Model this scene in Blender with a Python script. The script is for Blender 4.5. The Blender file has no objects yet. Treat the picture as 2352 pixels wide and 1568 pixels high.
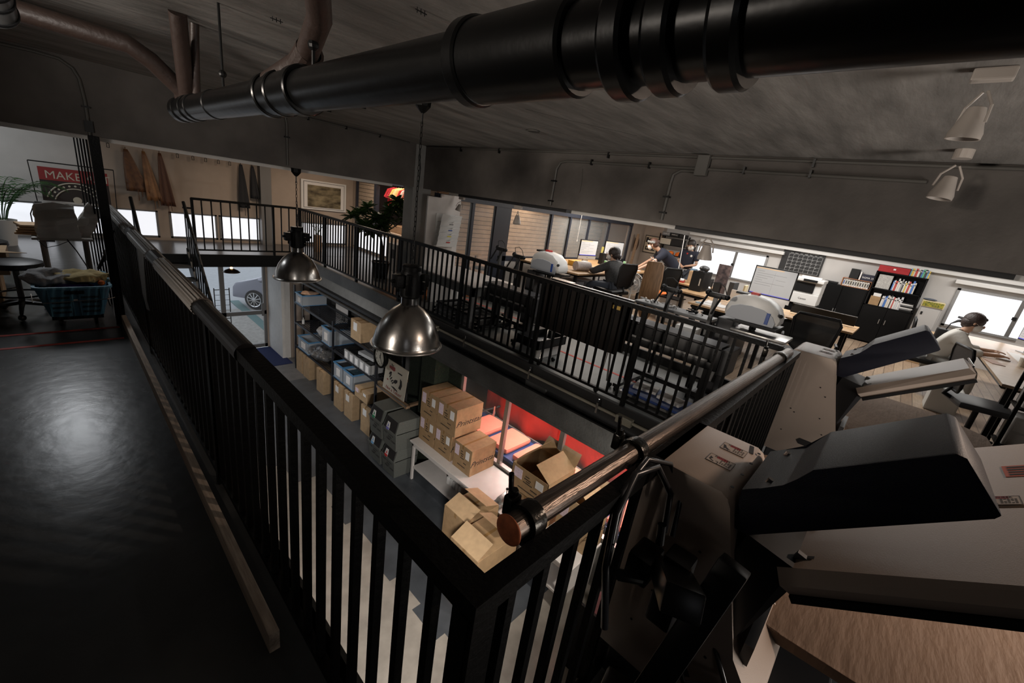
import bpy, bmesh, math, random
from mathutils import Vector, Matrix, Euler
random.seed(7)
PI = math.pi
sc = bpy.context.scene
col = sc.collection

# ---------------------------------------------------------------- camera
cam_d = bpy.data.cameras.new('camera')
cam = bpy.data.objects.new('camera', cam_d)
col.objects.link(cam)
cam_d.sensor_fit = 'HORIZONTAL'
cam_d.sensor_width = 36.0
cam_d.lens = 36.0 * 956.0 / 2352.0
cam_d.clip_start = 0.03
cam_d.clip_end = 200
RX, RY, RZ = ((0.685084, -0.129753, 0.716815), (-0.714177, -0.313557, 0.625805), (0.143562, -0.940663, -0.30748))
m3 = Matrix(((RX[0], -RX[1], -RX[2]), (RY[0], -RY[1], -RY[2]), (RZ[0], -RZ[1], -RZ[2])))
cam.matrix_world = Matrix.Translation((0, 0, 1.85)) @ m3.to_4x4()
sc.camera = cam

# ---------------------------------------------------------------- world, exposure, lights
w = bpy.data.worlds.new('world')
sc.world = w
w.use_nodes = True
bg = w.node_tree.nodes['Background']
bg.inputs[0].default_value = (0.82, 0.90, 1.0, 1)
bg.inputs[1].default_value = 1.15
vs = sc.view_settings
vs.view_transform = 'Standard'
vs.look = 'None'
vs.exposure = 0.0
vs.gamma = 1.0
vs.use_curve_mapping = False
try:
    sc.cycles.use_denoising = True
    sc.cycles.max_bounces = 6
    sc.cycles.diffuse_bounces = 4
    sc.cycles.glossy_bounces = 3
    sc.cycles.transmission_bounces = 4
    sc.cycles.sample_clamp_indirect = 3.0
    sc.cycles.caustics_reflective = False
    sc.cycles.caustics_refractive = False
except Exception:
    pass


LK = 5.0


def area(name, loc, size, power, color=(1, 1, 1), rot=(0, 0, 0), sy=None):
    l = bpy.data.lights.new(name, 'AREA')
    l.energy = power * LK
    l.color = color
    l.size = size
    if sy:
        l.shape = 'RECTANGLE'
        l.size_y = sy
    o = bpy.data.objects.new(name, l)
    o.location = loc
    o.rotation_euler = rot
    col.objects.link(o)
    return o


def spot(name, loc, target, power, color=(1, 1, 1), angle=1.2, blend=0.5, r=0.05):
    l = bpy.data.lights.new(name, 'SPOT')
    l.energy = power * LK
    l.color = color
    l.spot_size = angle
    l.spot_blend = blend
    l.shadow_soft_size = r
    o = bpy.data.objects.new(name, l)
    o.location = loc
    d = Vector(target) - Vector(loc)
    o.rotation_euler = d.to_track_quat('-Z', 'Y').to_euler()
    col.objects.link(o)
    return o


# lights without fittings: inferred room lamps, and fill added for brightness
NEUT = (1.0, 0.97, 0.93)
WARM = (1.0, 0.80, 0.62)
area('office_ceiling_fill', (8.5, 1.2, 2.46), 0.6, 17, NEUT, (0, 0, 0), 3.0)  # unseen area lights added to brighten the office, hidden by the beam
area('office_ceiling_fill', (8.5, 4.6, 2.46), 0.6, 13, NEUT, (0, 0, 0), 2.0)
area('office_ceiling_fill', (11.0, 2.0, 2.46), 0.5, 12, NEUT, (0, 0, 0), 3.0)
area('office_ceiling_fill', (10.8, -1.4, 2.46), 0.6, 9, NEUT, (0, 0, 0), 1.2)
area('walkway_light', (5.0, 2.8, 2.46), 0.3, 6, NEUT, (0, 0, 0), 3.4)
area('back_room_light', (-0.15, 8.4, 2.46), 0.5, 3.2, (0.92, 0.96, 1.0), (0, 0, 0), 1.7)
area('back_room_light', (3.2, 9.6, 2.46), 0.4, 6, WARM, (0, 0, 0), 1.2)
area('back_room_light', (5.2, 9.8, 2.46), 0.4, 8, WARM, (0, 0, 0), 1.2)
spot('back_wall_spot', (-2.2, 10.2, 2.4), (-1.2, 12.1, 1.5), 22, (0.92, 0.97, 1.0), 1.6, 0.8, 0.1)
spot('back_room_fill', (-0.12, 8.3, 2.44), (-.4, 6.0, 0.0), 8, (0.95, 0.97, 1.0), 0.9, 0.9, 0.15)  # added at the back room lamp to strengthen its floor highlight
area('meeting_room_light', (8.3, 6.9, 2.4), 0.4, 22, WARM, (0, 0, 0), 4.0)
area('shop_room_light', (5.3, 3.0, -0.62), 0.35, 22, (1.0, 0.95, 0.88), (0, 0, 0), 3.0)
area('shop_light', (2.7, 9.2, -0.55), 0.2, 1, WARM, (0, 0, 0), 0.2)
spot('table_spot', (3.4, 0.7, -0.35), (4.0, 3.6, -2.05), 30, (1.0, 0.93, 0.84), 1.5, 0.7, 0.08)
spot('shop_fill', (1.2, 1.2, -0.35), (1.6, 4.2, -2.8), 78, (1.0, 0.95, 0.90), 2.0, 0.9, 0.2)  # added over the void to brighten the ground floor, no lamp hangs there
spot('shop_fill', (1.4, 6.5, -0.35), (3.4, 8.0, -2.0), 22, (0.95, 0.97, 1.0), 1.8, 0.9, 0.2)
spot('track_spot', (3.2, -1.5, 2.42), (1.9, -0.1, 0.9), 30, (1.0, 0.76, 0.60), 1.3, 0.5, 0.05)
spot('track_spot', (4.2, -1.9, 2.4), (4.3, -0.3, 0.9), 14, (1.0, 0.82, 0.68), 1.3, 0.6, 0.06)
spot('ceiling_fill', (2.6, -2.9, 0.5), (2.4, 2.2, 2.55), 80, (1.0, 0.93, 0.86), 2.1, 1.0, 0.8)  # added behind the camera, pointed up to brighten the ceiling
spot('beam_fill', (-4.6, 2.6, 2.0), (4.2, 2.0, 2.5), 250, (1.0, 0.89, 0.78), 0.80, 1.0, 0.4)  # added out of view to brighten the office beam face
spot('beam_fill', (-0.9, 1.5, 1.95), (2.0, 6.1, 2.5), 28, (1.0, 0.93, 0.86), 0.95, 1.0, 0.2)  # added out of view to brighten the back room beam
spot('room_fill', (-1.8, -2.6, 2.2), (1.3, 0.1, 0.6), 1.6, (0.95, 0.95, 1.0), 1.2, 1.0, 0.4)  # weak unseen fill added for the dark side of the nearest press

# ---------------------------------------------------------------- materials (all procedural)
MATS = {}


def mat(name, rgb, rough=0.6, metal=0.0, var=0.0, vscale=8.0, bump=0.0, bscale=30.0, emit=None, spec=0.5, stretch=None, rgb2=None, alpha=1.0, trans=0.0):
    if name in MATS:
        return MATS[name]
    m = bpy.data.materials.new(name)
    m.use_nodes = True
    nt = m.node_tree
    b = nt.nodes['Principled BSDF']
    b.inputs['Base Color'].default_value = (*rgb, 1)
    b.inputs['Roughness'].default_value = rough
    b.inputs['Metallic'].default_value = metal
    b.inputs['Specular IOR Level'].default_value = spec
    if trans:
        b.inputs['Transmission Weight'].default_value = trans
    if alpha < 1:
        b.inputs['Alpha'].default_value = alpha
    if emit:
        b.inputs['Emission Color'].default_value = (*emit[0], 1)
        b.inputs['Emission Strength'].default_value = emit[1]
    if var or bump or rgb2:
        tc = nt.nodes.new('ShaderNodeTexCoord')
        mp = nt.nodes.new('ShaderNodeMapping')
        if stretch:
            mp.inputs['Scale'].default_value = stretch
        nt.links.new(tc.outputs['Object'], mp.inputs[0])
    if var or rgb2:
        n = nt.nodes.new('ShaderNodeTexNoise')
        n.inputs['Scale'].default_value = vscale
        n.inputs['Detail'].default_value = 6
        nt.links.new(mp.outputs[0], n.inputs['Vector'])
        r = nt.nodes.new('ShaderNodeValToRGB')
        c2 = rgb2 or tuple(min(1, c * (1 + var)) for c in rgb)
        c1 = rgb if rgb2 else tuple(c * (1 - var) for c in rgb)
        r.color_ramp.elements[0].position = 0.32
        r.color_ramp.elements[0].color = (*c1, 1)
        r.color_ramp.elements[1].position = 0.68
        r.color_ramp.elements[1].color = (*c2, 1)
        nt.links.new(n.outputs['Fac'], r.inputs[0])
        nt.links.new(r.outputs[0], b.inputs['Base Color'])
    if bump:
        n2 = nt.nodes.new('ShaderNodeTexNoise')
        n2.inputs['Scale'].default_value = bscale
        n2.inputs['Detail'].default_value = 5
        nt.links.new(mp.outputs[0], n2.inputs['Vector'])
        bp = nt.nodes.new('ShaderNodeBump')
        bp.inputs['Strength'].default_value = bump
        bp.inputs['Distance'].default_value = 0.02
        nt.links.new(n2.outputs['Fac'], bp.inputs['Height'])
        nt.links.new(bp.outputs[0], b.inputs['Normal'])
    MATS[name] = m
    return m


def brick_mat(name, c1, c2, mortar, scale, bw, bh, msize, rough, rot=0.0, offset=0.5, grain=0.25, bump=0.0, plane='xy'):
    m = bpy.data.materials.new(name)
    m.use_nodes = True
    nt = m.node_tree
    b = nt.nodes['Principled BSDF']
    b.inputs['Roughness'].default_value = rough
    tc = nt.nodes.new('ShaderNodeTexCoord')
    mp = nt.nodes.new('ShaderNodeMapping')
    mp.inputs['Rotation'].default_value = (0, 0, rot)
    if plane == 'xy':
        nt.links.new(tc.outputs['Object'], mp.inputs[0])
    else:
        sx_ = nt.nodes.new('ShaderNodeSeparateXYZ')
        cx_ = nt.nodes.new('ShaderNodeCombineXYZ')
        ad_ = nt.nodes.new('ShaderNodeMath')
        nt.links.new(tc.outputs['Object'], sx_.inputs[0])
        nt.links.new(sx_.outputs[0], ad_.inputs[0])
        nt.links.new(sx_.outputs[1], ad_.inputs[1])
        nt.links.new(ad_.outputs[0], cx_.inputs[0])
        nt.links.new(sx_.outputs[2], cx_.inputs[1])
        nt.links.new(cx_.outputs[0], mp.inputs[0])
    br = nt.nodes.new('ShaderNodeTexBrick')
    br.inputs['Color1'].default_value = (*c1, 1)
    br.inputs['Color2'].default_value = (*c2, 1)
    br.inputs['Mortar'].default_value = (*mortar, 1)
    br.inputs['Scale'].default_value = scale
    br.inputs['Brick Width'].default_value = bw
    br.inputs['Row Height'].default_value = bh
    br.inputs['Mortar Size'].default_value = msize
    br.offset = offset
    nt.links.new(mp.outputs[0], br.inputs['Vector'])
    n = nt.nodes.new('ShaderNodeTexNoise')
    n.inputs['Scale'].default_value = 6
    n.inputs['Detail'].default_value = 8
    mp2 = nt.nodes.new('ShaderNodeMapping')
    mp2.inputs['Scale'].default_value = (1, 9, 1)
    mp2.inputs['Rotation'].default_value = (0, 0, rot)
    nt.links.new(tc.outputs['Object'], mp2.inputs[0])
    nt.links.new(mp2.outputs[0], n.inputs['Vector'])
    mx = nt.nodes.new('ShaderNodeMix')
    mx.data_type = 'RGBA'
    mx.blend_type = 'MULTIPLY'
    mx.inputs[0].default_value = 1.0
    r = nt.nodes.new('ShaderNodeValToRGB')
    r.color_ramp.elements[0].position = 0.3
    r.color_ramp.elements[0].color = (1 - grain, 1 - grain, 1 - grain, 1)
    r.color_ramp.elements[1].position = 0.7
    nt.links.new(n.outputs['Fac'], r.inputs[0])
    nt.links.new(br.outputs['Color'], mx.inputs[6])
    nt.links.new(r.outputs[0], mx.inputs[7])
    nt.links.new(mx.outputs[2], b.inputs['Base Color'])
    MATS[name] = m
    return m


BLK = mat('black_painted_steel', (0.0028, 0.0028, 0.0028), 0.45, 0.0, bump=0.15, bscale=60, spec=0.12)
BLKM = mat('black_satin_steel', (0.006, 0.006, 0.006), 0.33, 0.0, spec=0.3)
BPL = mat('black_plastic', (0.006, 0.006, 0.0065), 0.45, spec=0.3)
DGR = mat('dark_grey_plastic', (0.035, 0.035, 0.038), 0.5)
GRY = mat('mid_grey_paint', (0.16, 0.16, 0.16), 0.5, var=0.1)
WHT = mat('white_paint', (0.62, 0.60, 0.57), 0.6, var=0.04)
WPL = mat('white_plastic', (0.66, 0.65, 0.63), 0.35)
PAP = mat('white_paper', (0.70, 0.68, 0.66), 0.8)
ALU = mat('brushed_aluminium', (0.42, 0.41, 0.40), 0.32, 0.85, bump=0.05)
CHR = mat('chrome', (0.6, 0.6, 0.6), 0.12, 1.0)
CARD = mat('cardboard', (0.30, 0.19, 0.095), 0.85, var=0.12, vscale=14)
CARD2 = mat('light_cardboard', (0.40, 0.27, 0.15), 0.85, var=0.1, vscale=14)
TAPE = mat('brown_packing_tape', (0.26, 0.15, 0.06), 0.25)
INK = mat('black_print_ink', (0.012, 0.010, 0.010), 0.7)
OAK = mat('oak_desk_top', (0.42, 0.26, 0.13), 0.45, var=0.18, vscale=5, stretch=(1, 8, 1))
PINE = mat('pine_board', (0.34, 0.22, 0.13), 0.6, rgb2=(0.20, 0.12, 0.07), vscale=7, stretch=(14, 0.8, 14), bump=0.2)
SKIN = mat('skin', (0.46, 0.27, 0.18), 0.55, var=0.05)
HAIR = mat('dark_hair', (0.018, 0.012, 0.010), 0.45, bump=0.4, bscale=90)
PINEL = mat('weathered_pine', (0.50, 0.41, 0.33), 0.7, rgb2=(0.33, 0.26, 0.20), vscale=7, stretch=(14, 0.8, 14), bump=0.2)
RED = mat('red_plastic', (0.42, 0.02, 0.015), 0.45)
ORG = mat('orange_fabric', (0.75, 0.17, 0.02), 0.8)
BLUE = mat('blue_plastic', (0.02, 0.07, 0.32), 0.4)

# ---------------------------------------------------------------- object helpers


def mesh_obj(name, bm, m, parent=None, smooth=False, loc=None):
    if parent is not None:
        inv = Matrix.LocRotScale(parent.location, parent.rotation_euler, None).inverted()
        par = parent.parent
        while par is not None:
            inv = inv @ Matrix.LocRotScale(par.location, par.rotation_euler, None).inverted()
            par = par.parent
        bmesh.ops.transform(bm, matrix=inv, verts=bm.verts)
    bmesh.ops.recalc_face_normals(bm, faces=bm.faces)
    me = bpy.data.meshes.new(name)
    bm.to_mesh(me)
    bm.free()
    if smooth:
        for p in me.polygons:
            p.use_smooth = True
        if smooth is not True:
            try:
                me.set_sharp_from_angle(angle=smooth)
            except Exception:
                pass
    me.materials.append(m)
    o = bpy.data.objects.new(name, me)
    col.objects.link(o)
    if parent is not None:
        o.parent = parent
    return o


class B:
    """collects shapes in one bmesh; .to() links them as ONE mesh object"""

    def __init__(s):
        s.bm = bmesh.new()

    def add(s, verts, faces):
        vs_ = [s.bm.verts.new(v) for v in verts]
        for f in faces:
            try:
                s.bm.faces.new([vs_[i] for i in f])
            except ValueError:
                pass
        return vs_

    def box(s, x0, x1, y0, y1, z0, z1, bev=0.0, rot=None, piv=None):
        r = bmesh.ops.create_cube(s.bm, size=1)
        vv = r['verts']
        c = Vector(((x0 + x1) / 2, (y0 + y1) / 2, (z0 + z1) / 2))
        M = Matrix.Translation(c) @ Matrix.Diagonal((abs(x1 - x0), abs(y1 - y0), abs(z1 - z0), 1))
        bmesh.ops.transform(s.bm, matrix=M, verts=vv)
        if rot is not None:
            p = Vector(piv) if piv is not None else c
            bmesh.ops.transform(s.bm, matrix=Matrix.Translation(p) @ Euler(rot).to_matrix().to_4x4() @ Matrix.Translation(-p), verts=vv)
        if bev:
            ee = {e for v in vv for e in v.link_edges}
            bmesh.ops.bevel(s.bm, geom=list(ee), offset=bev, segments=2, affect='EDGES', profile=0.6)
        return s

    def cyl(s, p0, p1, r, r2=None, n=12, caps=True):
        p0 = Vector(p0)
        p1 = Vector(p1)
        d = p1 - p0
        if d.length < 1e-6:
            return s
        q = d.to_track_quat('Z', 'Y').to_matrix()
        r2 = r if r2 is None else r2
        a = [p0 + q @ Vector((math.cos(t) * r, math.sin(t) * r, 0)) for t in [2 * PI * i / n for i in range(n)]]
        b = [p1 + q @ Vector((math.cos(t) * r2, math.sin(t) * r2, 0)) for t in [2 * PI * i / n for i in range(n)]]
        f = [(i, (i + 1) % n, n + (i + 1) % n, n + i) for i in range(n)]
        if caps:
            f += [tuple(range(n - 1, -1, -1)), tuple(range(n, 2 * n))]
        s.add(a + b, f)
        return s

    def tube(s, pts, r, n=8, closed=False):
        pts = [Vector(p) for p in pts]
        k = len(pts)
        rr = r if isinstance(r, (list, tuple)) else [r] * k
        rings = []
        up = None
        for i, p in enumerate(pts):
            a = pts[(i - 1) % k] if (closed or i > 0) else p
            b = pts[(i + 1) % k] if (closed or i < k - 1) else p
            d = (b - a).normalized()
            if up is None:
                up = Vector((0, 0, 1)) if abs(d.z) < 0.9 else Vector((1, 0, 0))
            x = d.cross(up)
            if x.length < 1e-4:
                x = d.orthogonal()
            x.normalize()
            y = x.cross(d).normalized()
            up = y
            rings.append([p + (x * math.cos(2 * PI * j / n) + y * math.sin(2 * PI * j / n)) * rr[i] for j in range(n)])
        vv = [v for g in rings for v in g]
        f = []
        for i in range(k if closed else k - 1):
            i2 = (i + 1) % k
            for j in range(n):
                f.append((i * n + j, i * n + (j + 1) % n, i2 * n + (j + 1) % n, i2 * n + j))
        if not closed:
            f += [tuple(range(n - 1, -1, -1)), tuple(range((k - 1) * n, k * n))]
        s.add(vv, f)
        return s

    def lathe(s, prof, c=(0, 0, 0), n=24, axis='Z', caps=False):
        c = Vector(c)
        vv = []
        for (r, z) in prof:
            for j in range(n):
                t = 2 * PI * j / n
                v = Vector((r * math.cos(t), r * math.sin(t), z))
                if axis == 'X':
                    v = Vector((v.z, v.x, v.y))
                elif axis == 'Y':
                    v = Vector((v.x, v.z, v.y))
                vv.append(c + v)
        f = []
        for i in range(len(prof) - 1):
            for j in range(n):
                f.append((i * n + j, i * n + (j + 1) % n, (i + 1) * n + (j + 1) % n, (i + 1) * n + j))
        if caps:
            f += [tuple(range(n - 1, -1, -1)), tuple(range((len(prof) - 1) * n, len(prof) * n))]
        s.add(vv, f)
        return s

    def prism(s, poly, d, bev=0.0):
        """poly: 3D points of a flat outline, d: extrusion vector"""
        d = Vector(d)
        k = len(poly)
        a = [Vector(p) for p in poly]
        vv = s.add(a + [p + d for p in a], [tuple(range(k - 1, -1, -1)), tuple(range(k, 2 * k))] + [(i, (i + 1) % k, k + (i + 1) % k, k + i) for i in range(k)])
        if bev:
            ee = {e for v in vv for e in v.link_edges}
            bmesh.ops.bevel(s.bm, geom=list(ee), offset=bev, segments=2, affect='EDGES', profile=0.6)
        return s

    def quad(s, *p):
        s.add([Vector(q) for q in p], [tuple(range(len(p)))])
        return s

    def ball(s, c, r, sx=1, sy=1, sz=1, n=14, rot=None):
        g = bmesh.ops.create_uvsphere(s.bm, u_segments=n, v_segments=max(6, n * 2 // 3), radius=r)
        M = Matrix.Translation(Vector(c)) @ (Euler(rot).to_matrix().to_4x4() if rot else Matrix.Identity(4)) @ Matrix.Diagonal((sx, sy, sz, 1))
        bmesh.ops.transform(s.bm, matrix=M, verts=g['verts'])
        return s

    def xf(s, M):
        bmesh.ops.transform(s.bm, matrix=M, verts=s.bm.verts)
        return s

    def crumple(s, amp, seed=0, freq=6.0):
        from mathutils import noise
        for v in s.bm.verts:
            nv = noise.noise_vector(v.co * freq + Vector((seed, seed * 1.7, 0)))
            v.co += nv * amp
        return s

    def to(s, name, m, parent=None, smooth=False):
        return mesh_obj(name, s.bm, m, parent, smooth)


def thing(name, label, cat, loc=(0, 0, 0), rz=0.0, group=None):
    o = bpy.data.objects.new(name, None)
    o.empty_display_size = 0.1
    col.objects.link(o)
    o.location = loc
    o.rotation_euler = (0, 0, rz)
    tag(o, label, cat, group)
    return o


def tag(o, label, cat, group=None):
    o['label'] = label
    o['category'] = cat
    if group:
        o['group'] = group
    return o


def struct(o):
    o['kind'] = 'structure'
    return o


def dup(root, loc=None, rz=None, label=None, group=None):
    r = root.copy()
    col.objects.link(r)
    if loc is not None:
        r.location = loc
    if rz is not None:
        r.rotation_euler = (0, 0, rz)
    if label:
        r['label'] = label
    if group:
        r['group'] = group
    for ch in list(root.children):
        c = ch.copy()
        col.objects.link(c)
        c.parent = r
        for g in list(ch.children):
            d = g.copy()
            col.objects.link(d)
            d.parent = c
    return r


def text(name, body, m, parent, loc, size, rot=(0, 0, 0), ext=0.0008, shear=0.0, align='CENTER', label=None, sx=1.0, basis=None):
    """lettering converted to a mesh; rot or basis (right, up) in world space"""
    cu = bpy.data.curves.new(name, 'FONT')
    cu.body = body
    cu.size = size
    cu.extrude = ext
    cu.shear = shear
    cu.align_x = align
    cu.align_y = 'CENTER'
    cu.resolution_u = 2
    o = bpy.data.objects.new(name, cu)
    me = bpy.data.meshes.new_from_object(o)
    bpy.data.objects.remove(o)
    bm = bmesh.new()
    bm.from_mesh(me)
    bpy.data.meshes.remove(me)
    if basis:
        r_ = Vector(basis[0]).normalized()
        u_ = Vector(basis[1]).normalized()
        n_ = r_.cross(u_)
        R = Matrix((r_, u_, n_)).transposed().to_4x4()
    else:
        R = Euler(rot).to_matrix().to_4x4()
    bmesh.ops.transform(bm, matrix=Matrix.Translation(Vector(loc)) @ R @ Matrix.Diagonal((sx, 1, 1, 1)), verts=bm.verts)
    return mesh_obj(name, bm, m, parent)

# ================================================================ THE SETTING
CONC_D = mat('dark_concrete_wall', (0.095, 0.084, 0.076), 0.85, var=0.25, vscale=2.5, bump=0.35, bscale=9)
CONC_C = mat('concrete_ceiling', (0.21, 0.195, 0.18), 0.8, var=0.3, vscale=1.6, bump=0.4, bscale=5, stretch=(1, 4, 1))
WALLW = mat('white_wall', (0.52, 0.50, 0.48), 0.8, var=0.05, vscale=3)
WALLT = mat('tan_wall', (0.36, 0.29, 0.235), 0.85, var=0.06, vscale=3)
FLOORG = mat('dark_glossy_floor', (0.050, 0.053, 0.054), 0.27, var=0.35, vscale=1.3, bump=0.12, bscale=7)
FLOORR = mat('grey_concrete_floor', (0.115, 0.118, 0.112), 0.5, var=0.12, vscale=3, bump=0.06)
GROUND = mat('beige_ground_floor', (0.30, 0.265, 0.225), 0.6, var=0.16, vscale=5, bump=0.08)
TILED = mat('slate_floor', (0.060, 0.066, 0.074), 0.45, var=0.2, vscale=4, bump=0.1)
PARQ = brick_mat('parquet', (0.40, 0.30, 0.21), (0.30, 0.21, 0.145), (0.12, 0.085, 0.06), 1.0, 0.9, 0.12, 0.004, 0.4, 0.0)
PLAT = brick_mat('platform_decking', (0.10, 0.10, 0.105), (0.085, 0.085, 0.09), (0.03, 0.03, 0.03), 1.0, 4.0, 0.07, 0.01, 0.28, 0.0)
STEEL = mat('grey_beam_steel', (0.060, 0.060, 0.058), 0.5, 0.2, var=0.3, vscale=3, bump=0.2, bscale=40)
PANEL = mat('pale_ceiling_panel', (0.30, 0.29, 0.27), 0.8, var=0.08)
FROST = mat('frosted_window_pane', (0.8, 0.8, 0.8), 0.4, emit=((0.90, 0.93, 1.0), 0.84))
FRAMEG = mat('grey_window_frame', (0.16, 0.155, 0.15), 0.45, 0.3)
FRAMEB = mat('blue_black_frame', (0.016, 0.020, 0.032), 0.4)


def sbox(name, m, *a, bev=0.0):
    return struct(B().box(*a, bev=bev).to(name, m))


G0 = -2.8
CEIL = 2.55
# floors
sbox('floor_left', FLOORG, -5.0, 0.58, -3.2, 12.1, -0.25, 0.0)
sbox('floor_near', FLOORG, 0.58, 13.0, -3.2, 0.36, -0.25, -0.001)
sbox('floor_platform', PLAT, 0.58, 6.0, 10.42, 12.1, -0.04, 0.001)
sbox('floor_right', FLOORR, 3.92, 5.74, 0.36, 6.1, -0.08, 0.0)
sbox('floor_plant_corner', PLAT, 3.92, 6.0, 6.1, 10.42, -0.08, -0.002)
sbox('floor_office', PARQ, 5.74, 12.45, -3.2, 6.1, -0.08, 0.12)
sbox('floor_meeting_room', mat('orange_wood_floor', (0.45, 0.17, 0.06), 0.4, var=0.2, vscale=4), 5.0, 12.45, 6.15, 7.6, -0.08, 0.06)
sbox('floor_meeting_entry', MATS['orange_wood_floor'], 4.5, 5.0, 6.15, 6.6, -0.08, 0.058)
sbox('floor_ground', GROUND, -3.0, 13.0, -3.2, 12.0, G0 - 0.1, G0)
b = B()
# slate strip with a stepped tile edge
b.box(2.42, 6.8, 2.05, 9.6, G0, G0 + 0.004)
for (x0, x1, y0, y1) in ((2.30, 2.42, 2.45, 2.92), (2.30, 2.42, 4.62, 5.08), (2.30, 2.42, 3.42, 3.8), (1.9, 2.42, 6.5, 9.6), (1.3, 1.9, 7.4, 9.6), (2.1, 2.42, 5.9, 6.5)):
    b.box(x0, x1, y0, y1, G0, G0 + 0.004)
struct(b.to('floor_slate_inlay', TILED))
sbox('floor_entry', mat('grey_entry_floor', (0.12, 0.12, 0.122), 0.55, var=0.15), -1.0, 6.8, 9.6, 12.0, G0, G0 + 0.003)
# ceiling and walls
sbox('ceiling', CONC_C, -5.0, 13.0, -3.2, 12.4, CEIL, CEIL + 0.15)
sbox('trim_1', CONC_D, -5.0, 4.3, 6.1, 6.42, 1.9, CEIL)            # downstand beam over the back room
sbox('trim_2', CONC_D, 4.22, 4.55, -3.2, 6.1, 1.9, CEIL)            # downstand beam over the office
sbox('trim_3', mat('dark_beam_edge', (0.012, 0.012, 0.013), 0.6), 4.56, 4.66, -0.55, 1.93, 1.862, 1.93)
sbox('trim_4', MATS['dark_beam_edge'], 4.56, 4.66, 3.4, 5.6, 1.862, 1.93)
sbox('trim_5', WHT, -5.0, 3.85, 6.425, 6.45, 1.86, 1.93)  # white strip stands in for the window-lit underside of the beam
sbox('trim_6', WHT, 4.68, 4.72, -3.2, 6.0, 1.86, 1.93)
sbox('trim_7', mat('pale_concrete_column', (0.24, 0.235, 0.225), 0.8, var=0.1, vscale=3, bump=0.2), 4.03, 4.38, 6.1, 6.36, 0.0, CEIL, bev=0.01)
sbox('wall_near', CONC_D, -5.0, 13.0, -3.35, -3.2, G0, CEIL + 0.1)
sbox('wall_left', WALLW, -5.15, -5.0, -3.2, 12.4, -0.25, CEIL + 0.1)
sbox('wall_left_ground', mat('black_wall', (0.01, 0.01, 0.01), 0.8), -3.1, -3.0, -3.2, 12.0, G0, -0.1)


def wall_with_openings(name, m, axis, pos, t, u0, u1, z0, z1, holes):
    """vertical wall of boxes around rectangular holes (u0,u1,z0,z1)"""
    b = B()
    us = sorted(u for u in ({u0, u1} | {h[0] for h in holes} | {h[1] for h in holes}) if u0 <= u <= u1)
    for a, c in zip(us[:-1], us[1:]):
        hs = sorted([h for h in holes if h[0] <= a + 1e-6 and h[1] >= c - 1e-6], key=lambda h: h[2])
        z = z0
        for h in hs + [(0, 0, z1, z1)]:
            if h[2] > z + 1e-6:
                if axis == 'y':
                    b.box(a, c, pos, pos + t, z, h[2])
                else:
                    b.box(pos, pos + t, a, c, z, h[2])
            z = max(z, h[3])
    return struct(b.to(name, m))


# far wall: upper part with the long low windows, lower part with the glass entrance
far_holes = [(-4.2, -2.9, 0.06, 0.63), (-2.7, -1.35, 0.06, 0.63), (-0.95, 0.02, 0.06, 0.63), (0.20, 1.58, 0.06, 0.63), (1.77, 2.66, 0.06, 0.63), (2.70, 3.58, 0.06, 0.63), (4.55, 5.82, 0.05, 0.62)]
wall_with_openings('wall_far', WALLT, 'y', 12.1, 0.2, 0.62, 6.15, -0.28, CEIL, far_holes)
wall_with_openings('wall_far_left', WALLW, 'y', 12.1, 0.2, -5.0, 0.62, -0.28, CEIL, far_holes)  # white part imitates cooler light falling on the same wall
wall_with_openings('wall_far_ground', WALLT, 'y', 12.0, 0.3, -3.0, 13.0, G0, -0.28, [(0.6, 3.62, G0, -0.34)])
k = 0
for (a, c, z0, z1) in far_holes:
    k += 1
    fr = B()
    for (x0, x1, q0, q1) in ((a, a + .04, z0, z1), (c - .04, c, z0, z1), (a, c, z0, z0 + .035), (a, c, z1 - .03, z1)):
        fr.box(x0, x1, 12.09, 12.16, q0, q1)
    f = struct(fr.to('window_%d' % k, FRAMEG))
    B().box(a + .04, c - .04, 12.11, 12.12, z0 + .035, z1 - .03).to('pane', FROST, f)
    if k in (5, 7):
        B().box((a + c) / 2 - .02, (a + c) / 2 + .02, 12.08, 12.11, z0, z1).to('meeting_stile', FRAMEG, f)
        B().box((a + c) / 2 - .05, (a + c) / 2 - .02, 12.06, 12.08, .28, .34).to('latch', BPL, f)
sbox('trim_8', FRAMEG, 3.56, 3.80, 11.9, 12.1, 0.0, CEIL)
# right-hand wall of the plant corner (x = 6): low window, then the dark framed opening to the hanging clothes
wall_with_openings('wall_right_far', WALLT, 'x', 6.0, 0.12, 7.66, 12.1, -0.04, CEIL, [(10.1, 11.98, 0.04, 0.60), (9.45, 11.85, 0.72, 1.95)])
fr = B()
for (y0, y1, q0, q1) in ((10.1, 10.14, .04, .6), (11.94, 11.98, .04, .6), (10.98, 11.02, .04, .6), (10.1, 11.98, .04, .075), (10.1, 11.98, .57, .6)):
    fr.box(5.99, 6.05, y0, y1, q0, q1)
f = struct(fr.to('window_8', FRAMEG))
B().box(6.01, 6.02, 10.14, 11.94, .075, .57).to('pane', FROST, f)
fr = B()
for (y0, y1, q0, q1) in ((11.79, 11.85, .72, 1.95), (10.72, 10.84, .72, 1.95), (9.45, 11.85, 1.89, 1.95), (10.8, 11.85, .72, .78)):
    fr.box(5.96, 6.06, y0, y1, q0, q1)
f = struct(fr.to('window_9', FRAMEB))
B().box(6.02, 6.03, 10.84, 11.79, .78, 1.89).to('blind', brick_mat('pale_slats', (0.46, 0.36, 0.27), (0.43, 0.335, 0.25), (0.03, 0.025, 0.02), 1.0, 30.0, 0.1, 0.006, 0.8, plane='wall'), f)
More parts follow.
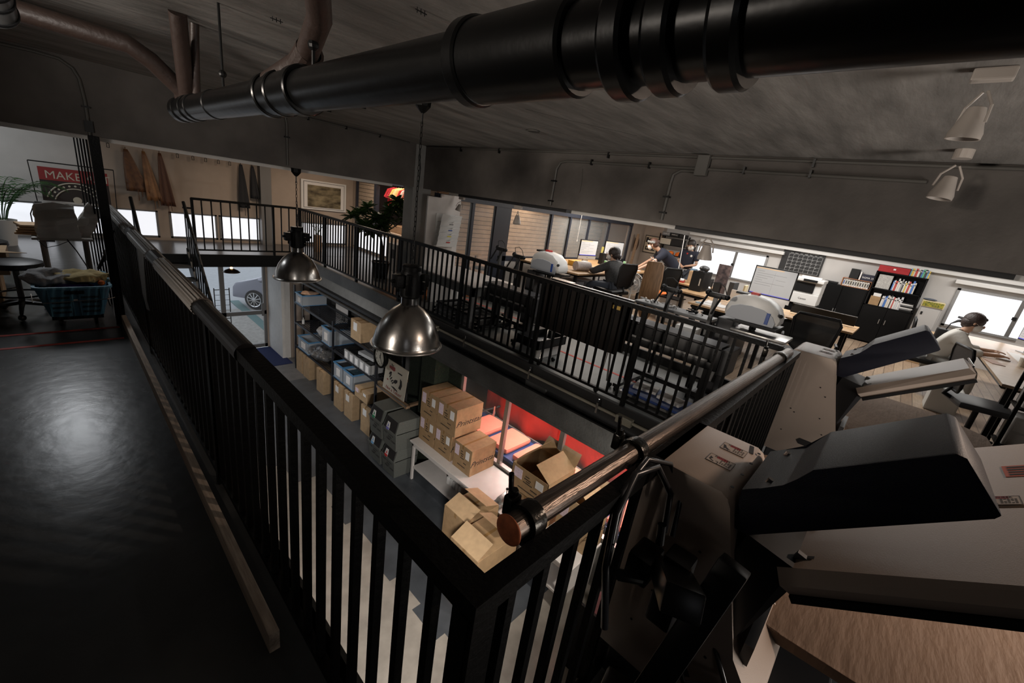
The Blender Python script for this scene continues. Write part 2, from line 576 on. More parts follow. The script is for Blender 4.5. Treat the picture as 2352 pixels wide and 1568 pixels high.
sbox('wall_closet_back', mat('closet_dark', (0.02, 0.012, 0.012), 0.8), 7.3, 7.35, 8.6, 12.1, 0.06, CEIL)
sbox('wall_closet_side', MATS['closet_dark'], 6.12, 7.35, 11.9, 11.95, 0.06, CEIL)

# office back wall (x = 12.3) with two sliding windows
off_holes = [(2.62, 4.45, 0.84, 1.58), (-3.0, -0.83, 0.80, 1.58)]
wall_with_openings('wall_office', WALLW, 'x', 12.3, 0.2, -3.2, 6.1, 0.0, CEIL, off_holes)


def office_window(name, y0, y1, z0, z1, ym):
    fr = B()
    for (a, c, q0, q1) in ((y0, y0 + .05, z0, z1), (y1 - .05, y1, z0, z1), (y0, y1, z0, z0 + .04), (y0, y1, z1 - .04, z1)):
        fr.box(12.26, 12.33, a, c, q0, q1)
    f = struct(fr.to(name, mat('silver_window_frame', (0.30, 0.30, 0.30), 0.4, 0.4)))
    for i, (a, c) in enumerate(((y0 + .05, ym), (ym, y1 - .05))):
        B().box(12.30, 12.31, a, c, z0 + .04, z1 - .04).to('pane', FROST, f)
    B().box(12.27, 12.30, ym - .03, ym + .03, z0, z1).to('meeting_stile', FRAMEG, f)
    B().box(12.25, 12.27, ym - .01, ym + .05, (z0 + z1) / 2 - .03, (z0 + z1) / 2 + .03).to('latch', BPL, f)
    n = int((y1 - y0) / 0.16)
    lines = B()
    for i in range(1, n):
        y = y0 + (y1 - y0) * i / n
        if abs(y - ym) > .06:
            lines.box(12.296, 12.2995, y - .003, y + .003, z0 + .05, z1 - .05)
    lines.to('blind_lines', mat('blind_seam', (0.55, 0.58, 0.60), 0.8, emit=((0.6, 0.66, 0.7), 0.75)), f)  # seams given a glow to imitate daylight through the blind


office_window('window_10', 2.62, 4.45, 0.84, 1.58, 3.38)
office_window('window_11', -3.0, -0.83, 0.80, 1.58, -1.75)
# roller blind housings and pipe run at the head of the office wall
for (y0, y1) in ((2.3, 4.35), (-3.0, -0.75)):
    b = B().box(12.16, 12.27, y0, y1, 1.66, 1.74, bev=.01)
    o = b.to('roller_blind_housing', WPL)
    tag(o, 'white roller blind housing above the office window ' + ('behind the standing woman' if y0 > 0 else 'beside the seated person'), 'blind')
sbox('trim_9', WPL, 12.2, 12.3, -3.2, 4.7, 1.80, 1.86)
sbox('wall_office_side', WALLT, 4.9, 5.1, 6.0, 6.12, 1.84, CEIL)
sbox('wall_office_side_top', WALLT, 5.1, 12.3, 6.0, 6.12, 1.83, CEIL)
sbox('wall_office_end', WALLT, 11.25, 12.3, 6.0, 6.12, 0.06, 1.83)
sbox('wall_column_office', WALLT, 12.1, 12.3, 5.42, 6.0, 0.12, CEIL)
sbox('wall_meeting_far', MATS['pale_slats'], 5.0, 12.4, 7.6, 7.65, 0.06, CEIL)
sbox('wall_meeting_side', MATS['pale_slats'], 4.95, 5.0, 6.7, 7.65, 0.06, CEIL)
sbox('wall_meeting_right', WALLT, 12.35, 12.45, 6.1, 7.7, 0.0, CEIL)
sbox('wall_office_near', WALLW, 4.6, 12.3, -3.25, -3.2, 0.12, CEIL)

# glazed black partition of the meeting room (y = 6)
PF = B()
zs0, zt = 0.84, 1.79
for x in (5.24, 6.02, 7.55, 8.25, 9.05, 10.0, 11.2):
    wdt = 0.06 if x not in (6.02,) else 0.42
    lo = 0.06 if x < 6.5 else 0.12
    PF.box(x - wdt / 2, x + wdt / 2, 5.96, 6.04, lo, zt)
PF.box(4.42, 11.23, 5.95, 6.05, zt, zt + .08)
PF.box(6.0, 11.2, 5.96, 6.04, .76, .86)
o = PF.to('window_12', FRAMEB)
struct(o)
GLS = mat('clear_glass', (0.9, 0.95, 0.95), 0.03, alpha=0.10, spec=0.9)
for (a, c, z0) in ((4.5, 5.21, .08), (5.27, 5.81, .08), (6.23, 7.52, .86), (7.58, 8.22, .86), (8.28, 9.02, .86), (9.08, 9.97, .86), (10.03, 11.17, .86)):
    B().box(a, c, 5.995, 6.005, z0, zt).to('pane', GLS, o)
# slatted blinds right behind the glass
for (a, c) in ((4.5, 5.21), (5.27, 5.81), (6.23, 7.52), (7.58, 8.22), (8.28, 9.02), (9.08, 9.97), (10.03, 11.17)):
    pass
sbox('wall_office_low_left', WHT, 4.42, 5.2, 5.97, 6.03, 0.0, 0.6)
sbox('wall_office_low', WHT, 6.23, 11.2, 5.97, 6.03, 0.12, 0.76)

# ---- structure around the void
sbox('trim_10', STEEL, 3.84, 3.90, 5.3, 10.42, -0.20, 0.02)
sbox('trim_26', MATS['black_wall'] if 'black_wall' in MATS else STEEL, 3.84, 3.90, 0.42, 5.3, -0.20, 0.02)
sbox('trim_27', STEEL, 3.862, 3.90, 0.42, 5.3, -0.58, -0.32)        # right void edge channel, upper
sbox('trim_11', STEEL, 3.86, 4.20, 0.42, 10.42, -0.62, -0.58)       # lower flange
sbox('trim_12', mat('dark_web', (0.022, 0.022, 0.023), 0.5, 0.2, var=0.3), 4.02, 4.06, 0.42, 10.42, -0.58, -0.08)
sbox('trim_13', PANEL, 4.00, 4.018, 5.9, 10.2, -0.54, -0.12)
sbox('trim_14', STEEL, 0.52, 0.60, 0.42, 10.42, -0.24, -0.0)
sbox('trim_15', STEEL, 0.52, 3.90, 0.36, 0.44, -0.24, 0.0)
sbox('trim_16', BLK, 0.60, 3.86, 10.40, 10.52, -0.26, -0.005)
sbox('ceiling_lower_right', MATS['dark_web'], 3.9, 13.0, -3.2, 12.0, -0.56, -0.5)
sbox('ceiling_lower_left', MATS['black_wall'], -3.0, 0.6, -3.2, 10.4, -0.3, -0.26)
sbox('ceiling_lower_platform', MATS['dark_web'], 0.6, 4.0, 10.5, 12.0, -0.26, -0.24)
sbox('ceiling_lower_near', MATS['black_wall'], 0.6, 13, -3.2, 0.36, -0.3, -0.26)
BOLT = B()
for y in (2.86, 2.94, 3.0, 3.08):
    for z in (-.15, -.25, -.35, -.45):
        BOLT.cyl((4.0, y, z), (4.02, y, z), .012, n=8)
BOLT.box(3.985, 4.02, 2.80, 3.14, -.56, -.10)
struct(BOLT.to('trim_17', STEEL))
# dark hedge covered wall under the mezzanine, then the glass front of the red room
HEDGE = mat('dark_green_hedge', (0.012, 0.022, 0.008), 0.9, rgb2=(0.004, 0.006, 0.003), vscale=40, bump=1.0, bscale=60)
sbox('wall_hedge', HEDGE, 4.28, 4.36, 4.72, 6.2, G0, -0.56)
sbox('wall_hedge_corner', HEDGE, 3.98, 4.28, 5.04, 5.42, G0, -0.62)
sbox('wall_behind_shelf', mat('ground_wall_dark', (0.05, 0.045, 0.04), 0.8), 4.5, 4.58, 6.2, 12.0, G0, -0.56)
sbox('wall_red_room_back', mat('red_room_back', (0.05, 0.012, 0.01), 0.8), 6.8, 6.9, -3.2, 6.2, G0, -0.56)
sbox('wall_red_room_end', MATS['black_wall'], 4.36, 6.8, 5.9, 6.0, G0, -0.56)
SF = mat('silver_shop_frame', (0.36, 0.35, 0.33), 0.35, 0.7)
b = B()
for y in (4.70, 3.66, 2.62, 1.6, 0.6):
    b.box(4.30, 4.36, y - .035, y + .035, -2.05, -0.56)
b.box(4.29, 4.37, 0.4, 4.7, -2.06, -2.0)
b.box(4.29, 4.37, 0.4, 4.7, -0.66, -0.56)
b.box(4.30, 4.36, 0.4, 4.7, G0, -2.06)
o = struct(b.to('window_13', SF))
for y in (0.635, 1.635, 2.655, 3.695):
    B().box(4.325, 4.33, y, y + .97, -2.0, -.66).to('pane', mat('shop_glass', (0.95, 0.97, 0.97), 0.02, alpha=0.03, spec=0.8), o)

# entrance door (glass in grey aluminium) and the street outside
b = B()
for (x0, x1) in ((0.6, 0.66), (1.62, 1.70), (2.60, 2.70), (3.56, 3.66)):
    b.box(x0, x1, 12.02, 12.08, G0, -0.34)
b.box(0.6, 3.66, 12.02, 12.08, G0, G0 + .10)
b.box(0.6, 3.66, 12.02, 12.08, -1.86, -1.76)
b.box(0.6, 3.66, 12.02, 12.08, -.42, -.34)
b.box(3.50, 3.56, 11.99, 12.02, -1.9, -1.55)
o = struct(b.to('door_1', FRAMEG))
for (x0, x1) in ((.66, 1.62), (1.70, 2.60), (2.70, 3.56)):
    for (z0, z1) in ((G0 + .1, -1.86), (-1.76, -.42)):
        B().box(x0, x1, 12.048, 12.052, z0, z1).to('pane', MATS['shop_glass'], o)
sbox('trim_18', WHT, 3.66, 3.86, 11.0, 12.0, G0, -0.24)
sbox('trim_19', WALLT, 3.87, 4.34, 10.98, 12.0, G0, -0.24)
o = B().cyl((4.12, 10.9, G0), (4.12, 10.9, -0.56), .03, n=12).cyl((4.12, 10.9, G0), (4.12, 10.9, G0 + .02), .07, n=12).box(4.02, 4.10, 10.86, 10.94, -1.3, -1.15).to('steel_pipe', ALU)
tag(o, 'grey vertical steel pipe with a black bracket beside the entrance pillar', 'pipe')
sbox('floor_street', mat('street_asphalt', (0.34, 0.35, 0.36), 0.85, var=0.08, vscale=9), -20, 40, 12.3, 60, G0 - .06, G0 - .03)
sbox('floor_pavement', mat('pavement', (0.30, 0.29, 0.27), 0.9, var=0.18, vscale=14), -20, 40, 12.3, 15.9, G0 - .04, G0 - .01)
sbox('trim_20', mat('green_road_line', (0.10, 0.17, 0.17), 0.8), 3.95, 4.22, 12.3, 17.0, G0 - .02, G0 - .006)
sbox('floor_tiles_outside', brick_mat('pale_outdoor_tiles', (0.60, 0.62, 0.62), (0.56, 0.58, 0.6), (0.36, 0.37, 0.38), 1.0, 30.0, 0.32, 0.012, 0.8), -6, 3.0, 12.5, 19.5, G0 - .02, G0 - .004)

# ================================================================ RAILINGS
def railing(name, label, axis, fixed, a, c, sp, z0, z1, top=(0.05, 0.045), bar=0.011, posts=(), bottom=True, group=None, nudge=0.0):
    """straight railing along x or y at fixed; every baluster is a part"""
    if axis == 'y':
        t = thing(name, label, 'railing', (fixed, (a + c) / 2, 0), group=group)
        L = lambda u0, u1, hw, q0, q1: B().box(fixed - hw, fixed + hw, u0, u1, q0, q1)
    else:
        t = thing(name, label, 'railing', ((a + c) / 2, fixed, 0), group=group)
        L = lambda u0, u1, hw, q0, q1: B().box(u0, u1, fixed - hw, fixed + hw, q0, q1)
    L(a, c, top[0] / 2, z1 - top[1], z1).to('top_rail', BLK, t)
    if bottom:
        L(a, c, 0.018, z0, z0 + .03).to('bottom_rail', BLK, t)
    n = int(round((c - a) / sp))
    proto = None
    for i in range(n + 1):
        u = a + (c - a) * i / n
        if any(abs(u - p) < sp * .45 for p in posts):
            continue
        if proto is None:
            proto = L(u - bar, u + bar, bar, z0 + .02, z1 - top[1] + .005).to('baluster', BLK, t)
            pu = u
        else:
            o = proto.copy()
            col.objects.link(o)
            o.parent = t
            d = u - pu
            o.location = (0, d, 0) if axis == 'y' else (d, 0, 0)
    for p in posts:
        L(p - .022, p + .022, .022, -0.16, z1 - .01).to('post', BLK, t)
    return t


RL = railing('stair_void_railing', 'long black railing beside the left walkway, handrail partly wrapped in ribbed grey padding', 'y', 0.50, 0.436, 7.628, 0.124, 0.05, 1.10, top=(0.07, 0.05), bar=0.013, posts=(2.6, 5.0, 7.6))
RR = railing('stair_void_railing', 'long black steel railing along the grey floor strip in front of the office', 'y', 3.88, 0.52, 10.40, 0.118, 0.07, 1.10, posts=(0.52, 1.72, 3.02, 4.5, 6.1, 7.6, 9.0, 10.38))
RF = railing('stair_void_railing', 'short black railing on the far platform above the entrance door', 'x', 10.44, 1.89, 3.84, 0.163, 0.07, 1.10, posts=(1.9, 3.35,))
RN = railing('stair_void_railing', 'black railing on the camera side of the void, under the clamped steel pipe', 'x', 0.42, 0.475, 3.86, 0.125, 0.05, 1.10, top=(0.05, 0.05), bar=0.013, posts=(2.2,))
B().box(.466, .535, .394, .460, -.16, 1.1005).to('corner_post', BLK, RN)
# ribbed padding sleeves and tape on the near handrail
SLV = mat('ribbed_grey_foam', (0.15, 0.135, 0.12), 0.45, bump=0.1)
for (y0, y1, r, m) in ((1.95, 2.72, .046, BPL), (2.72, 3.9, .052, SLV), (3.9, 4.25, .050, BPL), (4.25, 5.3, .052, SLV), (5.3, 5.5, .050, BPL), (5.5, 7.5, .052, SLV)):
    if m is SLV:
        pts = []
        prof = []
        n = 40
        vv = []
        for yy in (y0, y1):
            for j in range(n):
                t_ = 2 * PI * j / n
                rr = r + (.003 if j % 2 else -.002)
                vv.append(Vector((.5 + rr * math.cos(t_), yy, 1.075 + rr * math.sin(t_))))
        bb = B()
        bb.add(vv, [(j, (j + 1) % n, n + (j + 1) % n, n + j) for j in range(n)] + [tuple(range(n)), tuple(range(2 * n - 1, n - 1, -1))])
        bb.to('padding_sleeve', SLV, RL)
    else:
        B().cyl((.5, y0, 1.075), (.5, y1, 1.075), r, n=20).to('tape_wrap', BPL, RL)
b = B()
pts = [(.445, 4.62), (.445, 4.32)]
b.add([(.556, 4.62, 1.08), (.556, 4.30, 1.08), (.50, 4.30, 1.13), (.50, 4.62, 1.13), (.444, 4.62, 1.08), (.444, 4.30, 1.08), (.440, 4.60, .88), (.436, 4.31, .90), (.438, 4.60, .70), (.432, 4.32, .70), (.442, 4.50, .58), (.44, 4.30, .62)],
      [(0, 1, 2, 3), (3, 2, 5, 4), (4, 5, 7, 6), (6, 7, 9, 8), (8, 9, 11, 10)])
o = b.to('paper_sheet', mat('translucent_paper', (0.30, 0.30, 0.285), 0.7))
md = o.modifiers.new('thickness', 'SOLIDIFY')
md.thickness = 0.002
tag(o, 'grey paper sheet taped over the padded handrail and hanging down inside the walkway', 'paper')
# pine kick board along the left walkway
o = B().box(.372, .412, 1.36, 6.02, 0.0, .10, bev=.003).to('kick_board', PINEL)
tag(o, 'long pine board on edge on the dark floor along the near left railing', 'board')

# scaffold pipe clamped on the near railing
t = thing('scaffold_pipe', 'thick scuffed steel scaffold pipe clamped along the camera side railing', 'pipe', (2.1, 0.47, 1.13))
PIPEM = mat('brown_grey_steel_pipe', (0.11, 0.085, 0.07), 0.30, 0.85, var=0.3, vscale=6, stretch=(1, 10, 10), bump=0.15)
B().cyl((.66, .49, 1.115), (3.62, .445, 1.115), .0335, n=24).to('tube', PIPEM, t)
B().ball((.653, .49, 1.115), .040, .25, 1, 1, n=20).to('end_cap', mat('rusty_orange_cap', (0.28, 0.07, 0.02), 0.8, var=0.3, vscale=40), t, True)
CL = mat('clamp_steel', (0.03, 0.028, 0.025), 0.25, 0.9, bump=0.2)
for cx in (.72, 1.27, 3.36):
    b = B()
    b.lathe([(.036, -.022), (.045, -.022), (.047, 0), (.045, .022), (.036, .022)], (cx, .487 - (cx - .7) * .015, 1.115), 20, 'X')
    b.box(cx - .022, cx + .022, .43, .50, 1.045, 1.085, bev=.006)
    b.box(cx - .02, cx + .02, .53, .56, 1.09, 1.15, bev=.006)
    k_ = b.to('clamp', CL, t, 0.6)
    b = B()
    b.cyl((cx, .545, 1.10), (cx - .012, .553, 1.215), .007, n=10)
    b.cyl((cx, .545, 1.145), (cx, .547, 1.165), .014, n=6)
    b.cyl((cx, .44, 1.05), (cx + .012, .43, .95), .007, n=10)
    b.cyl((cx, .44, 1.02), (cx, .438, 1.04), .014, n=6)
    b.to('clamp_bolt', CL, k_)

# slatted screen and black post at the left
t = thing('slatted_screen', 'floor to beam screen of thin black vertical slats running back from the black post', 'screen', (0.36, 7.0, 0))
for y in (6.20, 6.45, 6.9, 7.4, 7.95, 8.6, 9.4):
    B().box(.352, .368, y - .02, y + .02, 0, 1.9 if y < 6.42 else CEIL).to('slat', BLK, t)
o = B().box(.33, .41, 6.03, 6.095, 0, 1.9, bev=.004).to('steel_post', BLK)
tag(o, 'square black steel post from floor to beam at the end of the pine board', 'post')
o = B().tube([(.43, 6.4, .95), (.36, 6.75, .62), (.30, 7.0, .42)], .018).to('diagonal_brace', BLKM)
tag(o, 'dark diagonal metal brace behind the black post', 'brace')

# staircase from the far platform down to the ground floor
t = thing('staircase', 'dark steel staircase with solid side plates going down from the far platform', 'staircase', (1.4, 9.0, G0))
ya, za, yb, zb = 10.42, 0.02, 7.5, G0
for x in (0.98, 1.74):
    B().prism([(x, ya, za + .10), (x, ya, za - .25), (x, yb, zb), (x, yb, zb + .30)], (.04, 0, 0)).to('side_plate', STEEL, t)
    b = B()
    b.tube([(x + .02, ya - .02, 1.0), (x + .02, yb + .1, zb + 1.05)], .028, 10)
    b.to('handrail', BLKM, t)
    n = 17
    pr = None
    for i in range(n):
        f_ = i / (n - 1)
        y = ya - .05 + (yb + .12 - ya) * f_
        z = za + .04 + (zb + .22 - za) * f_
        B().box(x + .012, x + .028, y - .03, y + .03, z, z + .92 - 0.02 * f_).to('baluster', BLK, t)
for i in range(1, 13):
    f_ = i / 13
    y = ya + (yb - ya) * f_
    z = za + (zb - za) * f_
    B().box(1.02, 1.74, y - .14, y + .12, z - .02, z + .02).to('tread', STEEL, t)
B().box(1.74, 1.90, 10.40, 10.43, .88, .91).to('bracket', BLK, t)

# conduits and clips along the void edge of the right floor
t = thing('edge_conduit', 'pale grey conduit with a junction box clipped under the railing along the right floor edge', 'conduit', (3.82, 3, -.1))
B().tube([(3.805, .6, -.085), (3.805, 5.05, -.085)], .017, 10).to('tube', mat('khaki_conduit', (0.22, 0.205, 0.16), 0.5), t)
for y in (4.95, 1.62):
    B().box(3.77, 3.84, y - .09, y + .09, -.13, -.05, bev=.006).to('junction_box', MATS['khaki_conduit'], t)
for y in (1.2, 1.95, 2.95, 4.2):
    B().box(3.78, 3.83, y - .012, y + .012, -.15, -.03).cyl((3.80, y, -.03), (3.80, y, .01), .006, n=8).to('beam_clip', CHR, t)

# ================================================================ CEILING PIPES
PB = mat('black_painted_pipe', (0.0035, 0.0035, 0.0035), 0.30, 0.0, spec=0.32, bump=0.08, bscale=10)
PBR = mat('brown_branch_pipe', (0.030, 0.018, 0.014), 0.5, bump=0.2)
t = thing('ceiling_drain_pipe', 'large glossy black drain pipe with collars running under the ceiling', 'pipe', (0.67, 1.5, 2.13))
px, pz, pr = .665, 2.125, .066
B().cyl((px, -1.6, pz), (px, 3.72, pz), pr, n=40).to('tube', PB, t, 0.6)
for (y0, y1, r) in ((3.62, 3.72, .074), (3.42, 3.52, .074), (3.28, 3.36, .072), (2.86, 2.90, .070), (1.72, 2.02, .073), (1.70, 1.76, .080), (1.9, 1.94, .079), (2.02, 2.07, .080), (0.52, 0.80, .078), (0.40, 0.44, .088), (0.33, 0.37, .084), (0.24, .28, .082), (.78, .82, .084)):
    B().lathe([(.060, y0), (r - .004, y0), (r, y0 + .006), (r, y1 - .006), (r - .004, y1), (.060, y1)], (px, 0, pz), 40, 'Y').to('collar', PB, t, 0.5)
B().lathe([(0, 3.725), (.05, 3.735), (.066, 3.72)], (px, 0, pz), 32, 'Y').to('end_plug', PB, t, True)
B().tube([(px - .02, 2.0, pz + .04), (.70, 1.80, 2.24), (.66, 1.58, 2.32), (.52, 1.30, 2.44), (.45, 1.18, CEIL)], .038, 16).to('branch_pipe', PBR, t, 0.6)
B().lathe([(.039, -.05), (.048, -.05), (.048, .05), (.039, .05)], (0, 0, 0), 16).xf(Matrix.Translation((.70, 1.80, 2.24)) @ Vector((.0, .22, -.10)).to_track_quat('Z', 'Y').to_matrix().to_4x4()).to('branch_collar', PBR, t)
B().tube([(px, 3.56, pz), (.64, 3.52, 2.22), (.50, 3.46, 2.33), (.40, 3.44, 2.38), (0.05, 3.52, 2.40), (-1.4, 3.75, 2.42)], .048, 16).to('branch_pipe', PBR, t, 0.6)
B().tube([(px - .005, 3.50, pz + .05), (.60, 3.22, 2.46), (.585, 3.15, CEIL)], .040, 16).to('branch_pipe', PBR, t, 0.6)
B().tube([(px + .03, 3.44, pz + .05), (.68, 3.30, 2.46), (.68, 3.27, CEIL)], .022, 12).to('branch_pipe', PBR, t, 0.6)
for y in (2.72, 1.64, -.2):
    b = B().cyl((px, y, pz + .06), (px, y, CEIL), .006, n=8).ball((px, y, pz + .13), .018, n=10)
    b.to('hanger_rod', BLKM, t)
b = B().lathe([(.066, -.004), (.074, -.004), (.074, .004), (.066, .004)], (px, 1.715, pz), 24, 'Y')
t = thing('metal_duct', 'grey metal pipe end with dark rings under the ceiling at the upper left corner', 'pipe', (-.03, 2.4, 2.2))
B().cyl((-.10, 1.6, 2.62), (-.045, 2.62, 2.235), .055, n=28).to('tube', mat('galvanised_duct', (0.22, 0.22, 0.22), 0.35, 0.7, var=0.25, vscale=12), t, 0.6)
d_ = (Vector((-.045, 2.62, 2.235)) - Vector((-.10, 1.6, 2.62))).normalized()
for s_ in (.02, .10, .16):
    c_ = Vector((-.045, 2.62, 2.235)) - d_ * s_
    B().cyl(c_ - d_ * .006, c_ + d_ * .006, .0595, n=28).to('ring', BPL, t)


def conduit(name, label, pts, r, clips, m=None):
    t = thing(name, label, 'conduit', pts[0])
    m = m or mat('dark_grey_conduit', (0.075, 0.070, 0.062), 0.55)
    B().tube(pts, r, 10).to('tube', m, t, 0.6)
    for (c0, s) in clips:
        B().box(c0[0] - s[0], c0[0] + s[0], c0[1] - s[1], c0[1] + s[1], c0[2] - s[2], c0[2] + s[2]).to('clip', BLKM, t)
    return t


conduit('wall_conduit', 'dark conduit bending down the beam above the black post', [(-.6, 6.085, 2.50), (.06, 6.085, 2.52), (.22, 6.085, 2.51), (.30, 6.085, 2.46), (.335, 6.085, 2.38), (.35, 6.085, 2.2), (.35, 6.085, 1.9)], .014, [((.35, 6.08, 2.15), (.03, .015, .008)), ((.35, 6.08, 1.98), (.03, .02, .05))])
conduit('wall_conduit', 'dark conduit running down the left beam right of the big pipe end', [(2.05, 6.085, 2.52), (2.12, 6.085, 2.50), (2.14, 6.085, 2.4), (2.14, 6.085, 1.92)], .013, [((2.14, 6.08, 2.25), (.03, .015, .008))])
conduit('wall_conduit', 'thin conduit in the corner between left beam and ceiling', [(2.1, 6.08, 2.525), (3.9, 6.08, 2.525)], .012, [((x, 6.08, 2.52), (.008, .015, .02)) for x in (2.4, 2.9, 3.4)])
conduit('wall_conduit', 'thin conduit on the ceiling ending at the nearer pendant lamp', [(2.2, 5.9, 2.535), (2.16, 3.3, 2.535)], .010, [((2.19, 5.0, 2.53), (.02, .006, .015)), ((2.17, 4.2, 2.53), (.02, .006, .015))])
conduit('wall_conduit', 'upper of the two long conduits on the office beam', [(4.205, 6.0, 2.525), (4.205, -2.5, 2.525)], .013, [((4.2, y, 2.51), (.015, .008, .03)) for y in (5.2, 4.4, 2.7, .8, -.6)])
conduit('wall_conduit', 'lower conduit on the office beam ending in a bend near the small crack', [(4.205, .1, 2.42), (4.205, 3.25, 2.43), (4.205, 3.34, 2.41), (4.205, 3.385, 2.34), (4.205, 3.39, 1.92)], .014, [((4.2, 3.39, z), (.015, .035, .008)) for z in (2.2, 1.97)] + [((4.2, y, 2.43), (.015, .008, .03)) for y in (2.9, 2.2, 1.3, .8)])
conduit('wall_conduit', 'conduit bending down from the junction box on the office beam', [(4.205, 1.72, 2.40), (4.205, 1.86, 2.40), (4.205, 1.93, 2.36), (4.205, 1.94, 2.28), (4.205, 1.94, 1.93)], .015, [((4.2, 1.94, z), (.015, .035, .008)) for z in (2.15, 2.0)])
o = B().box(4.16, 4.215, 1.61, 1.72, 2.36, 2.54, bev=.006).to('junction_box', MATS['dark_grey_conduit'])
tag(o, 'square grey junction box on the office beam just under the ceiling', 'box')
o = B().lathe([(0, 0), (.055, 0), (.06, .01), (.055, .015), (0, .015)], (3.23, 2.95, 2.535), 20).to('ceiling_plate', mat('dark_plate', (0.05, 0.045, 0.04), 0.6))
tag(o, 'small round dark cover plate on the bare ceiling', 'cover plate')
# rebar stubs left in the ceiling
for i, (x, y) in enumerate(((.95, 1.62), (1.12, 1.75), (1.35, 2.0), (.86, 2.6))):
    b = B()
    for k_ in range(3):
        b.cyl((x + k_ * .018, y, CEIL - .02), (x + k_ * .018, y + .002, CEIL), .002, n=6)
    b.box(x - .01, x + .046, y - .002, y + .002, CEIL - .012, CEIL - .009)
    o = b.to('rebar_stub', BPL)
    tag(o, 'small dark wire stub in the bare ceiling above the big pipe', 'wire stub', 'wire stubs in the ceiling')

# ================================================================ PENDANT LAMPS
def pendant(x, y, zc, rim, r, label):
    t = thing('pendant_lamp', label, 'lamp', (x, y, rim))
    s = r / .33
    SH = mat('scuffed_pewter_shade', (0.42, 0.405, 0.385), 0.25, 1.0, var=0.12, vscale=7, bump=0.1, bscale=9)
    prof = [(.075 * s, .40 * s), (.09 * s, .385 * s), (.14 * s, .35 * s), (.20 * s, .29 * s), (.255 * s, .21 * s), (.295 * s, .12 * s), (.315 * s, .04 * s), (.325 * s, .0), (.335 * s, -.003), (.335 * s, .008)]
    o = B().lathe(prof, (x, y, rim), 48).to('shade', SH, t, True)
    md = o.modifiers.new('thickness', 'SOLIDIFY')
    md.thickness = .004
    B().lathe([(.318 * s, .0), (.336 * s, -.008), (.342 * s, .0), (.336 * s, .010), (.318 * s, .0)], (x, y, rim), 48).to('rim', ALU, t, True)
    B().lathe([(.074 * s, .395 * s), (.078 * s, .40 * s), (.078 * s, .46 * s), (.07 * s, .465 * s)], (x, y, rim), 28, caps=True).to('neck_ring', CHR, t, 0.5)
    h = B()
    h.lathe([(.085 * s, .465 * s), (.10 * s, .48 * s), (.10 * s, .60 * s), (.092 * s, .70 * s), (.085 * s, .715 * s)], (x, y, rim), 28, caps=True)
    h.lathe([(.085 * s, .715 * s), (.088 * s, .75 * s), (.078 * s, .765 * s), (.03 * s, .77 * s)], (x, y, rim), 28, caps=True)
    h.box(x - .175 * s, x + .175 * s, y - .05 * s, y + .05 * s, rim + .56 * s, rim + .68 * s, bev=.015)
    for k_ in range(4):
        a = PI / 4 + k_ * PI / 2
        h.box(x - .02 * s, x + .02 * s, y - .13 * s, y + .13 * s, rim + .50 * s, rim + .69 * s, bev=.006, rot=(0, 0, a))
    h.cyl((x - .20 * s, y, rim + .62 * s), (x + .20 * s, y, rim + .62 * s), .018 * s, n=10)
    hh = h.to('housing', BLK, t, 0.5)
    for k_ in (-.06, .03):
        B().cyl((x + .07 * s, y - .09 * s, rim + (.60 + k_) * s), (x + .085 * s, y - .105 * s, rim + (.60 + k_) * s), .008 * s, n=8).to('screw', CHR, hh)
    # chain
    c = B()
    z = rim + .77 * s
    top = zc - .16
    n = int((top - z) / .042)
    for k_ in range(n + 1):
        zz = z + (top - z) * (k_ + .5) / (n + 1)
        pts = []
        for j in range(10):
            a = 2 * PI * j / 10
            u, v_ = .009 * math.cos(a), .026 * math.sin(a)
            pts.append((x + (u if k_ % 2 else 0), y + (0 if k_ % 2 else u), zz + v_))
        c.tube(pts, .0032, 5, closed=True)
    c.to('chain', BLKM, t)
    B().tube([(x, y, top - .25), (x + .022, y + .006, top - .36), (x + .006, y, top - .55), (x + .012, y, top - .8), (x, y, z)], .004, 6).to('cable', BPL, t)
    B().cyl((x, y, top - .02), (x, y, zc - .08), .007, n=8).to('rod', BLKM, t)
    B().lathe([(.012, -.10), (.03, -.085), (.06, -.05), (.065, 0)], (x, y, zc), 8, caps=True).to('canopy', BLK, t)
    return t


pendant(2.17, 3.22, CEIL, .46, .325, 'nearer and larger looking industrial pendant lamp with a scuffed metal dome over the stacked boxes')
pendant(2.27, 6.16, 1.90, .445, .305, 'farther industrial pendant lamp with a scuffed metal dome hanging from the left beam')

o = B().tube([(4.70, 5.93, 1.90), (4.9, 5.93, 1.89), (5.2, 5.93, 1.885), (5.6, 5.93, 1.895), (6.4, 5.93, 1.885), (8.0, 5.93, 1.885)], .006, 6).to('white_cable', WPL)
tag(o, 'thin white cable stapled along the top of the black glazed partition', 'cable')
o = B().cyl((8.55, 5.9, 1.88), (8.55, 5.9, 1.30), .004, n=6).cyl((8.55, 5.9, 1.30), (8.55, 5.9, 1.26), .012, n=8).to('pull_cord', WPL)
tag(o, 'thin white pull cord hanging before the black framed glass', 'cord')
b = B()
for (y, z, y2, z2) in ((3.02, 2.36, 3.0, 2.26), (3.0, 2.26, 2.995, 2.18), (2.995, 2.18, 3.0, 2.10), (1.25, 2.0, 1.1, 2.04)):
    b.prism([(4.2195, y - .002, z), (4.2195, y + .002, z), (4.2195, y2 + .002, z2), (4.2195, y2 - .002, z2)], (.001, 0, 0))
struct(b.to('trim_28', INK))
b = B()
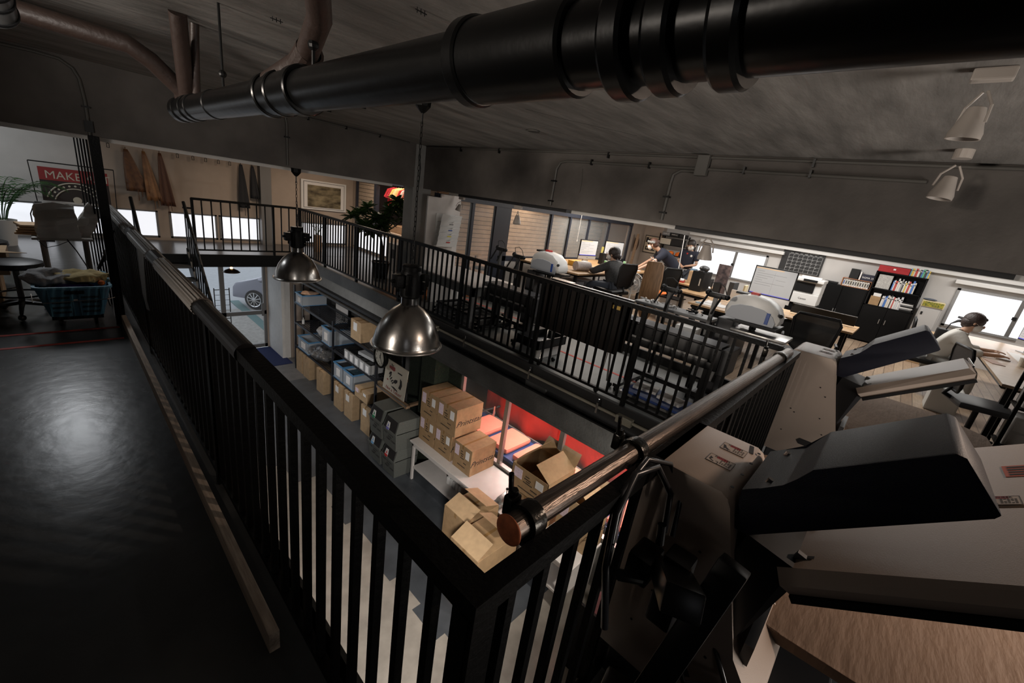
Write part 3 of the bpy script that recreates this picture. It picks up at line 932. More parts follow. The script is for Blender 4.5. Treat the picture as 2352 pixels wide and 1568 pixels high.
for (x, y, x2, y2) in ((2.55, 2.45, 2.9, 2.30), (2.9, 2.30, 3.3, 2.05), (3.3, 2.05, 3.45, 1.98)):
    b.prism([(x, y - .003, CEIL - .0008), (x, y + .003, CEIL - .0008), (x2, y2 + .003, CEIL - .0008), (x2, y2 - .003, CEIL - .0008)], (0, 0, .001))
struct(b.to('trim_29', INK))

# ================================================================ GARMENT PRESS MACHINES (near right)
CREAM = mat('cream_enamel', (0.36, 0.285, 0.235), 0.42, var=0.03, vscale=3, bump=0.06, bscale=300)
NAVY = mat('navy_textured_enamel', (0.006, 0.0065, 0.013), 0.40, bump=0.25, bscale=420, spec=0.16)
CLOTH = mat('beige_press_cloth', (0.20, 0.135, 0.095), 0.9, var=0.06, bump=0.5, bscale=7, stretch=(1, 4, 1))
STK = mat('sticker_pale', (0.40, 0.33, 0.28), 0.6)
DKR = mat('dark_red_print', (0.30, 0.012, 0.012), 0.6)


def warning_sticker(x, y, z, ax, ay, parent, hand=True):
    """printed warning label; ax = text direction, ay = up direction of the label"""
    ax = Vector(ax).normalized()
    ay = Vector(ay).normalized()
    n = ax.cross(ay)
    o = Vector((x, y, z)) + n * .0012
    P_ = lambda u, v, k=0: o + ax * u + ay * v + n * k
    W, H = .085, .062
    s = B().prism([P_(0, 0), P_(W, 0), P_(W, H), P_(0, H)], n * .0006).to('warning_label', STK, parent)
    B().prism([P_(W * .30, H * .70, .0007), P_(W * .72, H * .70, .0007), P_(W * .72, H, .0007), P_(W * .30, H, .0007)], n * .0003).to('label_band', DKR, s)
    b = B()
    for (u0, u1, v0, v1) in ((0, W, 0, .001), (0, W, H - .001, H), (0, .001, 0, H), (W - .001, W, 0, H)):
        b.prism([P_(u0, v0, .0008), P_(u1, v0, .0008), P_(u1, v1, .0008), P_(u0, v1, .0008)], n * .0003)
    for r in range(4):
        v0 = H * (.60 - r * .145)
        for c in range(5):
            u0 = W * (.50 + c * .088)
            if (r * 5 + c) % 7 != 6:
                b.prism([P_(u0, v0, .0008), P_(u0 + W * .06, v0, .0008), P_(u0 + W * .06, v0 + H * .07, .0008), P_(u0, v0 + H * .07, .0008)], n * .0003)
    if hand:
        b.prism([P_(W * .04, H * .62, .0008), P_(W * .14, H * .62, .0008), P_(W * .22, H * .36, .0008), P_(W * .44, H * .12, .0008), P_(W * .30, H * .16, .0008), P_(W * .36, H * .02, .0008), P_(W * .22, H * .18, .0008), P_(W * .12, H * .10, .0008), P_(W * .10, H * .34, .0008)], n * .0003)
    else:
        b.prism([P_(W * .08, H * .66, .0008), P_(W * .20, H * .5, .0008), P_(W * .14, H * .30, .0008), P_(W * .30, H * .16, .0008), P_(W * .27, H * .10, .0008), P_(W * .08, H * .28, .0008)], n * .0003)
        b.prism([P_(W * .34, H * .30, .0008), P_(W * .46, H * .30, .0008), P_(W * .46, H * .05, .0008), P_(W * .43, H * .05, .0008), P_(W * .43, H * .26, .0008), P_(W * .34, H * .26, .0008)], n * .0003)
    b.to('label_print', INK, s)
    text('lettering', 'DANGER', INK, s, P_(W * .51, H * .85, .0013), .013, basis=(ax, ay), ext=.0002)
    return s


def press(dx, label, stickers=True):
    t = thing('garment_press', label, 'press machine', (1.55 + dx, .1, 0))
    X0, X1 = 1.325 + dx, 1.775 + dx
    # C-shaped body: side outline in the y-z plane
    out = [(.465, .22), (.465, 1.075), (.440, 1.10), (.200, 1.10), (.175, 1.085), (.16, 1.05), (.02, .56), (-.10, .44), (-.10, .22)]
    B().prism([(X0, y, z) for y, z in out], (X1 - X0, 0, 0), bev=.012).to('body', CREAM, t, 0.6)
    b = B().prism([(X0 - .001, y, z) for y, z in [(.16, .50)] * 0 + [(.20, .36), (.12, .36), (.10, .38), (.12, .41), (.20, .41), (.22, .385)]], (-.0006, 0, 0))
    b.to('hand_slot', INK, t)
    b = B()
    for (y, z) in ((.33, .62), (.30, .60), (.15, .80), (.13, .62), (.08, .50), (.34, .42), (.20, .86)):
        b.cyl((X0 - .0015, y, z), (X0 + .001, y, z), .005, n=10)
    for k_ in range(4):
        b.cyl((X0 + .06 + k_ * .11, .185, 1.0995), (X0 + .06 + k_ * .11, .185, 1.1012), .006, n=10)
    b.box(X0 + .36, X0 + .43, .205, .22, 1.0995, 1.1012, rot=(0, 0, .2))
    b.to('screw_holes', INK, t)
    # lower throat frame
    b = B()
    for x in (X0 + .10, X1 - .12):
        b.box(x, x + .02, -.02, .03, .50, .98, rot=(.25, 0, 0))
    b.box(X0 + .06, X1 - .06, -.03, .0, .52, .60)
    b.to('lift_guides', DGR, t)
    B().box(X0 + .05, X1 - .05, .0, .14, .55, .97, rot=(.18, 0, 0)).to('throat', BPL, t)
    # raised upper head
    N0, N1 = 1.372 + dx, 1.75 + dx
    prof = [(.158, 1.115), (.115, 1.145), (.06, 1.185), (.015, 1.272), (-.215, 1.455), (-.235, 1.452), (-.325, 1.352), (-.318, 1.338), (.10, .975), (.150, .975)]
    B().prism([(N0, y, z) for y, z in prof], (N1 - N0, 0, 0), bev=.006).to('press_head', NAVY, t, 0.5)
    for x in (N0 + .06, N1 - .06):
        B().cyl((x, .105, 1.145), (x, .10, 1.163), .009, n=10).to('head_screw', CHR, t)
    # tilted lower platen
    s_ = Vector((0, -.48, .345)).normalized()
    nn = Vector((0, s_.z, -s_.y))
    p0 = Vector((0, -.015, .905))
    L = .62
    w0, w1 = 1.345 + dx, 1.80 + dx
    mk = lambda x, u, v: Vector((x, 0, 0)) + p0 + s_ * u + nn * v
    b = B()
    b.add([mk(w0 + .03, 0, .03), mk(w1 - .03, 0, .03), mk(w1 - .02, L - .02, .03), mk(w0 + .02, L - .02, .03),
           mk(w0, 0, -.01), mk(w1, 0, -.01), mk(w1, L, -.01), mk(w0, L, -.01), mk(w0 + .02, .01, -.045), mk(w1 - .02, .01, -.045), mk(w1 - .02, L - .02, -.045), mk(w0 + .02, L - .02, -.045)],
          [(0, 1, 2, 3), (0, 1, 5, 4), (1, 2, 6, 5), (2, 3, 7, 6), (3, 0, 4, 7), (4, 5, 9, 8), (5, 6, 10, 9), (6, 7, 11, 10), (7, 4, 8, 11), (8, 9, 10, 11)])
    pl = b.to('lower_platen', CREAM, t)
    b = B().prism([mk(w0 + .085, .03, .031), mk(w0 + .10, .03, .031), mk(w0 + .10, .09, .031), mk(w0 + .085, .09, .031)], nn * .001)
    b.to('platen_slot', INK, t)
    b = B().prism([mk(w0 + .01, .01, -.046), mk(w1 - .01, .01, -.046), mk(w1 - .01, L - .01, -.046), mk(w0 + .01, L - .01, -.046)], nn * -.022)
    b.to('platen_underframe', BPL, t)
    B().tube([mk(w0 + .1, L + .004, .02), mk(w1 - .02, L + .004, .02)], .006, 8).to('edge_bar', CHR, t)
    if stickers:
        warning_sticker(1.48 + dx, .305, 1.10, (0, -1, 0), (1, 0, 0), t, False)
        warning_sticker(1.62 + dx, .300, 1.10, (0, -1, 0), (1, 0, 0), t, True)
    # lower padded board
    B().prism([(1.64 + dx, -.08, .455), (1.64 + dx, .36, .455), (3.05 + dx, .36, .455), (3.22 + dx, .2, .455), (3.20 + dx, -.62, .455), (2.9 + dx, -.98, .455), (2.1 + dx, -1.02, .455), (1.66 + dx, -.50, .455)], (0, 0, .05), bev=.015).to('press_board', CLOTH, t, 0.6)
    b = B()
    b.box(X0 + .02, X1 + .9, -.30, .40, .06, .24, bev=.01)
    b.box(X0 + .5, X1 + .4, -.1, .2, .24, .455)
    for x in (X0 + .08, X1 + .8):
        for y in (-.26, .34):
            b.cyl((x, y, 0), (x, y, .06), .03, n=12)
    b.to('base', DGR, t)
    return t


m1 = press(0.0, 'nearest cream and navy garment press machine with warning stickers on its top cover')
m2 = press(2.6, 'farther cream and navy garment press machine standing at the right end of the clamped pipe')
# stickers low on the platen of the nearest machine, at the picture's right edge
s_ = Vector((0, -.48, .345)).normalized()
p_ = Vector((1.60, -.30, 1.15))
nn_ = Vector((0, s_.z, -s_.y))
gp = lambda x, u, v: Vector((x, 0, 0)) + Vector((0, -.015, .905)) + s_ * u + nn_ * v
B().prism([gp(1.795, .30, -.01), gp(2.35, .30, -.01), gp(2.35, .78, -.01), gp(1.795, .78, -.01)], nn_ * .04, bev=.006).to('side_plate', CREAM, m1)
_q = gp(1.80, .47, .030)
warning_sticker(1.80, _q.y, _q.z, (0, s_.y, s_.z), (1, 0, 0), m1, True)
_q = gp(2.06, .55, .030)
b = B().prism([gp(2.02, .545, .0305), gp(2.12, .545, .0305), gp(2.12, .64, .0305), gp(2.02, .64, .0305)], nn_ * .0008)
lb = b.to('warning_label', mat('orange_red_print', (0.42, 0.06, 0.015), 0.6), m1)
b = B()
for k_ in range(4):
    b.prism([gp(2.032 + k_ * .022, .556, .0315), gp(2.044 + k_ * .022, .556, .0315), gp(2.044 + k_ * .022, .63, .0315), gp(2.032 + k_ * .022, .63, .0315)], nn_ * .0005)
b.to('label_print', INK, lb)

# press machine fittings between the railing and the nearest press: black arm, hoses and pedal gear
t = thing('pedal_mechanism', 'black lever and pneumatic mechanism with looping hoses left of the nearest press', 'mechanism', (1.15, .2, 0))
b = B()
b.box(1.02, 1.10, .10, .18, .30, 1.02, bev=.006, rot=(.15, .35, 0))
b.box(.93, 1.22, .14, .24, .86, .94, bev=.01, rot=(0, .5, .4))
b.box(1.14, 1.22, .18, .26, .66, .92, bev=.01)
b.to('arm', BLKM, t, 0.5)
b = B()
b.box(1.13, 1.24, .28, .36, .76, .86, bev=.012)
b.cyl((1.12, .30, .80), (1.05, .34, .83), .018, n=12)
b.cyl((1.22, .30, .88), (1.22, .31, .95), .014, n=12)
b.to('valve_block', BLKM, t, 0.5)
hose = mat('black_rubber_hose', (0.016, 0.016, 0.018), 0.3)
B().tube([(1.23, .30, .92), (1.28, .33, 1.03), (1.24, .38, 1.12), (1.12, .40, 1.13), (1.00, .38, 1.06), (.95, .35, .92), (.93, .30, .75)], .011, 10).to('hose', hose, t, True)
B().tube([(1.26, .28, .90), (1.34, .31, 1.0), (1.33, .37, 1.10), (1.20, .405, 1.15), (1.05, .40, 1.10), (.97, .36, .98)], .009, 10).to('hose', hose, t, True)
B().tube([(1.30, .22, .55), (1.20, .10, .48), (1.28, .0, .5), (1.36, .10, .58)], .010, 10).to('hose', hose, t, True)
b = B()
b.prism([(1.00, .28, .50), (1.02, .10, .52), (1.10, -.02, .50), (1.22, -.06, .46), (1.20, -.13, .46), (1.04, -.10, .50), (.92, .04, .54), (.90, .26, .52)], (0, 0, .06), bev=.012)
b.to('curved_guard', BLKM, t, 0.5)
B().prism([(1.12, .03, .30), (1.30, -.08, .34), (1.33, -.13, .34), (1.28, -.16, .34), (1.10, -.05, .30)], (0, 0, .02), bev=.008).to('pedal', BPL, t)
b = B()
b.box(.98, 1.30, -.12, .3, .0, .04, bev=.006)
b.box(1.06, 1.12, .08, .14, .04, .34)
b.to('foot_plate', BLK, t)
o = B().tube([(.86, .20, .62), (.865, .19, .70), (.885, .18, .72), (.905, .17, .70), (.91, .165, .62)], .006, 8).cyl((.865, .20, .60), (.92, .16, .60), .012, n=10)
o.box(.86, .95, .10, .22, .50, .60, bev=.01, rot=(0, 0, .5))
o = o.to('clip_lamp', BLKM)
o.parent = t
o = None

# ================================================================ GROUND FLOOR
def script_print(parent, loc, size, r, u, m=INK):
    return text('lettering', 'Printstar', m, parent, loc, size, shear=.45, basis=(r, u), sx=1.15)


def carton(x0, y0, z0, sx, sy, sz, label, group=None, prints='all', m=CARD, openup=False, labels=True, parent=None):
    t = thing('cardboard_box', label, 'box', (x0 + sx / 2, y0 + sy / 2, z0), group=group)
    if not openup:
        B().box(x0, x0 + sx, y0, y0 + sy, z0, z0 + sz, bev=.004).to('carton', m, t)
        B().box(x0 - .001, x0 + sx + .001, y0 + sy * .46, y0 + sy * .54, z0 + sz + .0002, z0 + sz + .0015).to('tape', TAPE, t)
        B().box(x0 - .002, x0 - .0002, y0 + sy * .46, y0 + sy * .54, z0 + sz - .06, z0 + sz).to('tape', TAPE, t)
    else:
        b = B()
        th = .006
        b.box(x0, x0 + th, y0, y0 + sy, z0, z0 + sz)
        b.box(x0 + sx - th, x0 + sx, y0, y0 + sy, z0, z0 + sz)
        b.box(x0, x0 + sx, y0, y0 + th, z0, z0 + sz)
        b.box(x0, x0 + sx, y0 + sy - th, y0 + sy, z0, z0 + sz)
        b.box(x0, x0 + sx, y0, y0 + sy, z0, z0 + th)
        b.to('carton', m, t)
        zt_ = z0 + sz
        fl = sy * .5
        for (sg, ang) in ((-1, 30), (1, 48)):
            a = math.radians(ang)
            yb_ = y0 + (.003 if sg < 0 else sy - .003)
            B().prism([(x0 + .005, yb_, zt_), (x0 + sx - .005, yb_, zt_), (x0 + sx - .005, yb_ - sg * fl * math.cos(a) * .9, zt_ + fl * math.sin(a)), (x0 + .005, yb_ - sg * fl * math.cos(a) * .9, zt_ + fl * math.sin(a))], (0, 0, .005)).to('flap', m, t)
        B().prism([(x0 + sx - .003, y0 + .01, zt_), (x0 + sx - .003, y0 + sy - .01, zt_), (x0 + sx + .12, y0 + sy - .02, zt_ + .16), (x0 + sx + .12, y0 + .02, zt_ + .16)], (0, 0, .005)).to('flap', m, t)
    f = Vector((x0 - .0015, 0, 0))
    LAB = mat('pink_white_label', (0.62, 0.50, 0.56), 0.7, var=0.12, vscale=40)
    if labels:
        zz = z0 + sz * .52
        B().box(x0 - .003, x0 - .0005, y0 + sy * .70, y0 + sy * .93, zz, zz + sz * .38).to('shipping_label', LAB, t)
        B().box(x0 - .003, x0 - .0005, y0 + sy * .12, y0 + sy * .32, zz + .02, zz + sz * .34).to('shipping_label', PAP, t)
    if prints:
        b = B()
        for i, (a, c, q) in enumerate(((.45, .66, .64), (.47, .60, .56), (.40, .66, .48), (.25, .45, .34), (.30, .78, .18), (.5, .62, .74))):
            n = int((c - a) * sy / .022)
            for j in range(n):
                ya = y0 + sy * a + j * .022
                b.box(x0 - .002, x0 - .0006, ya, ya + .016, z0 + sz * q, z0 + sz * q + .016)
        b.to('stencil_print', INK, t)
        script_print(t, (x0 + sx * .5, y0 - .0012, z0 + sz * .45), .13, (1, 0, 0), (0, 0, 1))
    return t


# white work table with lower shelf
WT = mat('white_laminate', (0.60, 0.56, 0.53), 0.4, var=0.04)
t = thing('work_table', 'long white work table with a lower shelf carrying the taped cartons', 'table', (4.1, 3.6, G0))
TX0, TX1, TY0, TY1 = 3.58, 4.27, 1.7, 5.02
B().box(TX0, TX1, TY0, TY1, -2.08, -2.05, bev=.004).to('table_top', WT, t)
b = B().box(TX0 + .03, TX1 - .03, TY0 + .03, TY0 + .06, -2.15, -2.08).box(TX0 + .03, TX0 + .06, TY0, TY1 - .03, -2.15, -2.08).box(TX0 + .03, TX1 - .03, TY1 - .06, TY1 - .03, -2.15, -2.08)
b.to('apron', WT, t)
for x in (TX0 + .03, TX1 - .07):
    for y in (TY0 + .03, TY1 - .08):
        B().box(x, x + .04, y, y + .04, G0, -2.08).to('leg', WT, t)
B().box(TX0 + .04, TX1 - .04, TY0 + .05, TY1 - .08, -2.56, -2.53).to('lower_shelf', WT, t)
proto = None
for i in range(5):
    if proto is None:
        b = B().box(3.80, 3.92, 4.20, 4.262, -2.53, -2.40, bev=.012)
        b.box(3.82, 3.90, 4.21, 4.25, -2.405, -2.38, bev=.006)
        proto = b.to('plastic_tub', WPL)
        tag(proto, 'small white plastic tub on the lower shelf of the white table', 'tub', 'white tubs in a row on the table shelf')
    else:
        o = proto.copy()
        col.objects.link(o)
        o.location = (0, -.075 * i, 0)
o = B().box(3.80, 3.95, 3.55, 3.72, -2.53, -2.50).cyl((3.86, 3.62, -2.50), (3.86, 3.62, -2.47), .03).to('cable_reel', ALU)
tag(o, 'small metal fitting lying on the lower table shelf right of the white tubs', 'fitting')

bx = 3.74
carton(bx, 4.60, -2.05, .50, .41, .455, 'lower carton of the left stack at the far end of the white table')
carton(bx - .005, 4.595, -1.594, .51, .42, .46, 'upper carton of the left stack on the white table, farthest left')
carton(bx, 4.17, -2.05, .50, .41, .455, 'lower middle carton on the white table, under the box with script lettering')
carton(bx - .01, 4.11, -1.594, .53, .46, .47, 'top carton with black script lettering on the second stack of the white table')
carton(bx, 3.70, -2.05, .50, .40, .44, 'single low carton at the near end of the stacks, its script lettering facing the railing')
carton(3.70, 2.32, -2.05, .52, .56, .42, 'closed carton under the open flapped box on the white table')
carton(3.68, 2.28, -1.628, .56, .60, .36, 'open carton with raised flaps on top of another at the near table end', openup=True)
carton(3.90, 1.72, -2.05, .36, .5, .62, 'carton with a light folded flap right behind the open flapped box', openup=True, m=CARD2)
# boxes on the floor beside the table
carton(2.70, 2.36, G0, .66, .48, .455, 'lower floor carton of the near stack beside the white table')
tb = carton(2.70, 2.36, G0 + .457, .66, .48, .455, 'upper floor carton of the near stack with script lettering facing the far left', prints=None, labels=False)
text('lettering', 'Printstar', INK, tb, (2.6985, 2.60, G0 + .66), .135, shear=.45, basis=((0, -1, 0), (0, 0, 1)), sx=1.1)
for (xa, xb, h0, h1) in ((2.70, 2.92, 0, .11), (3.36, 3.12, 0, .12)):
    B().prism([(xa, 2.37, G0 + .914), (xa, 2.83, G0 + .914), (xb, 2.83, G0 + .914 + h1), (xb, 2.37, G0 + .914 + h1)], (0, 0, .005)).to('flap', CARD2, tb)
carton(2.98, 2.88, G0, .56, .44, .46, 'lower floor carton hidden behind the near stack')
tb = carton(2.98, 2.88, G0 + .462, .56, .44, .44, 'upper floor carton behind the near stack with half open top flaps', prints=None, labels=False)
B().prism([(2.98, 2.89, G0 + .905), (2.98, 3.31, G0 + .905), (3.20, 3.31, G0 + .99), (3.20, 2.89, G0 + .99)], (0, 0, .005)).to('flap', CARD2, tb)
B().prism([(3.54, 2.89, G0 + .905), (3.54, 3.31, G0 + .905), (3.30, 3.31, G0 + 1.0), (3.30, 2.89, G0 + 1.0)], (0, 0, .005)).to('flap', CARD2, tb)
# silver hand machine on the table end
t = thing('hand_press', 'small silver hand machine with a black knob at the near end of the white table', 'machine', (3.72, 3.0, -2.05))
b = B().box(3.62, 3.84, 2.94, 3.08, -2.05, -2.0, bev=.012)
b.prism([(3.62, 2.98, -2.0), (3.84, 2.98, -2.0), (3.84, 2.98, -1.93), (3.70, 2.98, -1.95)], (0, .08, 0), bev=.008)
b.to('body', ALU, t, 0.6)
B().ball((3.83, 3.02, -1.86), .02).cyl((3.83, 3.02, -1.94), (3.83, 3.02, -1.87), .006).to('knob', BPL, t, True)
B().box(3.60, 3.86, 2.92, 2.94, -2.05, -2.03).to('rail', CHR, t)

# ---- four grey recycling bins in two stacks
BIN = mat('grey_speckled_bin', (0.125, 0.13, 0.118), 0.5, rgb2=(0.09, 0.095, 0.085), vscale=90)
BING = {}


def waste_bin(y0, z0, label, lab_col, last):
    x0, w, d, h = 3.36, .42, .46, .52
    t = thing('waste_bin', label, 'bin', (x0 + d / 2, y0 + w / 2, z0))
    b = B()
    b.add([(x0 + .03, y0 + .03, z0), (x0 + .03, y0 + w - .03, z0), (x0 + d - .02, y0 + w - .02, z0), (x0 + d - .02, y0 + .02, z0),
           (x0, y0 + .005, z0 + h * .62), (x0, y0 + w - .005, z0 + h * .62), (x0 + d, y0 + w, z0 + h * .62), (x0 + d, y0, z0 + h * .62)],
          [(0, 1, 2, 3), (0, 1, 5, 4), (1, 2, 6, 5), (2, 3, 7, 6), (3, 0, 4, 7)])
    b.box(x0 - .008, x0 + .02, y0, y0 + w, z0 + h * .60, z0 + h * .64)
    zz = z0 + h * .64
    zt_ = z0 + h * (1.0 if not last else 1.04)
    sl = .07
    b.add([(x0 + .0, y0 + .01, zz), (x0 + .0, y0 + w - .01, zz), (x0 + d, y0 + w, zz), (x0 + d, y0, zz), (x0 + sl, y0 + .03, zt_), (x0 + sl, y0 + w - .03, zt_), (x0 + d, y0 + w - .01, zt_), (x0 + d, y0 + .01, zt_)],
          [(4, 5, 6, 7), (1, 2, 6, 5), (2, 3, 7, 6), (3, 0, 4, 7), (0, 1, 5, 4)])
    b.to('bin_body', BIN, t)
    B().prism([(x0 - .002 + .006, y0 + .035, zz + .012), (x0 - .002 + .006, y0 + w - .035, zz + .012), (x0 + sl - .012, y0 + w - .05, zt_ - .014), (x0 + sl - .012, y0 + .05, zt_ - .014)], (-.004, 0, .001)).to('opening', INK, t)
    yl = y0 + w - .16
    pts = [(yl + .045, .0), (yl - .045 + .09 - .09, .0)]
    n0 = Vector((x0 - .004, 0, zz + .01))
    hx = [(-.035, .0), (.035, .0), (.048, .045), (.035, .13), (-.035, .13), (-.048, .045)]
    B().prism([(x0 - .004 + .03 * q / .13, yl - p, zz + .0 + q) for p, q in hx], (-.003, 0, 0)).to('sorting_label', WPL, t)
    B().prism([(x0 - .008 + .03 * q / .13, yl - p, zz + q) for p, q in [(-.035, .0), (.035, .0), (.046, .04), (-.046, .04)]], (-.002, 0, 0)).to('label_band', lab_col, t)
    B().prism([(x0 - .006 + .03 * q / .13, yl - p, zz + q) for p, q in [(-.02, .055), (.02, .055), (.0, .11)]], (-.003, 0, 0)).to('label_symbol', lab_col, t)
    for i, (s, dz) in enumerate((('KEEP CLEAN', .50), ('AND', .40), ('KEEP CALM', .30))):
        text('lettering', s, INK, t, (x0 + .006 + (.62 - dz) * .04, y0 + w * (.55 - .08 * (i)), z0 + h * dz), .052, basis=((0, -1, 0), (-.06, 0, 1)), ext=.006)
    return t


GRN = mat('green_label', (0.03, 0.22, 0.10), 0.5)
LBL = mat('light_blue_label', (0.15, 0.35, 0.60), 0.5)
PUR = mat('purple_label', (0.16, 0.15, 0.42), 0.5)
RDL = mat('red_label', (0.50, 0.03, 0.03), 0.5)
waste_bin(5.56, G0, 'lower grey waste bin of the left stack with a light blue label', LBL, False)
waste_bin(5.56, G0 + .52, 'upper grey waste bin of the left stack with a green label', GRN, True)
waste_bin(5.10, G0, 'lower grey waste bin of the right stack with a red label', RDL, False)
waste_bin(5.10, G0 + .52, 'upper grey waste bin of the right stack with a purple blue label', PUR, True)

# ---- ledge with the hand poster and the wall clock
t = thing('picture_ledge', 'narrow wooden picture ledge with a metal front edge above the grey bins', 'shelf', (3.8, 5.9, -1.66))
B().box(3.72, 3.80, 5.40, 6.44, -1.70, -1.655).to('board', PINE, t)
B().box(3.712, 3.722, 5.40, 6.44, -1.66, -1.64).to('metal_edge', ALU, t)
B().box(3.80, 4.28, 5.46, 5.52, -1.72, -1.68).box(3.80, 4.5, 6.34, 6.40, -1.72, -1.68).to('bracket', PINE, t)
t = thing('hand_poster', 'cream poster of a gripping hand standing on the wooden ledge', 'poster', (3.77, 5.92, -1.65))
tilt = .03
PO = lambda u, v, k=0: (3.765 + v * .06 - k, 6.26 - u * .70, -1.64 + v * .56)
B().prism([PO(0, 0), PO(1, 0), PO(1, 1), PO(0, 1)], (.012, 0, 0)).to('board', mat('cream_poster_board', (0.42, 0.38, 0.31), 0.6, var=0.04), t)
b = B()
k_ = .003
# hand: palm, cuff, fingers
b.prism([PO(.44, .42, k_), PO(.52, .50, k_), PO(.62, .52, k_), (PO(.62, .44, k_)), PO(.54, .36, k_)], (.001, 0, 0))
for (u, v, du, dv) in ((.20, .56, .05, .10), (.24, .48, .06, .12), (.28, .42, .07, .10), (.33, .37, .08, .08), (.38, .33, .09, .07)):
    b.prism([PO(u, v, k_), PO(u + du, v + dv, k_), PO(u + du + .03, v + dv - .02, k_), PO(u + .03, v - .03, k_)], (.001, 0, 0))
b.prism([PO(.24, .60, k_), PO(.30, .68, k_), PO(.33, .64, k_), PO(.28, .54, k_)], (.001, 0, 0))
b.prism([PO(.72, .62, k_), PO(.80, .58, k_), PO(.84, .44, k_), PO(.80, .28, k_), PO(.70, .30, k_), PO(.74, .44, k_)], (.001, 0, 0))
b.prism([PO(.36, .22, k_), PO(.50, .24, k_), PO(.66, .20, k_), PO(.70, .16, k_), PO(.50, .18, k_)], (.001, 0, 0))
b.prism([PO(.58, .78, k_), PO(.78, .78, k_), PO(.78, .74, k_), PO(.58, .74, k_)], (.001, 0, 0))
b.to('hand_drawing', INK, t)
REDB = mat('brown_red_print', (0.20, 0.045, 0.04), 0.7)
b = B().prism([PO(.18, .84, k_), PO(.44, .86, k_), PO(.46, .76, k_), PO(.40, .72, k_), PO(.18, .76, k_)], (.001, 0, 0))
b.prism([PO(.14, .36, k_), PO(.18, .39, k_), PO(.22, .36, k_), PO(.18, .32, k_)], (.001, 0, 0))
b.to('red_motif', REDB, t)
text('lettering', 'Not a Token!', REDB, t, PO(.50, .10, .004), .092, basis=((0, -1, 0), (.1, 0, 1)), shear=.3)
text('lettering', 'The', INK, t, PO(.30, .89, .005), .05, basis=((0, -1, 0), (.1, 0, 1)), shear=.3)
t = thing('wall_clock', 'round black rimmed clock with arabic numerals above the hand poster', 'clock', (3.74, 6.20, -1.0))
cc = Vector((3.66, 6.20, -1.01))
B().lathe([(0, .0), (.185, .0), (.20, -.02), (.205, -.05), (.20, -.08), (.175, -.09), (.168, -.06)], cc + Vector((.05, 0, 0)), 40, 'X').to('rim', BLK, t, 0.6)
B().cyl(cc + Vector((-.004, 0, 0)), cc + Vector((.0, 0, 0)), .172, n=40).to('dial', mat('cream_dial', (0.40, 0.37, 0.31), 0.6), t)
for h in range(1, 13):
    a = h * PI / 6
    text('numeral', str(h), INK, t, cc + Vector((-.006, -.135 * math.sin(a), .135 * math.cos(a))), .05, basis=((0, -1, 0), (0, 0, 1)))
for (a, l, wd) in ((12.42 * PI / 6, .085, .009), (5 * PI / 6, .13, .006)):
    d_ = Vector((0, -math.sin(a), math.cos(a)))
    e_ = Vector((0, math.cos(a), math.sin(a)))
    B().prism([cc + Vector((-.009, 0, 0)) + d_ * -.03 + e_ * wd, cc + Vector((-.009, 0, 0)) + d_ * -.03 - e_ * wd, cc + Vector((-.009, 0, 0)) + d_ * l - e_ * wd * .6, cc + Vector((-.009, 0, 0)) + d_ * l + e_ * wd * .6], (-.002, 0, 0)).to('hand', INK, t)
B().box(3.70, 4.30, 6.17, 6.23, -1.04, -.98).to('wall_arm', BLK, t)

# ---- wire shelving
RK = mat('dark_rack_steel', (0.022, 0.023, 0.028), 0.4, 0.3)
t = thing('storage_rack', 'long dark steel rack with wire shelves along the wall under the right mezzanine', 'shelving', (3.95, 8.3, G0))
SX0, SX1 = 3.70, 4.28
for y in (10.28, 8.22, 6.42):
    for x in (SX0, SX1):
        B().box(x, x + .04, y - .02, y + .02, G0, -.66 if y > 9 or x > 4 else -.95).to('upright', RK, t)
LV = (-1.06, -1.56, -2.16)
for (ya_, yb_) in ((8.24, 10.26), (6.44, 8.20)):
    for z in LV:
        if ya_ < 8 and z < -2:
            z = -2.16
        fr = B()
        for x in (SX0 + .005, SX1 + .005):
            fr.box(x, x + .03, ya_, yb_, z - .05, z)
        fr.box(SX0, SX1 + .04, ya_, ya_ + .03, z - .04, z).box(SX0, SX1 + .04, yb_ - .03, yb_, z - .04, z)
        f = fr.to('shelf_frame', RK, t)
        g = B()
        n = int((yb_ - ya_) / .055)
        for i in range(1, n):
            y = ya_ + (yb_ - ya_) * i / n
            g.box(SX0 + .03, SX1, y - .004, y + .004, z - .006, z)
        for i in range(1, 10):
            x = SX0 + .03 + (SX1 - SX0 - .03) * i / 10
            g.box(x - .004, x + .004, ya_ + .02, yb_ - .02, z - .010, z - .004)
        g.to('wire_mesh', RK, f)

CLR = mat('milky_clear_plastic', (0.42, 0.45, 0.48), 0.25, alpha=0.75)
LID = mat('blue_crate_rim', (0.08, 0.22, 0.40), 0.35)


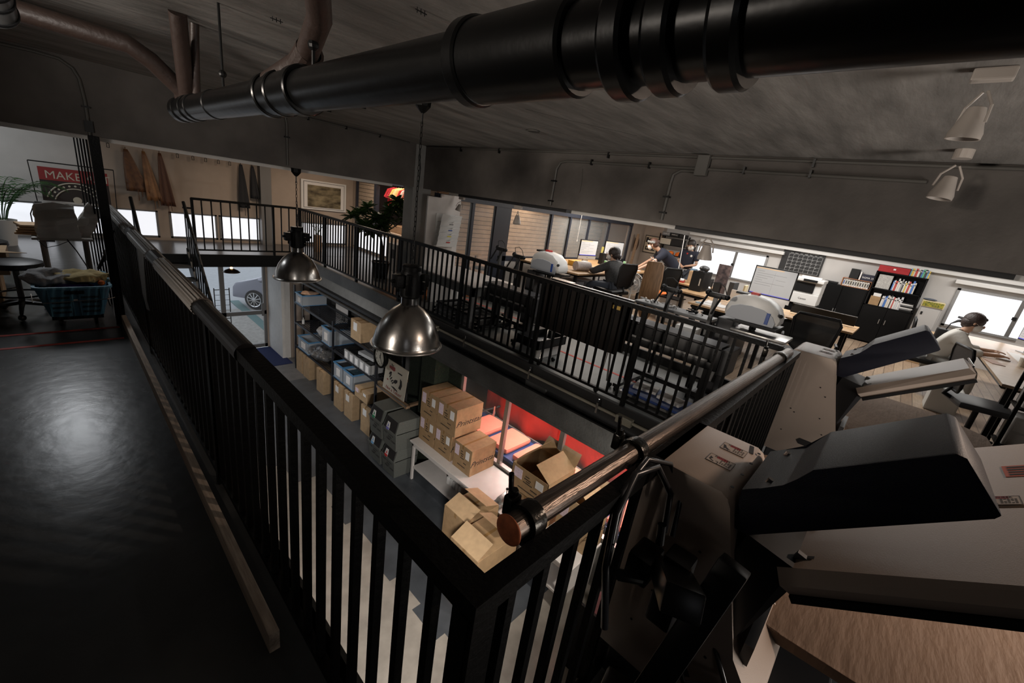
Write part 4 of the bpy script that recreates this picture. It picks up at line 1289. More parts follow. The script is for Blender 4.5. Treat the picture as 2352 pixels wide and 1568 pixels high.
def crate(x0, y0, z0, sx, sy, sz, label, fill=None, group=None):
    t = thing('storage_crate', label, 'crate', (x0 + sx / 2, y0 + sy / 2, z0), group=group)
    b = B()
    th = .008
    i_ = .02
    for (a, c) in (((x0 + i_, y0 + i_), (x0, y0)),):
        pass
    b.box(x0, x0 + th, y0, y0 + sy, z0, z0 + sz)
    b.box(x0 + sx - th, x0 + sx, y0, y0 + sy, z0, z0 + sz)
    b.box(x0, x0 + sx, y0, y0 + th, z0, z0 + sz)
    b.box(x0, x0 + sx, y0 + sy - th, y0 + sy, z0, z0 + sz)
    b.box(x0, x0 + sx, y0, y0 + sy, z0, z0 + th)
    for q in (.12, .88):
        b.box(x0 - .008, x0, y0 + sy * q - .008, y0 + sy * q + .008, z0, z0 + sz)
    b.to('tub', CLR, t)
    r = B()
    for (a, c, d, e) in ((x0 - .012, x0 + .01, y0 - .01, y0 + sy + .01), (x0 + sx - .01, x0 + sx + .012, y0 - .01, y0 + sy + .01), (x0, x0 + sx, y0 - .012, y0 + .01), (x0, x0 + sx, y0 + sy - .01, y0 + sy + .012)):
        r.box(a, c, d, e, z0 + sz - .02, z0 + sz + .006)
        r.box(a + .004, c - .004 if c - a > .02 else c, d, e, z0, z0 + .012)
    r.to('rim', LID, t)
    B().box(x0 - .010, x0 - .001, y0 + sy * .3, y0 + sy * .66, z0 + sz * .25, z0 + sz * .72).to('paper_label', PAP, t)
    if fill:
        B().box(x0 + .02, x0 + sx - .02, y0 + .02, y0 + sy - .02, z0 + .01, z0 + sz * .85, bev=.02).to('contents', fill, t)
    return t


DKT = mat('dark_teal_fabric', (0.015, 0.045, 0.06), 0.9, var=0.3, vscale=9, bump=0.6)
DKF = mat('black_fabric', (0.012, 0.012, 0.013), 0.9, bump=0.6, bscale=12)
crate(3.70, 9.78, -1.055, .56, .40, .25, 'clear crate with a peach cloth on top at the left end of the top shelf', DKF)
o = B().ball((3.95, 9.98, -.80), .17, 1.2, .95, .30, 16).crumple(.03, 3).to('cloth_bundle', mat('peach_cloth', (0.50, 0.32, 0.22), 0.9, var=0.1, bump=0.4, bscale=9))
tag(o, 'peach cloth bundle heaped on the crate at the top left of the rack', 'cloth')
crate(3.70, 8.32, -1.555, .54, .40, .36, 'clear crate with a paper label on the second shelf left of the middle upright', DKF)
o = B().ball((3.93, 9.1, -1.47), .17, 1, 1.3, .5, 16).crumple(.05, 8).to('plastic_bag', mat('crinkled_clear_film', (0.28, 0.28, 0.28), 0.12, bump=1.0, bscale=18))
tag(o, 'crinkled clear plastic bag on the second rack shelf beside a crate', 'bag')
crate(3.70, 9.45, -2.155, .56, .62, .30, 'wide clear crate with blue rim at the left end of the lowest shelf', None)
o = B().ball((3.88, 9.1, -2.0), .24, 1.1, 1.9, .55, 22).crumple(.07, 2, 5).to('garment_bag', mat('black_shiny_film', (0.02, 0.02, 0.022), 0.15, rgb2=(0.12, 0.12, 0.12), vscale=9, bump=1.0, bscale=14))
tag(o, 'heap of black garments in shiny clear film spilling over the lowest shelf', 'garments')
for (y, xo, l) in ((9.86, 3.705, 'brown carton on the floor under the wide clear crate at the rack end'), (9.42, 3.70, 'brown carton on the floor left of the film covered garments'), (8.55, 3.66, 'brown carton under the shiny film heap beside the middle upright')):
    carton(xo, y, G0, .46, .36, .56, l, prints=None, m=CARD2, labels=False)
crate(3.70, 7.72, -2.155, .56, .40, .34, 'left of two blue rimmed clear crates right of the middle upright', DKF)
crate(3.70, 7.26, -2.155, .56, .42, .34, 'right of two blue rimmed clear crates, filled with teal fabric', DKT)
carton(3.66, 6.60, -2.155, .54, .50, .22, 'low brown carton on the rack shelf right of the blue rimmed crates', prints=None, m=CARD2, labels=True)
for (y, l) in ((7.66, 'left brown carton on the floor right of the middle rack upright'), (7.18, 'tall brown carton on the floor, second right of the middle upright'), (6.47, 'brown carton with pink label on the floor just left of the grey bins')):
    c_ = carton(3.66, y, G0, .44, .36, .58, l, prints=None, m=CARD2, labels=False)
    B().box(3.656, 3.659, y + .14, y + .28, G0 + .38, G0 + .52).to('paper_label', PAP, c_)
c_ = carton(3.72, 7.05, -1.055, .48, .40, .40, 'brown carton on the top rack shelf left of the nearer pendant lamp', prints=None, m=CARD2, labels=False)
B().box(3.716, 3.719, 7.20, 7.34, -.86, -.70).to('paper_label', PAP, c_)
WB = mat('white_paper_box', (0.34, 0.34, 0.34), 0.7, var=0.1)
pb = None
for i in range(5):
    if pb is None:
        pb = thing('shoe_box', 'white labelled box in the row on the second shelf below the clock', 'box', (0, 0, 0), group='row of small white boxes on the second rack shelf')
        B().box(3.70, 4.0, 7.48, 7.66, -1.555, -1.37).to('box_body', WB, pb)
        B().box(3.72, 4.0, 7.485, 7.655, -1.37, -1.35).to('dark_top', BPL, pb)
        B().box(3.697, 3.70, 7.52, 7.62, -1.53, -1.40).to('paper_label', PAP, pb)
    else:
        dup(pb, (0, -.21 * i, 0))
o = B().box(3.80, 4.2, 6.75, 7.25, -1.34, -1.28, rot=(0, 0, .1)).to('flat_box', WB)
tag(o, 'flat pale box lying across the row of small white boxes', 'box')
o = B().box(4.36, 4.37, 8.9, 9.5, -1.5, -.95).to('wall_notice', PAP)
tag(o, 'white handwritten notice seen through the top rack shelf', 'notice')
text('lettering', '"Sa', INK, o, (4.355, 9.15, -1.2), .22, basis=((0, -1, 0), (0, 0, 1)), shear=.3)
o = B().cyl((3.80, 10.0, -1.555), (3.80, 10.0, -1.45), .03).cyl((3.80, 10.0, -1.45), (3.80, 10.0, -1.40), .01).to('pump_bottle', WPL)
tag(o, 'white pump bottle on the second rack shelf at its left end', 'bottle')

# ---- entrance mat
t = thing('door_mat', 'navy blue door mat with pale lettering around a beige oval emblem', 'mat', (2.9, 11.2, G0))
MY0, MY1 = 10.6, 11.95
B().box(1.9, 3.76, MY0, MY1, G0 + .003, G0 + .014).to('mat_pile', mat('navy_mat', (0.004, 0.013, 0.075), 0.9, bump=0.4, bscale=200), t)
ec = Vector((2.75, 11.22, G0 + .015))
B().prism([ec + Vector((.36 * math.cos(a), -.02 - .26 * abs(math.sin(a)) * (1 if i else 1), 0)) for i, a in enumerate([PI * k_ / 16 for k_ in range(17)])], (0, 0, .001)).to('emblem', mat('beige_mat_print', (0.36, 0.32, 0.22), 0.9), t)
MW = mat('white_mat_print', (0.6, 0.6, 0.6), 0.9)
for i, ch in enumerate('AND COFFEE'):
    a = -2.3 + i * .27
    if ch != ' ':
        text('lettering', ch, MW, t, ec + Vector((.52 * math.cos(a), .42 * math.sin(a), 0)), .11, basis=((-math.sin(a), math.cos(a), 0), (-math.cos(a), -math.sin(a), 0)))
text('lettering', 'THANKS', MW, t, ec + Vector((0.0, .16, 0)), .14, basis=((-1, 0, 0), (0, -1, 0)))
b = B()
for i in range(8):
    for j in range(2):
        b.box(2.35 + i * .10 + j * .05, 2.40 + i * .10 + j * .05, 11.52 + j * .05, 11.56 + j * .05, G0 + .0145, G0 + .0155)
b.to('checker_print', MW, t)
# lit lamp at the door
t = thing('door_lamp', 'small dark saucer lamp with a glowing bulb hanging inside the entrance', 'lamp', (2.70, 11.3, -.5))
B().lathe([(.02, .05), (.06, .045), (.13, .01), (.175, -.03), (.17, -.035), (.10, 0)], (2.70, 11.3, -.53), 28).to('shade', mat('bronze_shade', (0.05, 0.03, 0.02), 0.4, 0.6), t, True)
B().cyl((2.70, 11.3, -.48), (2.70, 11.3, -.25), .006, n=8).to('cord', BPL, t)
B().ball((2.70, 11.3, -.465), .028).to('bulb', mat('glowing_bulb', (1, 0.6, 0.3), 0.4, emit=((1.0, 0.55, 0.22), 9.0)), t, True)

# ---- red room: red curtain and red covered platens
REDC = mat('red_curtain_cloth', (0.55, 0.045, 0.028), 0.85, var=0.12, vscale=3, bump=0.5, bscale=7)
b = B()
n = 60
vv, ff = [], []
for i in range(n + 1):
    y = 5.2 - i * .10
    dx = .05 * math.sin(i * .9) + .03 * math.sin(i * .37 + 1)
    for j, z in enumerate((-.62, -1.3, -2.08)):
        vv.append((5.44 + dx * .5 * (1 + j * .6), y, z + (.06 * math.sin(i * .5) if j == 2 else 0)))
for i in range(n):
    for j in range(2):
        ff.append((i * 3 + j, i * 3 + j + 1, i * 3 + j + 4, i * 3 + j + 3))
b.add(vv, ff)
o = b.to('red_curtain', REDC, None, True)
md = o.modifiers.new('thickness', 'SOLIDIFY')
md.thickness = .01
tag(o, 'long red cloth curtain behind the silver framed shop window', 'curtain')
SAL = mat('salmon_platen_cover', (0.80, 0.22, 0.15), 0.85, var=0.05)
pr = None
t = thing('platen_bench', 'blue edged bench behind the shop glass carrying the salmon covered pads', 'bench', (5.1, 3.5, G0))
B().box(4.62, 5.375, 0.6, 5.2, -2.16, -2.09, bev=.01).to('bench_top', mat('blue_bench_edge', (0.02, 0.05, 0.16), 0.45), t)
for y in (.8, 2.8, 4.9):
    for x in (4.7, 5.3):
        B().box(x - .03, x + .03, y - .03, y + .03, G0, -2.16).to('leg', BLK, t)
for i in range(7):
    if pr is None:
        b = B().box(4.66, 5.30, 4.42, 4.90, -2.085, -1.985, bev=.05)
        pr = b.to('covered_pad', SAL, None, 0.9)
        tag(pr, 'salmon red cloth covered pad on the bench behind the shop glass', 'pad', 'salmon covered pads in a row behind the shop glass')
    else:
        o = pr.copy()
        col.objects.link(o)
        o.location = (0, -.60 * i, 0)
o = B().box(5.345, 5.37, .6, 5.2, -2.089, -2.03).to('silver_rail', SF)
tag(o, 'long silver rail between the red curtain and the salmon pads', 'rail')
t = thing('swing_arm', 'dark jointed metal arm behind the shop glass above the first pad', 'arm', (5.1, 5.0, -1.9))
B().tube([(4.8, 5.0, -1.93), (5.15, 4.86, -1.85), (5.5, 4.75, -1.80)], .02, 8).to('arm', BLKM, t)
B().cyl((5.3, 4.8, -2.08), (5.3, 4.8, -1.78), .03).to('joint', CHR, t)
b = B().box(4.60, 4.66, 4.95, 5.25, -1.98, -1.5, bev=.03)
o = b.to('round_plate', WPL)
tag(o, 'rounded white plate behind the shop glass beside the top cartons', 'plate')

# ---- things seen through the railing near the camera: rack of paint cartons under the near floor edge
t = thing('supply_rack', 'dark rack under the near floor edge with flat white and yellow labelled packs', 'shelving', (4.0, 1.1, G0))
B().box(3.2, 3.23, .75, 1.35, G0, -1.9).to('upright', BLK, t)
B().box(3.86, 3.89, .75, 1.35, G0, -1.9).to('upright', BLK, t)
PK = mat('packet_print', (0.34, 0.33, 0.32), 0.7)
YL = mat('yellow_label', (0.55, 0.42, 0.03), 0.6)
DR = mat('dull_red_pack', (0.22, 0.07, 0.07), 0.7)
pk = None
for i in range(11):
    z = -2.66 + i * .062
    if pk is None:
        pk = thing('flat_pack', 'flat white pack with a yellow label on the dark rack below the near railing', 'pack', (0, 0, 0), group='flat packs stacked on the near supply rack')
        B().box(3.24, 3.85, .8, 1.3, z, z + .04).to('carton', PK, pk)
        B().box(3.24, 3.85, .8, 1.3, z + .04, z + .055).to('red_layer', DR, pk)
        B().box(3.55, 3.70, 1.30, 1.303, z, z + .045).to('yellow_label', YL, pk)
        B().box(3.236, 3.24, .9, 1.0, z, z + .045).to('yellow_label', YL, pk)
    else:
        dup(pk, (0, 0, .062 * i))
B().box(3.2, 3.89, .75, 1.35, -2.70, -2.67).to('shelf', BLK, t)
# street: parked car and wire rack outside
def car():
    t = thing('parked_car', 'dark grey car parked on the street outside the entrance door', 'car', (5.2, 15.4, G0))
    y0, y1 = 15.4, 19.6
    BODY = mat('dark_grey_car_paint', (0.26, 0.26, 0.30), 0.25, 0.5)
    xl, xr = 4.12, 5.85
    z0 = G0 + .22
    # local: car nose toward -x? the side we see faces the entrance
    prof = [(0.0, .10), (.02, .45), (.12, .62), (.9, .78), (1.55, 1.22), (2.6, 1.36), (3.6, 1.25), (4.1, .80), (4.25, .45), (4.22, .08)]
    A = Matrix.Translation((3.86, 16.3, z0)) @ Matrix.Rotation(math.radians(-50), 4, 'Z')
    b = B().prism([(u, 0, v) for u, v in prof], (0, 1.72, 0), bev=.07)
    b.xf(A)
    b.to('body', BODY, t, 0.7)
    GL = mat('car_window_glass', (0.10, 0.13, 0.15), 0.05, spec=1.0)
    b = B().prism([(1.05, -.012, .80), (1.60, -.012, 1.16), (2.35, -.012, 1.24), (2.35, -.012, .80)], (0, .01, 0)).prism([(2.45, -.012, .80), (2.45, -.012, 1.24), (3.3, -.012, 1.18), (3.75, -.012, .82)], (0, .01, 0))
    b.xf(A)
    b.to('side_windows', GL, t)
    for u in (.80, 3.35):
        b = B().cyl((u, -.03, .12), (u, .20, .12), .33, n=32)
        b.xf(A)
        w_ = b.to('wheel', mat('tyre_rubber', (0.02, 0.02, 0.02), 0.8), t, 0.6)
        b = B()
        for k_ in range(10):
            a = 2 * PI * k_ / 10
            b.box(u - .015, u + .015, -.045, -.03, .12, .36, rot=(0, a, 0), piv=(u, -.03, .12))
        b.lathe([(.22, 0), (.25, -.012), (.25, .01)], (u, -.035, .12), 28, 'Y')
        b.cyl((u, -.05, .12), (u, -.03, .12), .05)
        b.xf(A)
        b.to('hubcap', CHR, w_)
    b = B().ball((1.15, -.12, .86), .11, 1.2, .6, .65)
    b.xf(A)
    b.to('side_mirror', BODY, t, True)
    b = B().box(1.52, 1.528, -.008, -.001, .02, .80).box(2.40, 2.408, -.008, -.001, .02, .80)
    b.xf(A)
    b.to('door_gap', INK, t)
    b = B().box(2.12, 2.30, -.03, -.005, .66, .69, bev=.008).box(3.0, 3.16, -.03, -.005, .66, .69, bev=.008)
    b.xf(A)
    b.to('door_handle', CHR, t)
    return t


car()
t = thing('wire_rack', 'black wire display rack standing on the pavement outside the door', 'rack', (3.1, 13.6, G0))
b = B()
for x in (2.80, 3.16):
    b.cyl((x, 13.6, G0), (x, 13.6, -1.5), .014, n=8)
    b.cyl((x, 13.35, G0 + .02), (x, 13.85, G0 + .02), .012, n=8)
b.cyl((2.8, 13.6, -1.55), (3.16, 13.6, -1.55), .012, n=8)
b.cyl((2.8, 13.6, -2.4), (3.16, 13.6, -2.4), .012, n=8)
b.to('frame', BPL, t)
for z in (-1.7, -1.85, -2.0, -2.15, -2.3):
    b = B().cyl((2.8, 13.6, z), (3.16, 13.6, z), .006, n=6)
    for x in (2.84, 2.92, 3.0, 3.08):
        b.cyl((x, 13.6, z), (x, 13.50, z + .03), .005, n=6)
    b.to('hook_row', BPL, t)

# ================================================================ PEOPLE
def skinned(name, verts, edges, m, parent, root=0, sub=2):
    me = bpy.data.meshes.new(name)
    me.from_pydata([Vector(v[:3]) - parent.location for v in verts], edges, [])
    me.materials.append(m)
    o = bpy.data.objects.new(name, me)
    col.objects.link(o)
    o.parent = parent
    sk = o.modifiers.new('skin', 'SKIN')
    sk.use_smooth_shade = True
    if not me.skin_vertices:
        me.attributes.new  # layer is created by the modifier api below
    lay = me.skin_vertices[0] if me.skin_vertices else None
    if lay is None:
        bm = bmesh.new()
        bm.from_mesh(me)
        L = bm.verts.layers.skin.verify()
        bm.verts.ensure_lookup_table()
        for i, v in enumerate(bm.verts):
            r = verts[i][3]
            v[L].radius = (r, verts[i][4] if len(verts[i]) > 4 else r)
            v[L].use_root = (i == root)
        bm.to_mesh(me)
        bm.free()
    else:
        for i, d in enumerate(lay.data):
            d.radius = (verts[i][3], verts[i][4] if len(verts[i]) > 4 else verts[i][3])
            d.use_root = (i == root)
    ss = o.modifiers.new('subdivision', 'SUBSURF')
    ss.levels = sub
    ss.render_levels = sub
    return o


def hand_verts(w, f, side, curl=.4):
    """wrist w, forward direction f; palm, four fingers and a thumb; returns verts and local edges (vertex 0 is the palm)"""
    w = Vector(w)
    f = Vector(f).normalized()
    s = Vector(side).normalized()
    dn = f.cross(s).normalized()
    if dn.z > 0:
        dn = -dn
    V = [(*(w + f * .045), .020, .030)]
    Ed = []
    for i, (o_, l) in enumerate(((-.030, .062), (-.010, .072), (.010, .068), (.029, .055))):
        b0 = w + f * .085 + s * o_
        b1 = b0 + f * l * .5 + dn * l * curl * .25
        b2 = b1 + f * l * .4 + dn * l * curl * .6
        k = len(V)
        V += [(*b0, .0095), (*b1, .0085), (*b2, .0065)]
        Ed += [(0, k), (k, k + 1), (k + 1, k + 2)]
    k = len(V)
    t0 = w + f * .035 - s * .038
    t1 = t0 + f * .035 - s * .022 + dn * .01
    V += [(*t0, .011), (*t1, .0085)]
    Ed += [(0, k), (k, k + 1)]
    return V, Ed


def person(label, J, hairf, shirt, trousers, skin=SKIN, sleeve='short', mask=True, facing=(1, 0, 0)):
    t = thing('person', label, 'person', J['pelvis'])
    Fd = Vector(facing).normalized()
    V, Ed = [], []
    idx = {}

    def add(nm, r, r2=None, link=None):
        p = J[nm]
        V.append((*p, r, r2 or r))
        idx[nm] = len(V) - 1
        if link is not None:
            Ed.append((idx[link], idx[nm]))
    add('pelvis', .09, .08)
    add('waist', .08, .07, 'pelvis')
    add('chest', .085, .075, 'waist')
    add('neck', .052, .052, 'chest')
    J['jaw'] = Vector(J['neck']) * .45 + Vector(J['head']) * .55
    add('jaw', .062, .066, 'neck')
    add('head', .088, .095, 'jaw')
    up = (Vector(J['head']) - Vector(J['neck'])).normalized()
    J['crown'] = Vector(J['head']) + up * .07
    add('crown', .062, .068, 'head')
    for s in 'LR':
        add('sh' + s, .044, None, 'chest')
        add('el' + s, .040, None, 'sh' + s)
        add('wr' + s, .026, None, 'el' + s)
        f = Vector(J['wr' + s]) - Vector(J['el' + s])
        side = f.cross(Vector((0, 0, 1)))
        if s == 'L':
            side = -side
        hv, he = hand_verts(J['wr' + s], f, side)
        k = len(V)
        V.extend(hv)
        Ed.append((idx['wr' + s], k))
        Ed.extend([(a + k, b_ + k) for a, b_ in he])
        add('hip' + s, .07, None, 'pelvis')
        add('kn' + s, .058, None, 'hip' + s)
        add('an' + s, .040, None, 'kn' + s)
        J['toe' + s] = Vector(J['an' + s]) + Vector((Fd.x, Fd.y, 0)) * .14 + Vector((0, 0, -.05))
        add('toe' + s, .034, None, 'an' + s)
    body = skinned('body', V, Ed, skin, t)
    # shirt
    SV, SE = [], []
    ids = {}

    def sadd(nm, p, r, r2=None, link=None):
        SV.append((*p, r, r2 or r))
        ids[nm] = len(SV) - 1
        if link is not None:
            SE.append((ids[link], ids[nm]))
    sadd('hem', Vector(J['pelvis']) * 1.0 + (Vector(J['pelvis']) - Vector(J['waist'])) * .12, .185, .155)
    sadd('w', J['waist'], .170, .140, 'hem')
    sadd('c', J['chest'], .200, .155, 'w')
    sadd('n', Vector(J['chest']) * .25 + Vector(J['neck']) * .75, .088, .088, 'c')
    for s in 'LR':
        sadd('s' + s, J['sh' + s], .098, None, 'c')
        e = Vector(J['sh' + s]).lerp(Vector(J['el' + s]), .72 if sleeve == 'short' else 1.0)
        sadd('e' + s, e, .068, None, 's' + s)
        if sleeve == 'long':
            w2 = Vector(J['el' + s]).lerp(Vector(J['wr' + s]), .55)
            sadd('f' + s, w2, .052, None, 'e' + s)
    sh = skinned('shirt', SV, SE, shirt, t)
    TV = [(*J['pelvis'], .148, .128)]
    TE = []
    for s in 'LR':
        k = len(TV)
        an = Vector(J['an' + s]).lerp(Vector(J['kn' + s]), .08)
        TV += [(*J['hip' + s], .106, .106), (*J['kn' + s], .078, .078), (*an, .062, .062)]
        TE += [(0, k), (k, k + 1), (k + 1, k + 2)]
    skinned('trousers', TV, TE, trousers, t)
    for s in 'LR':
        p = Vector(J['an' + s])
        a = math.atan2(Fd.y, Fd.x)
        B().ball(p + Vector((Fd.x * .06, Fd.y * .06, -.045)), .06, 2.2, .85, .75, 14, (0, 0, a)).to('shoe', BPL, t, True)
    # face parts
    H = Vector(J['head'])
    F = Vector(J.get('look', facing)).normalized()
    S = up.cross(F).normalized()
    U = F.cross(S).normalized()
    R = Matrix((F, S, U)).transposed()
    P_ = lambda a, b_, c: H + F * a + S * b_ + U * c
    FM = Matrix.Translation(H) @ R.to_4x4()
    fb = B()
    fb.ball((.098, 0, -.02), .017, 1, .7, 1.4, 8)
    for sg in (-1, 1):
        fb.ball((.0, sg * .092, -.015), .024, .6, .4, 1.2, 8)
    fb.xf(FM).to('nose_and_ears', skin, t, True)
    eb = B()
    for sg in (-1, 1):
        eb.ball((.085, sg * .034, .012), .009, .5, 1.3, .6, 8)
        eb.ball((.086, sg * .034, .034), .011, .4, 1.7, .3, 8)
    eb.xf(FM).to('eyes_and_brows', HAIR, t, True)
    if mask:
        mb = B().ball(Vector((0, 0, 0)), .074, .72, .92, .84, 20)
        mb.xf(Matrix.Translation(P_(.052, 0, -.055)) @ R.to_4x4())
        mk = mb.to('face_mask', mat('white_face_mask', (0.62, 0.60, 0.56), 0.8), t, True)
        B().tube([P_(.06, .066, -.03), P_(.03, .085, -.02), P_(-.005, .098, .0)], .002, 5).tube([P_(.06, -.066, -.03), P_(.03, -.085, -.02), P_(-.005, -.098, .0)], .002, 5).to('ear_loop', mat('white_face_mask', (0, 0, 0)), mk)
    else:
        B().ball((.088, 0, -.062), .014, .5, 1.7, .5, 8).xf(FM).to('mouth', mat('lip_red', (0.35, 0.10, 0.08), 0.5), t, True)
    hairf(t, P_, R, F, S, U)
    return t


def hair_cap(P_, R, dx=-.034, dz=.036, r=.108, sc_=(1.0, .97, .96), front=.045):
    b = B().ball(Vector((0, 0, 0)), r, *sc_, 24)
    b.ball(Vector((-.03, 0, -.045)), r * .86, .85, .98, .9, 20)
    b.xf(Matrix.Translation(P_(dx, 0, dz)) @ R.to_4x4())
    return b


POLO = mat('black_navy_polo', (0.010, 0.012, 0.024), 0.85, bump=0.2, bscale=30)
TRIM_W = mat('pale_trim', (0.5, 0.48, 0.46), 0.8)
JEANS = mat('pale_grey_jeans', (0.34, 0.34, 0.33), 0.9, var=0.15, vscale=12, bump=0.3)
JDARK = mat('dark_jeans', (0.06, 0.07, 0.09), 0.9)


def ring_trim(t, c, d, r, w=.012, m=TRIM_W, sy=1.0):
    b = B()
    q = Vector(d).to_track_quat('Z', 'Y').to_matrix().to_4x4()
    b.lathe([(r, -w), (r + .004, 0), (r, w)], (0, 0, 0), 24)
    b.xf(Matrix.Translation(Vector(c)) @ q @ Matrix.Diagonal((1, sy, 1, 1)))
    return b.to('trim_band', m, t, True)


# 1 bending man with a head scarf
def hair_man(t, P_, R, F, S, U):
    hair_cap(P_, R).to('hair', mat('brown_hair', (0.07, 0.03, 0.018), 0.5, bump=0.4), t, True)
    b = B().lathe([(.104, -.022), (.114, -.012), (.116, .012), (.106, .026)], (0, 0, 0), 28)
    b.xf(Matrix.Translation(P_(-.005, 0, .050)) @ R.to_4x4() @ Matrix.Rotation(-.25, 4, 'Y'))
    b.to('head_scarf', mat('patterned_scarf', (0.05, 0.06, 0.06), 0.8, rgb2=(0.42, 0.42, 0.40), vscale=45), t, True)
    B().ball(P_(-.135, 0, .05), .030, 1, 1, 1.2, 10).to('hair_knot', MATS['brown_hair'], t, True)


J = dict(pelvis=(9.74, 3.86, .97), waist=(9.72, 3.93, 1.10), chest=(9.60, 4.14, 1.29), neck=(9.48, 4.30, 1.40), head=(9.42, 4.41, 1.47),
         shL=(9.42, 4.08, 1.30), elL=(9.18, 4.20, 1.08), wrL=(8.92, 4.38, .90), shR=(9.74, 4.24, 1.32), elR=(9.56, 4.46, 1.08), wrR=(9.22, 4.56, .90),
         hipL=(9.64, 3.84, .91), knL=(9.58, 3.92, .52), anL=(9.52, 3.90, .21), hipR=(9.84, 3.88, .91), knR=(9.84, 3.96, .52), anR=(9.84, 3.92, .21), look=(-.45, .9, -.25))
pm = person('person in a dark polo shirt and patterned head scarf bending over the desk', J, hair_man, POLO, JEANS, facing=(-.3, .95, 0))
ring_trim(pm, (9.745, 3.84, .935), (-.02, .08, .13), .150, .014, sy=.85)
ring_trim(pm, Vector(J['shL']).lerp(Vector(J['elL']), .80), Vector(J['elL']) - Vector(J['shL']), .062, .008)
ring_trim(pm, Vector(J['shR']).lerp(Vector(J['elR']), .80), Vector(J['elR']) - Vector(J['shR']), .062, .008)


# 2 standing woman
def hair_woman(t, P_, R, F, S, U):
    b = hair_cap(P_, R)
    for (a, c, z, r) in ((-.06, .06, -.08, .065), (-.06, -.06, -.08, .065), (-.075, .06, -.17, .058), (-.07, -.06, -.17, .055), (-.08, 0, -.12, .075), (-.06, .07, -.24, .04)):
        b.ball(P_(a, c, z), r, 1, 1, 1.5, 10)
    b.to('hair', HAIR, t, True)


J = dict(pelvis=(11.0, 4.10, .96), waist=(11.0, 4.10, 1.11), chest=(11.0, 4.10, 1.31), neck=(10.98, 4.10, 1.44), head=(10.95, 4.10, 1.55),
         shL=(10.98, 3.92, 1.36), elL=(10.96, 3.86, 1.10), wrL=(10.80, 4.00, 1.05), shR=(11.0, 4.28, 1.36), elR=(10.96, 4.33, 1.10), wrR=(10.80, 4.18, 1.04),
         hipL=(11.0, 4.02, .90), knL=(10.98, 4.01, .54), anL=(11.0, 4.0, .21), hipR=(11.0, 4.18, .90), knR=(10.98, 4.19, .54), anR=(11.0, 4.20, .21), look=(-1, -.35, -.25))
pw = person('standing person with long dark hair, dark polo shirt and joined hands before the window', J, hair_woman, POLO, JDARK, facing=(-1, -.2, 0))
ring_trim(pw, (11.0, 4.10, .945), (0, 0, 1), .146, .014, sy=.9)
ring_trim(pw, Vector((10.98, 3.92, 1.36)).lerp(Vector((10.96, 3.86, 1.10)), .80), (0, -.06, -.26), .060, .008)
ring_trim(pw, Vector((11.0, 4.28, 1.36)).lerp(Vector((10.96, 4.33, 1.10)), .80), (0, .06, -.26), .060, .008)
B().prism([(10.865, 4.09, 1.36), (10.865, 4.14, 1.36), (10.875, 4.115, 1.30)], (.01, 0, 0)).to('red_collar_insert', RED, pw)
B().cyl((10.868, 4.00, 1.30), (10.86, 4.00, 1.30), .028, n=12).to('chest_badge', PAP, pw)


# 3 seated woman with tied hair, seen from behind
def hair_bun(t, P_, R, F, S, U):
    b = hair_cap(P_, R, r=.116)
    b.ball(P_(-.135, 0, -.05), .035, 1, 1, 1.3, 10)
    b.to('hair', HAIR, t, True)
    B().tube([P_(.085, .06, .0), P_(.03, .098, .005), P_(-.02, .10, .01)], .003, 5).to('glasses_arm', BPL, t)


J = dict(pelvis=(7.26, 3.98, .66), waist=(7.26, 4.00, .80), chest=(7.26, 4.06, 1.01), neck=(7.25, 4.10, 1.15), head=(7.24, 4.13, 1.25),
         shL=(7.06, 4.08, 1.05), elL=(6.94, 4.28, .90), wrL=(7.14, 4.52, .90), shR=(7.45, 4.06, 1.05), elR=(7.60, 4.24, .90), wrR=(7.50, 4.50, .89),
         hipL=(7.16, 4.02, .64), knL=(7.10, 4.42, .62), anL=(7.10, 4.46, .22), hipR=(7.36, 4.02, .64), knR=(7.40, 4.42, .62), anR=(7.40, 4.46, .22), look=(-.4, 1, -.1))
person('seated person with tied dark hair and dark patterned blouse, seen from behind at a computer', J, hair_bun,
       mat('dotted_black_blouse', (0.015, 0.015, 0.016), 0.85, rgb2=(0.10, 0.10, 0.10), vscale=120), JDARK, sleeve='long', facing=(0, 1, 0))


# 4 seated person in white at the right
def hair_short(t, P_, R, F, S, U):
    b = hair_cap(P_, R, dx=-.026, dz=.034, r=.116)
    b.ball(P_(.035, 0, .075), .058, 1, 1, .6, 12)
    b.ball(P_(-.05, 0, -.04), .075, .8, 1.05, 1.0, 12)
    b.to('hair', mat('dark_brown_hair', (0.035, 0.022, 0.020), 0.45, bump=0.4, bscale=60), t, True)


J = dict(pelvis=(8.55, -.66, .64), waist=(8.55, -.68, .78), chest=(8.57, -.76, .98), neck=(8.58, -.84, 1.11), head=(8.60, -.90, 1.235),
         shL=(8.74, -.80, 1.03), elL=(8.80, -.96, .86), wrL=(8.86, -1.20, .885), shR=(8.40, -.78, 1.03), elR=(8.34, -.94, .86), wrR=(8.44, -1.20, .885),
         hipL=(8.63, -.70, .60), knL=(8.66, -1.08, .60), anL=(8.66, -1.10, .22), hipR=(8.45, -.70, .60), knR=(8.42, -1.08, .60), anR=(8.42, -1.10, .22), look=(-.1, -1, -.2))
person('seated person with short dark hair, mask and white shirt typing by the right window', J, hair_short,
       mat('white_cotton_shirt', (0.56, 0.54, 0.50), 0.9, bump=0.5, bscale=9), mat('light_grey_trousers', (0.4, 0.4, 0.38), 0.9), sleeve='long', facing=(0, -1, 0))

# ================================================================ OFFICE FURNITURE
FZ = 0.12


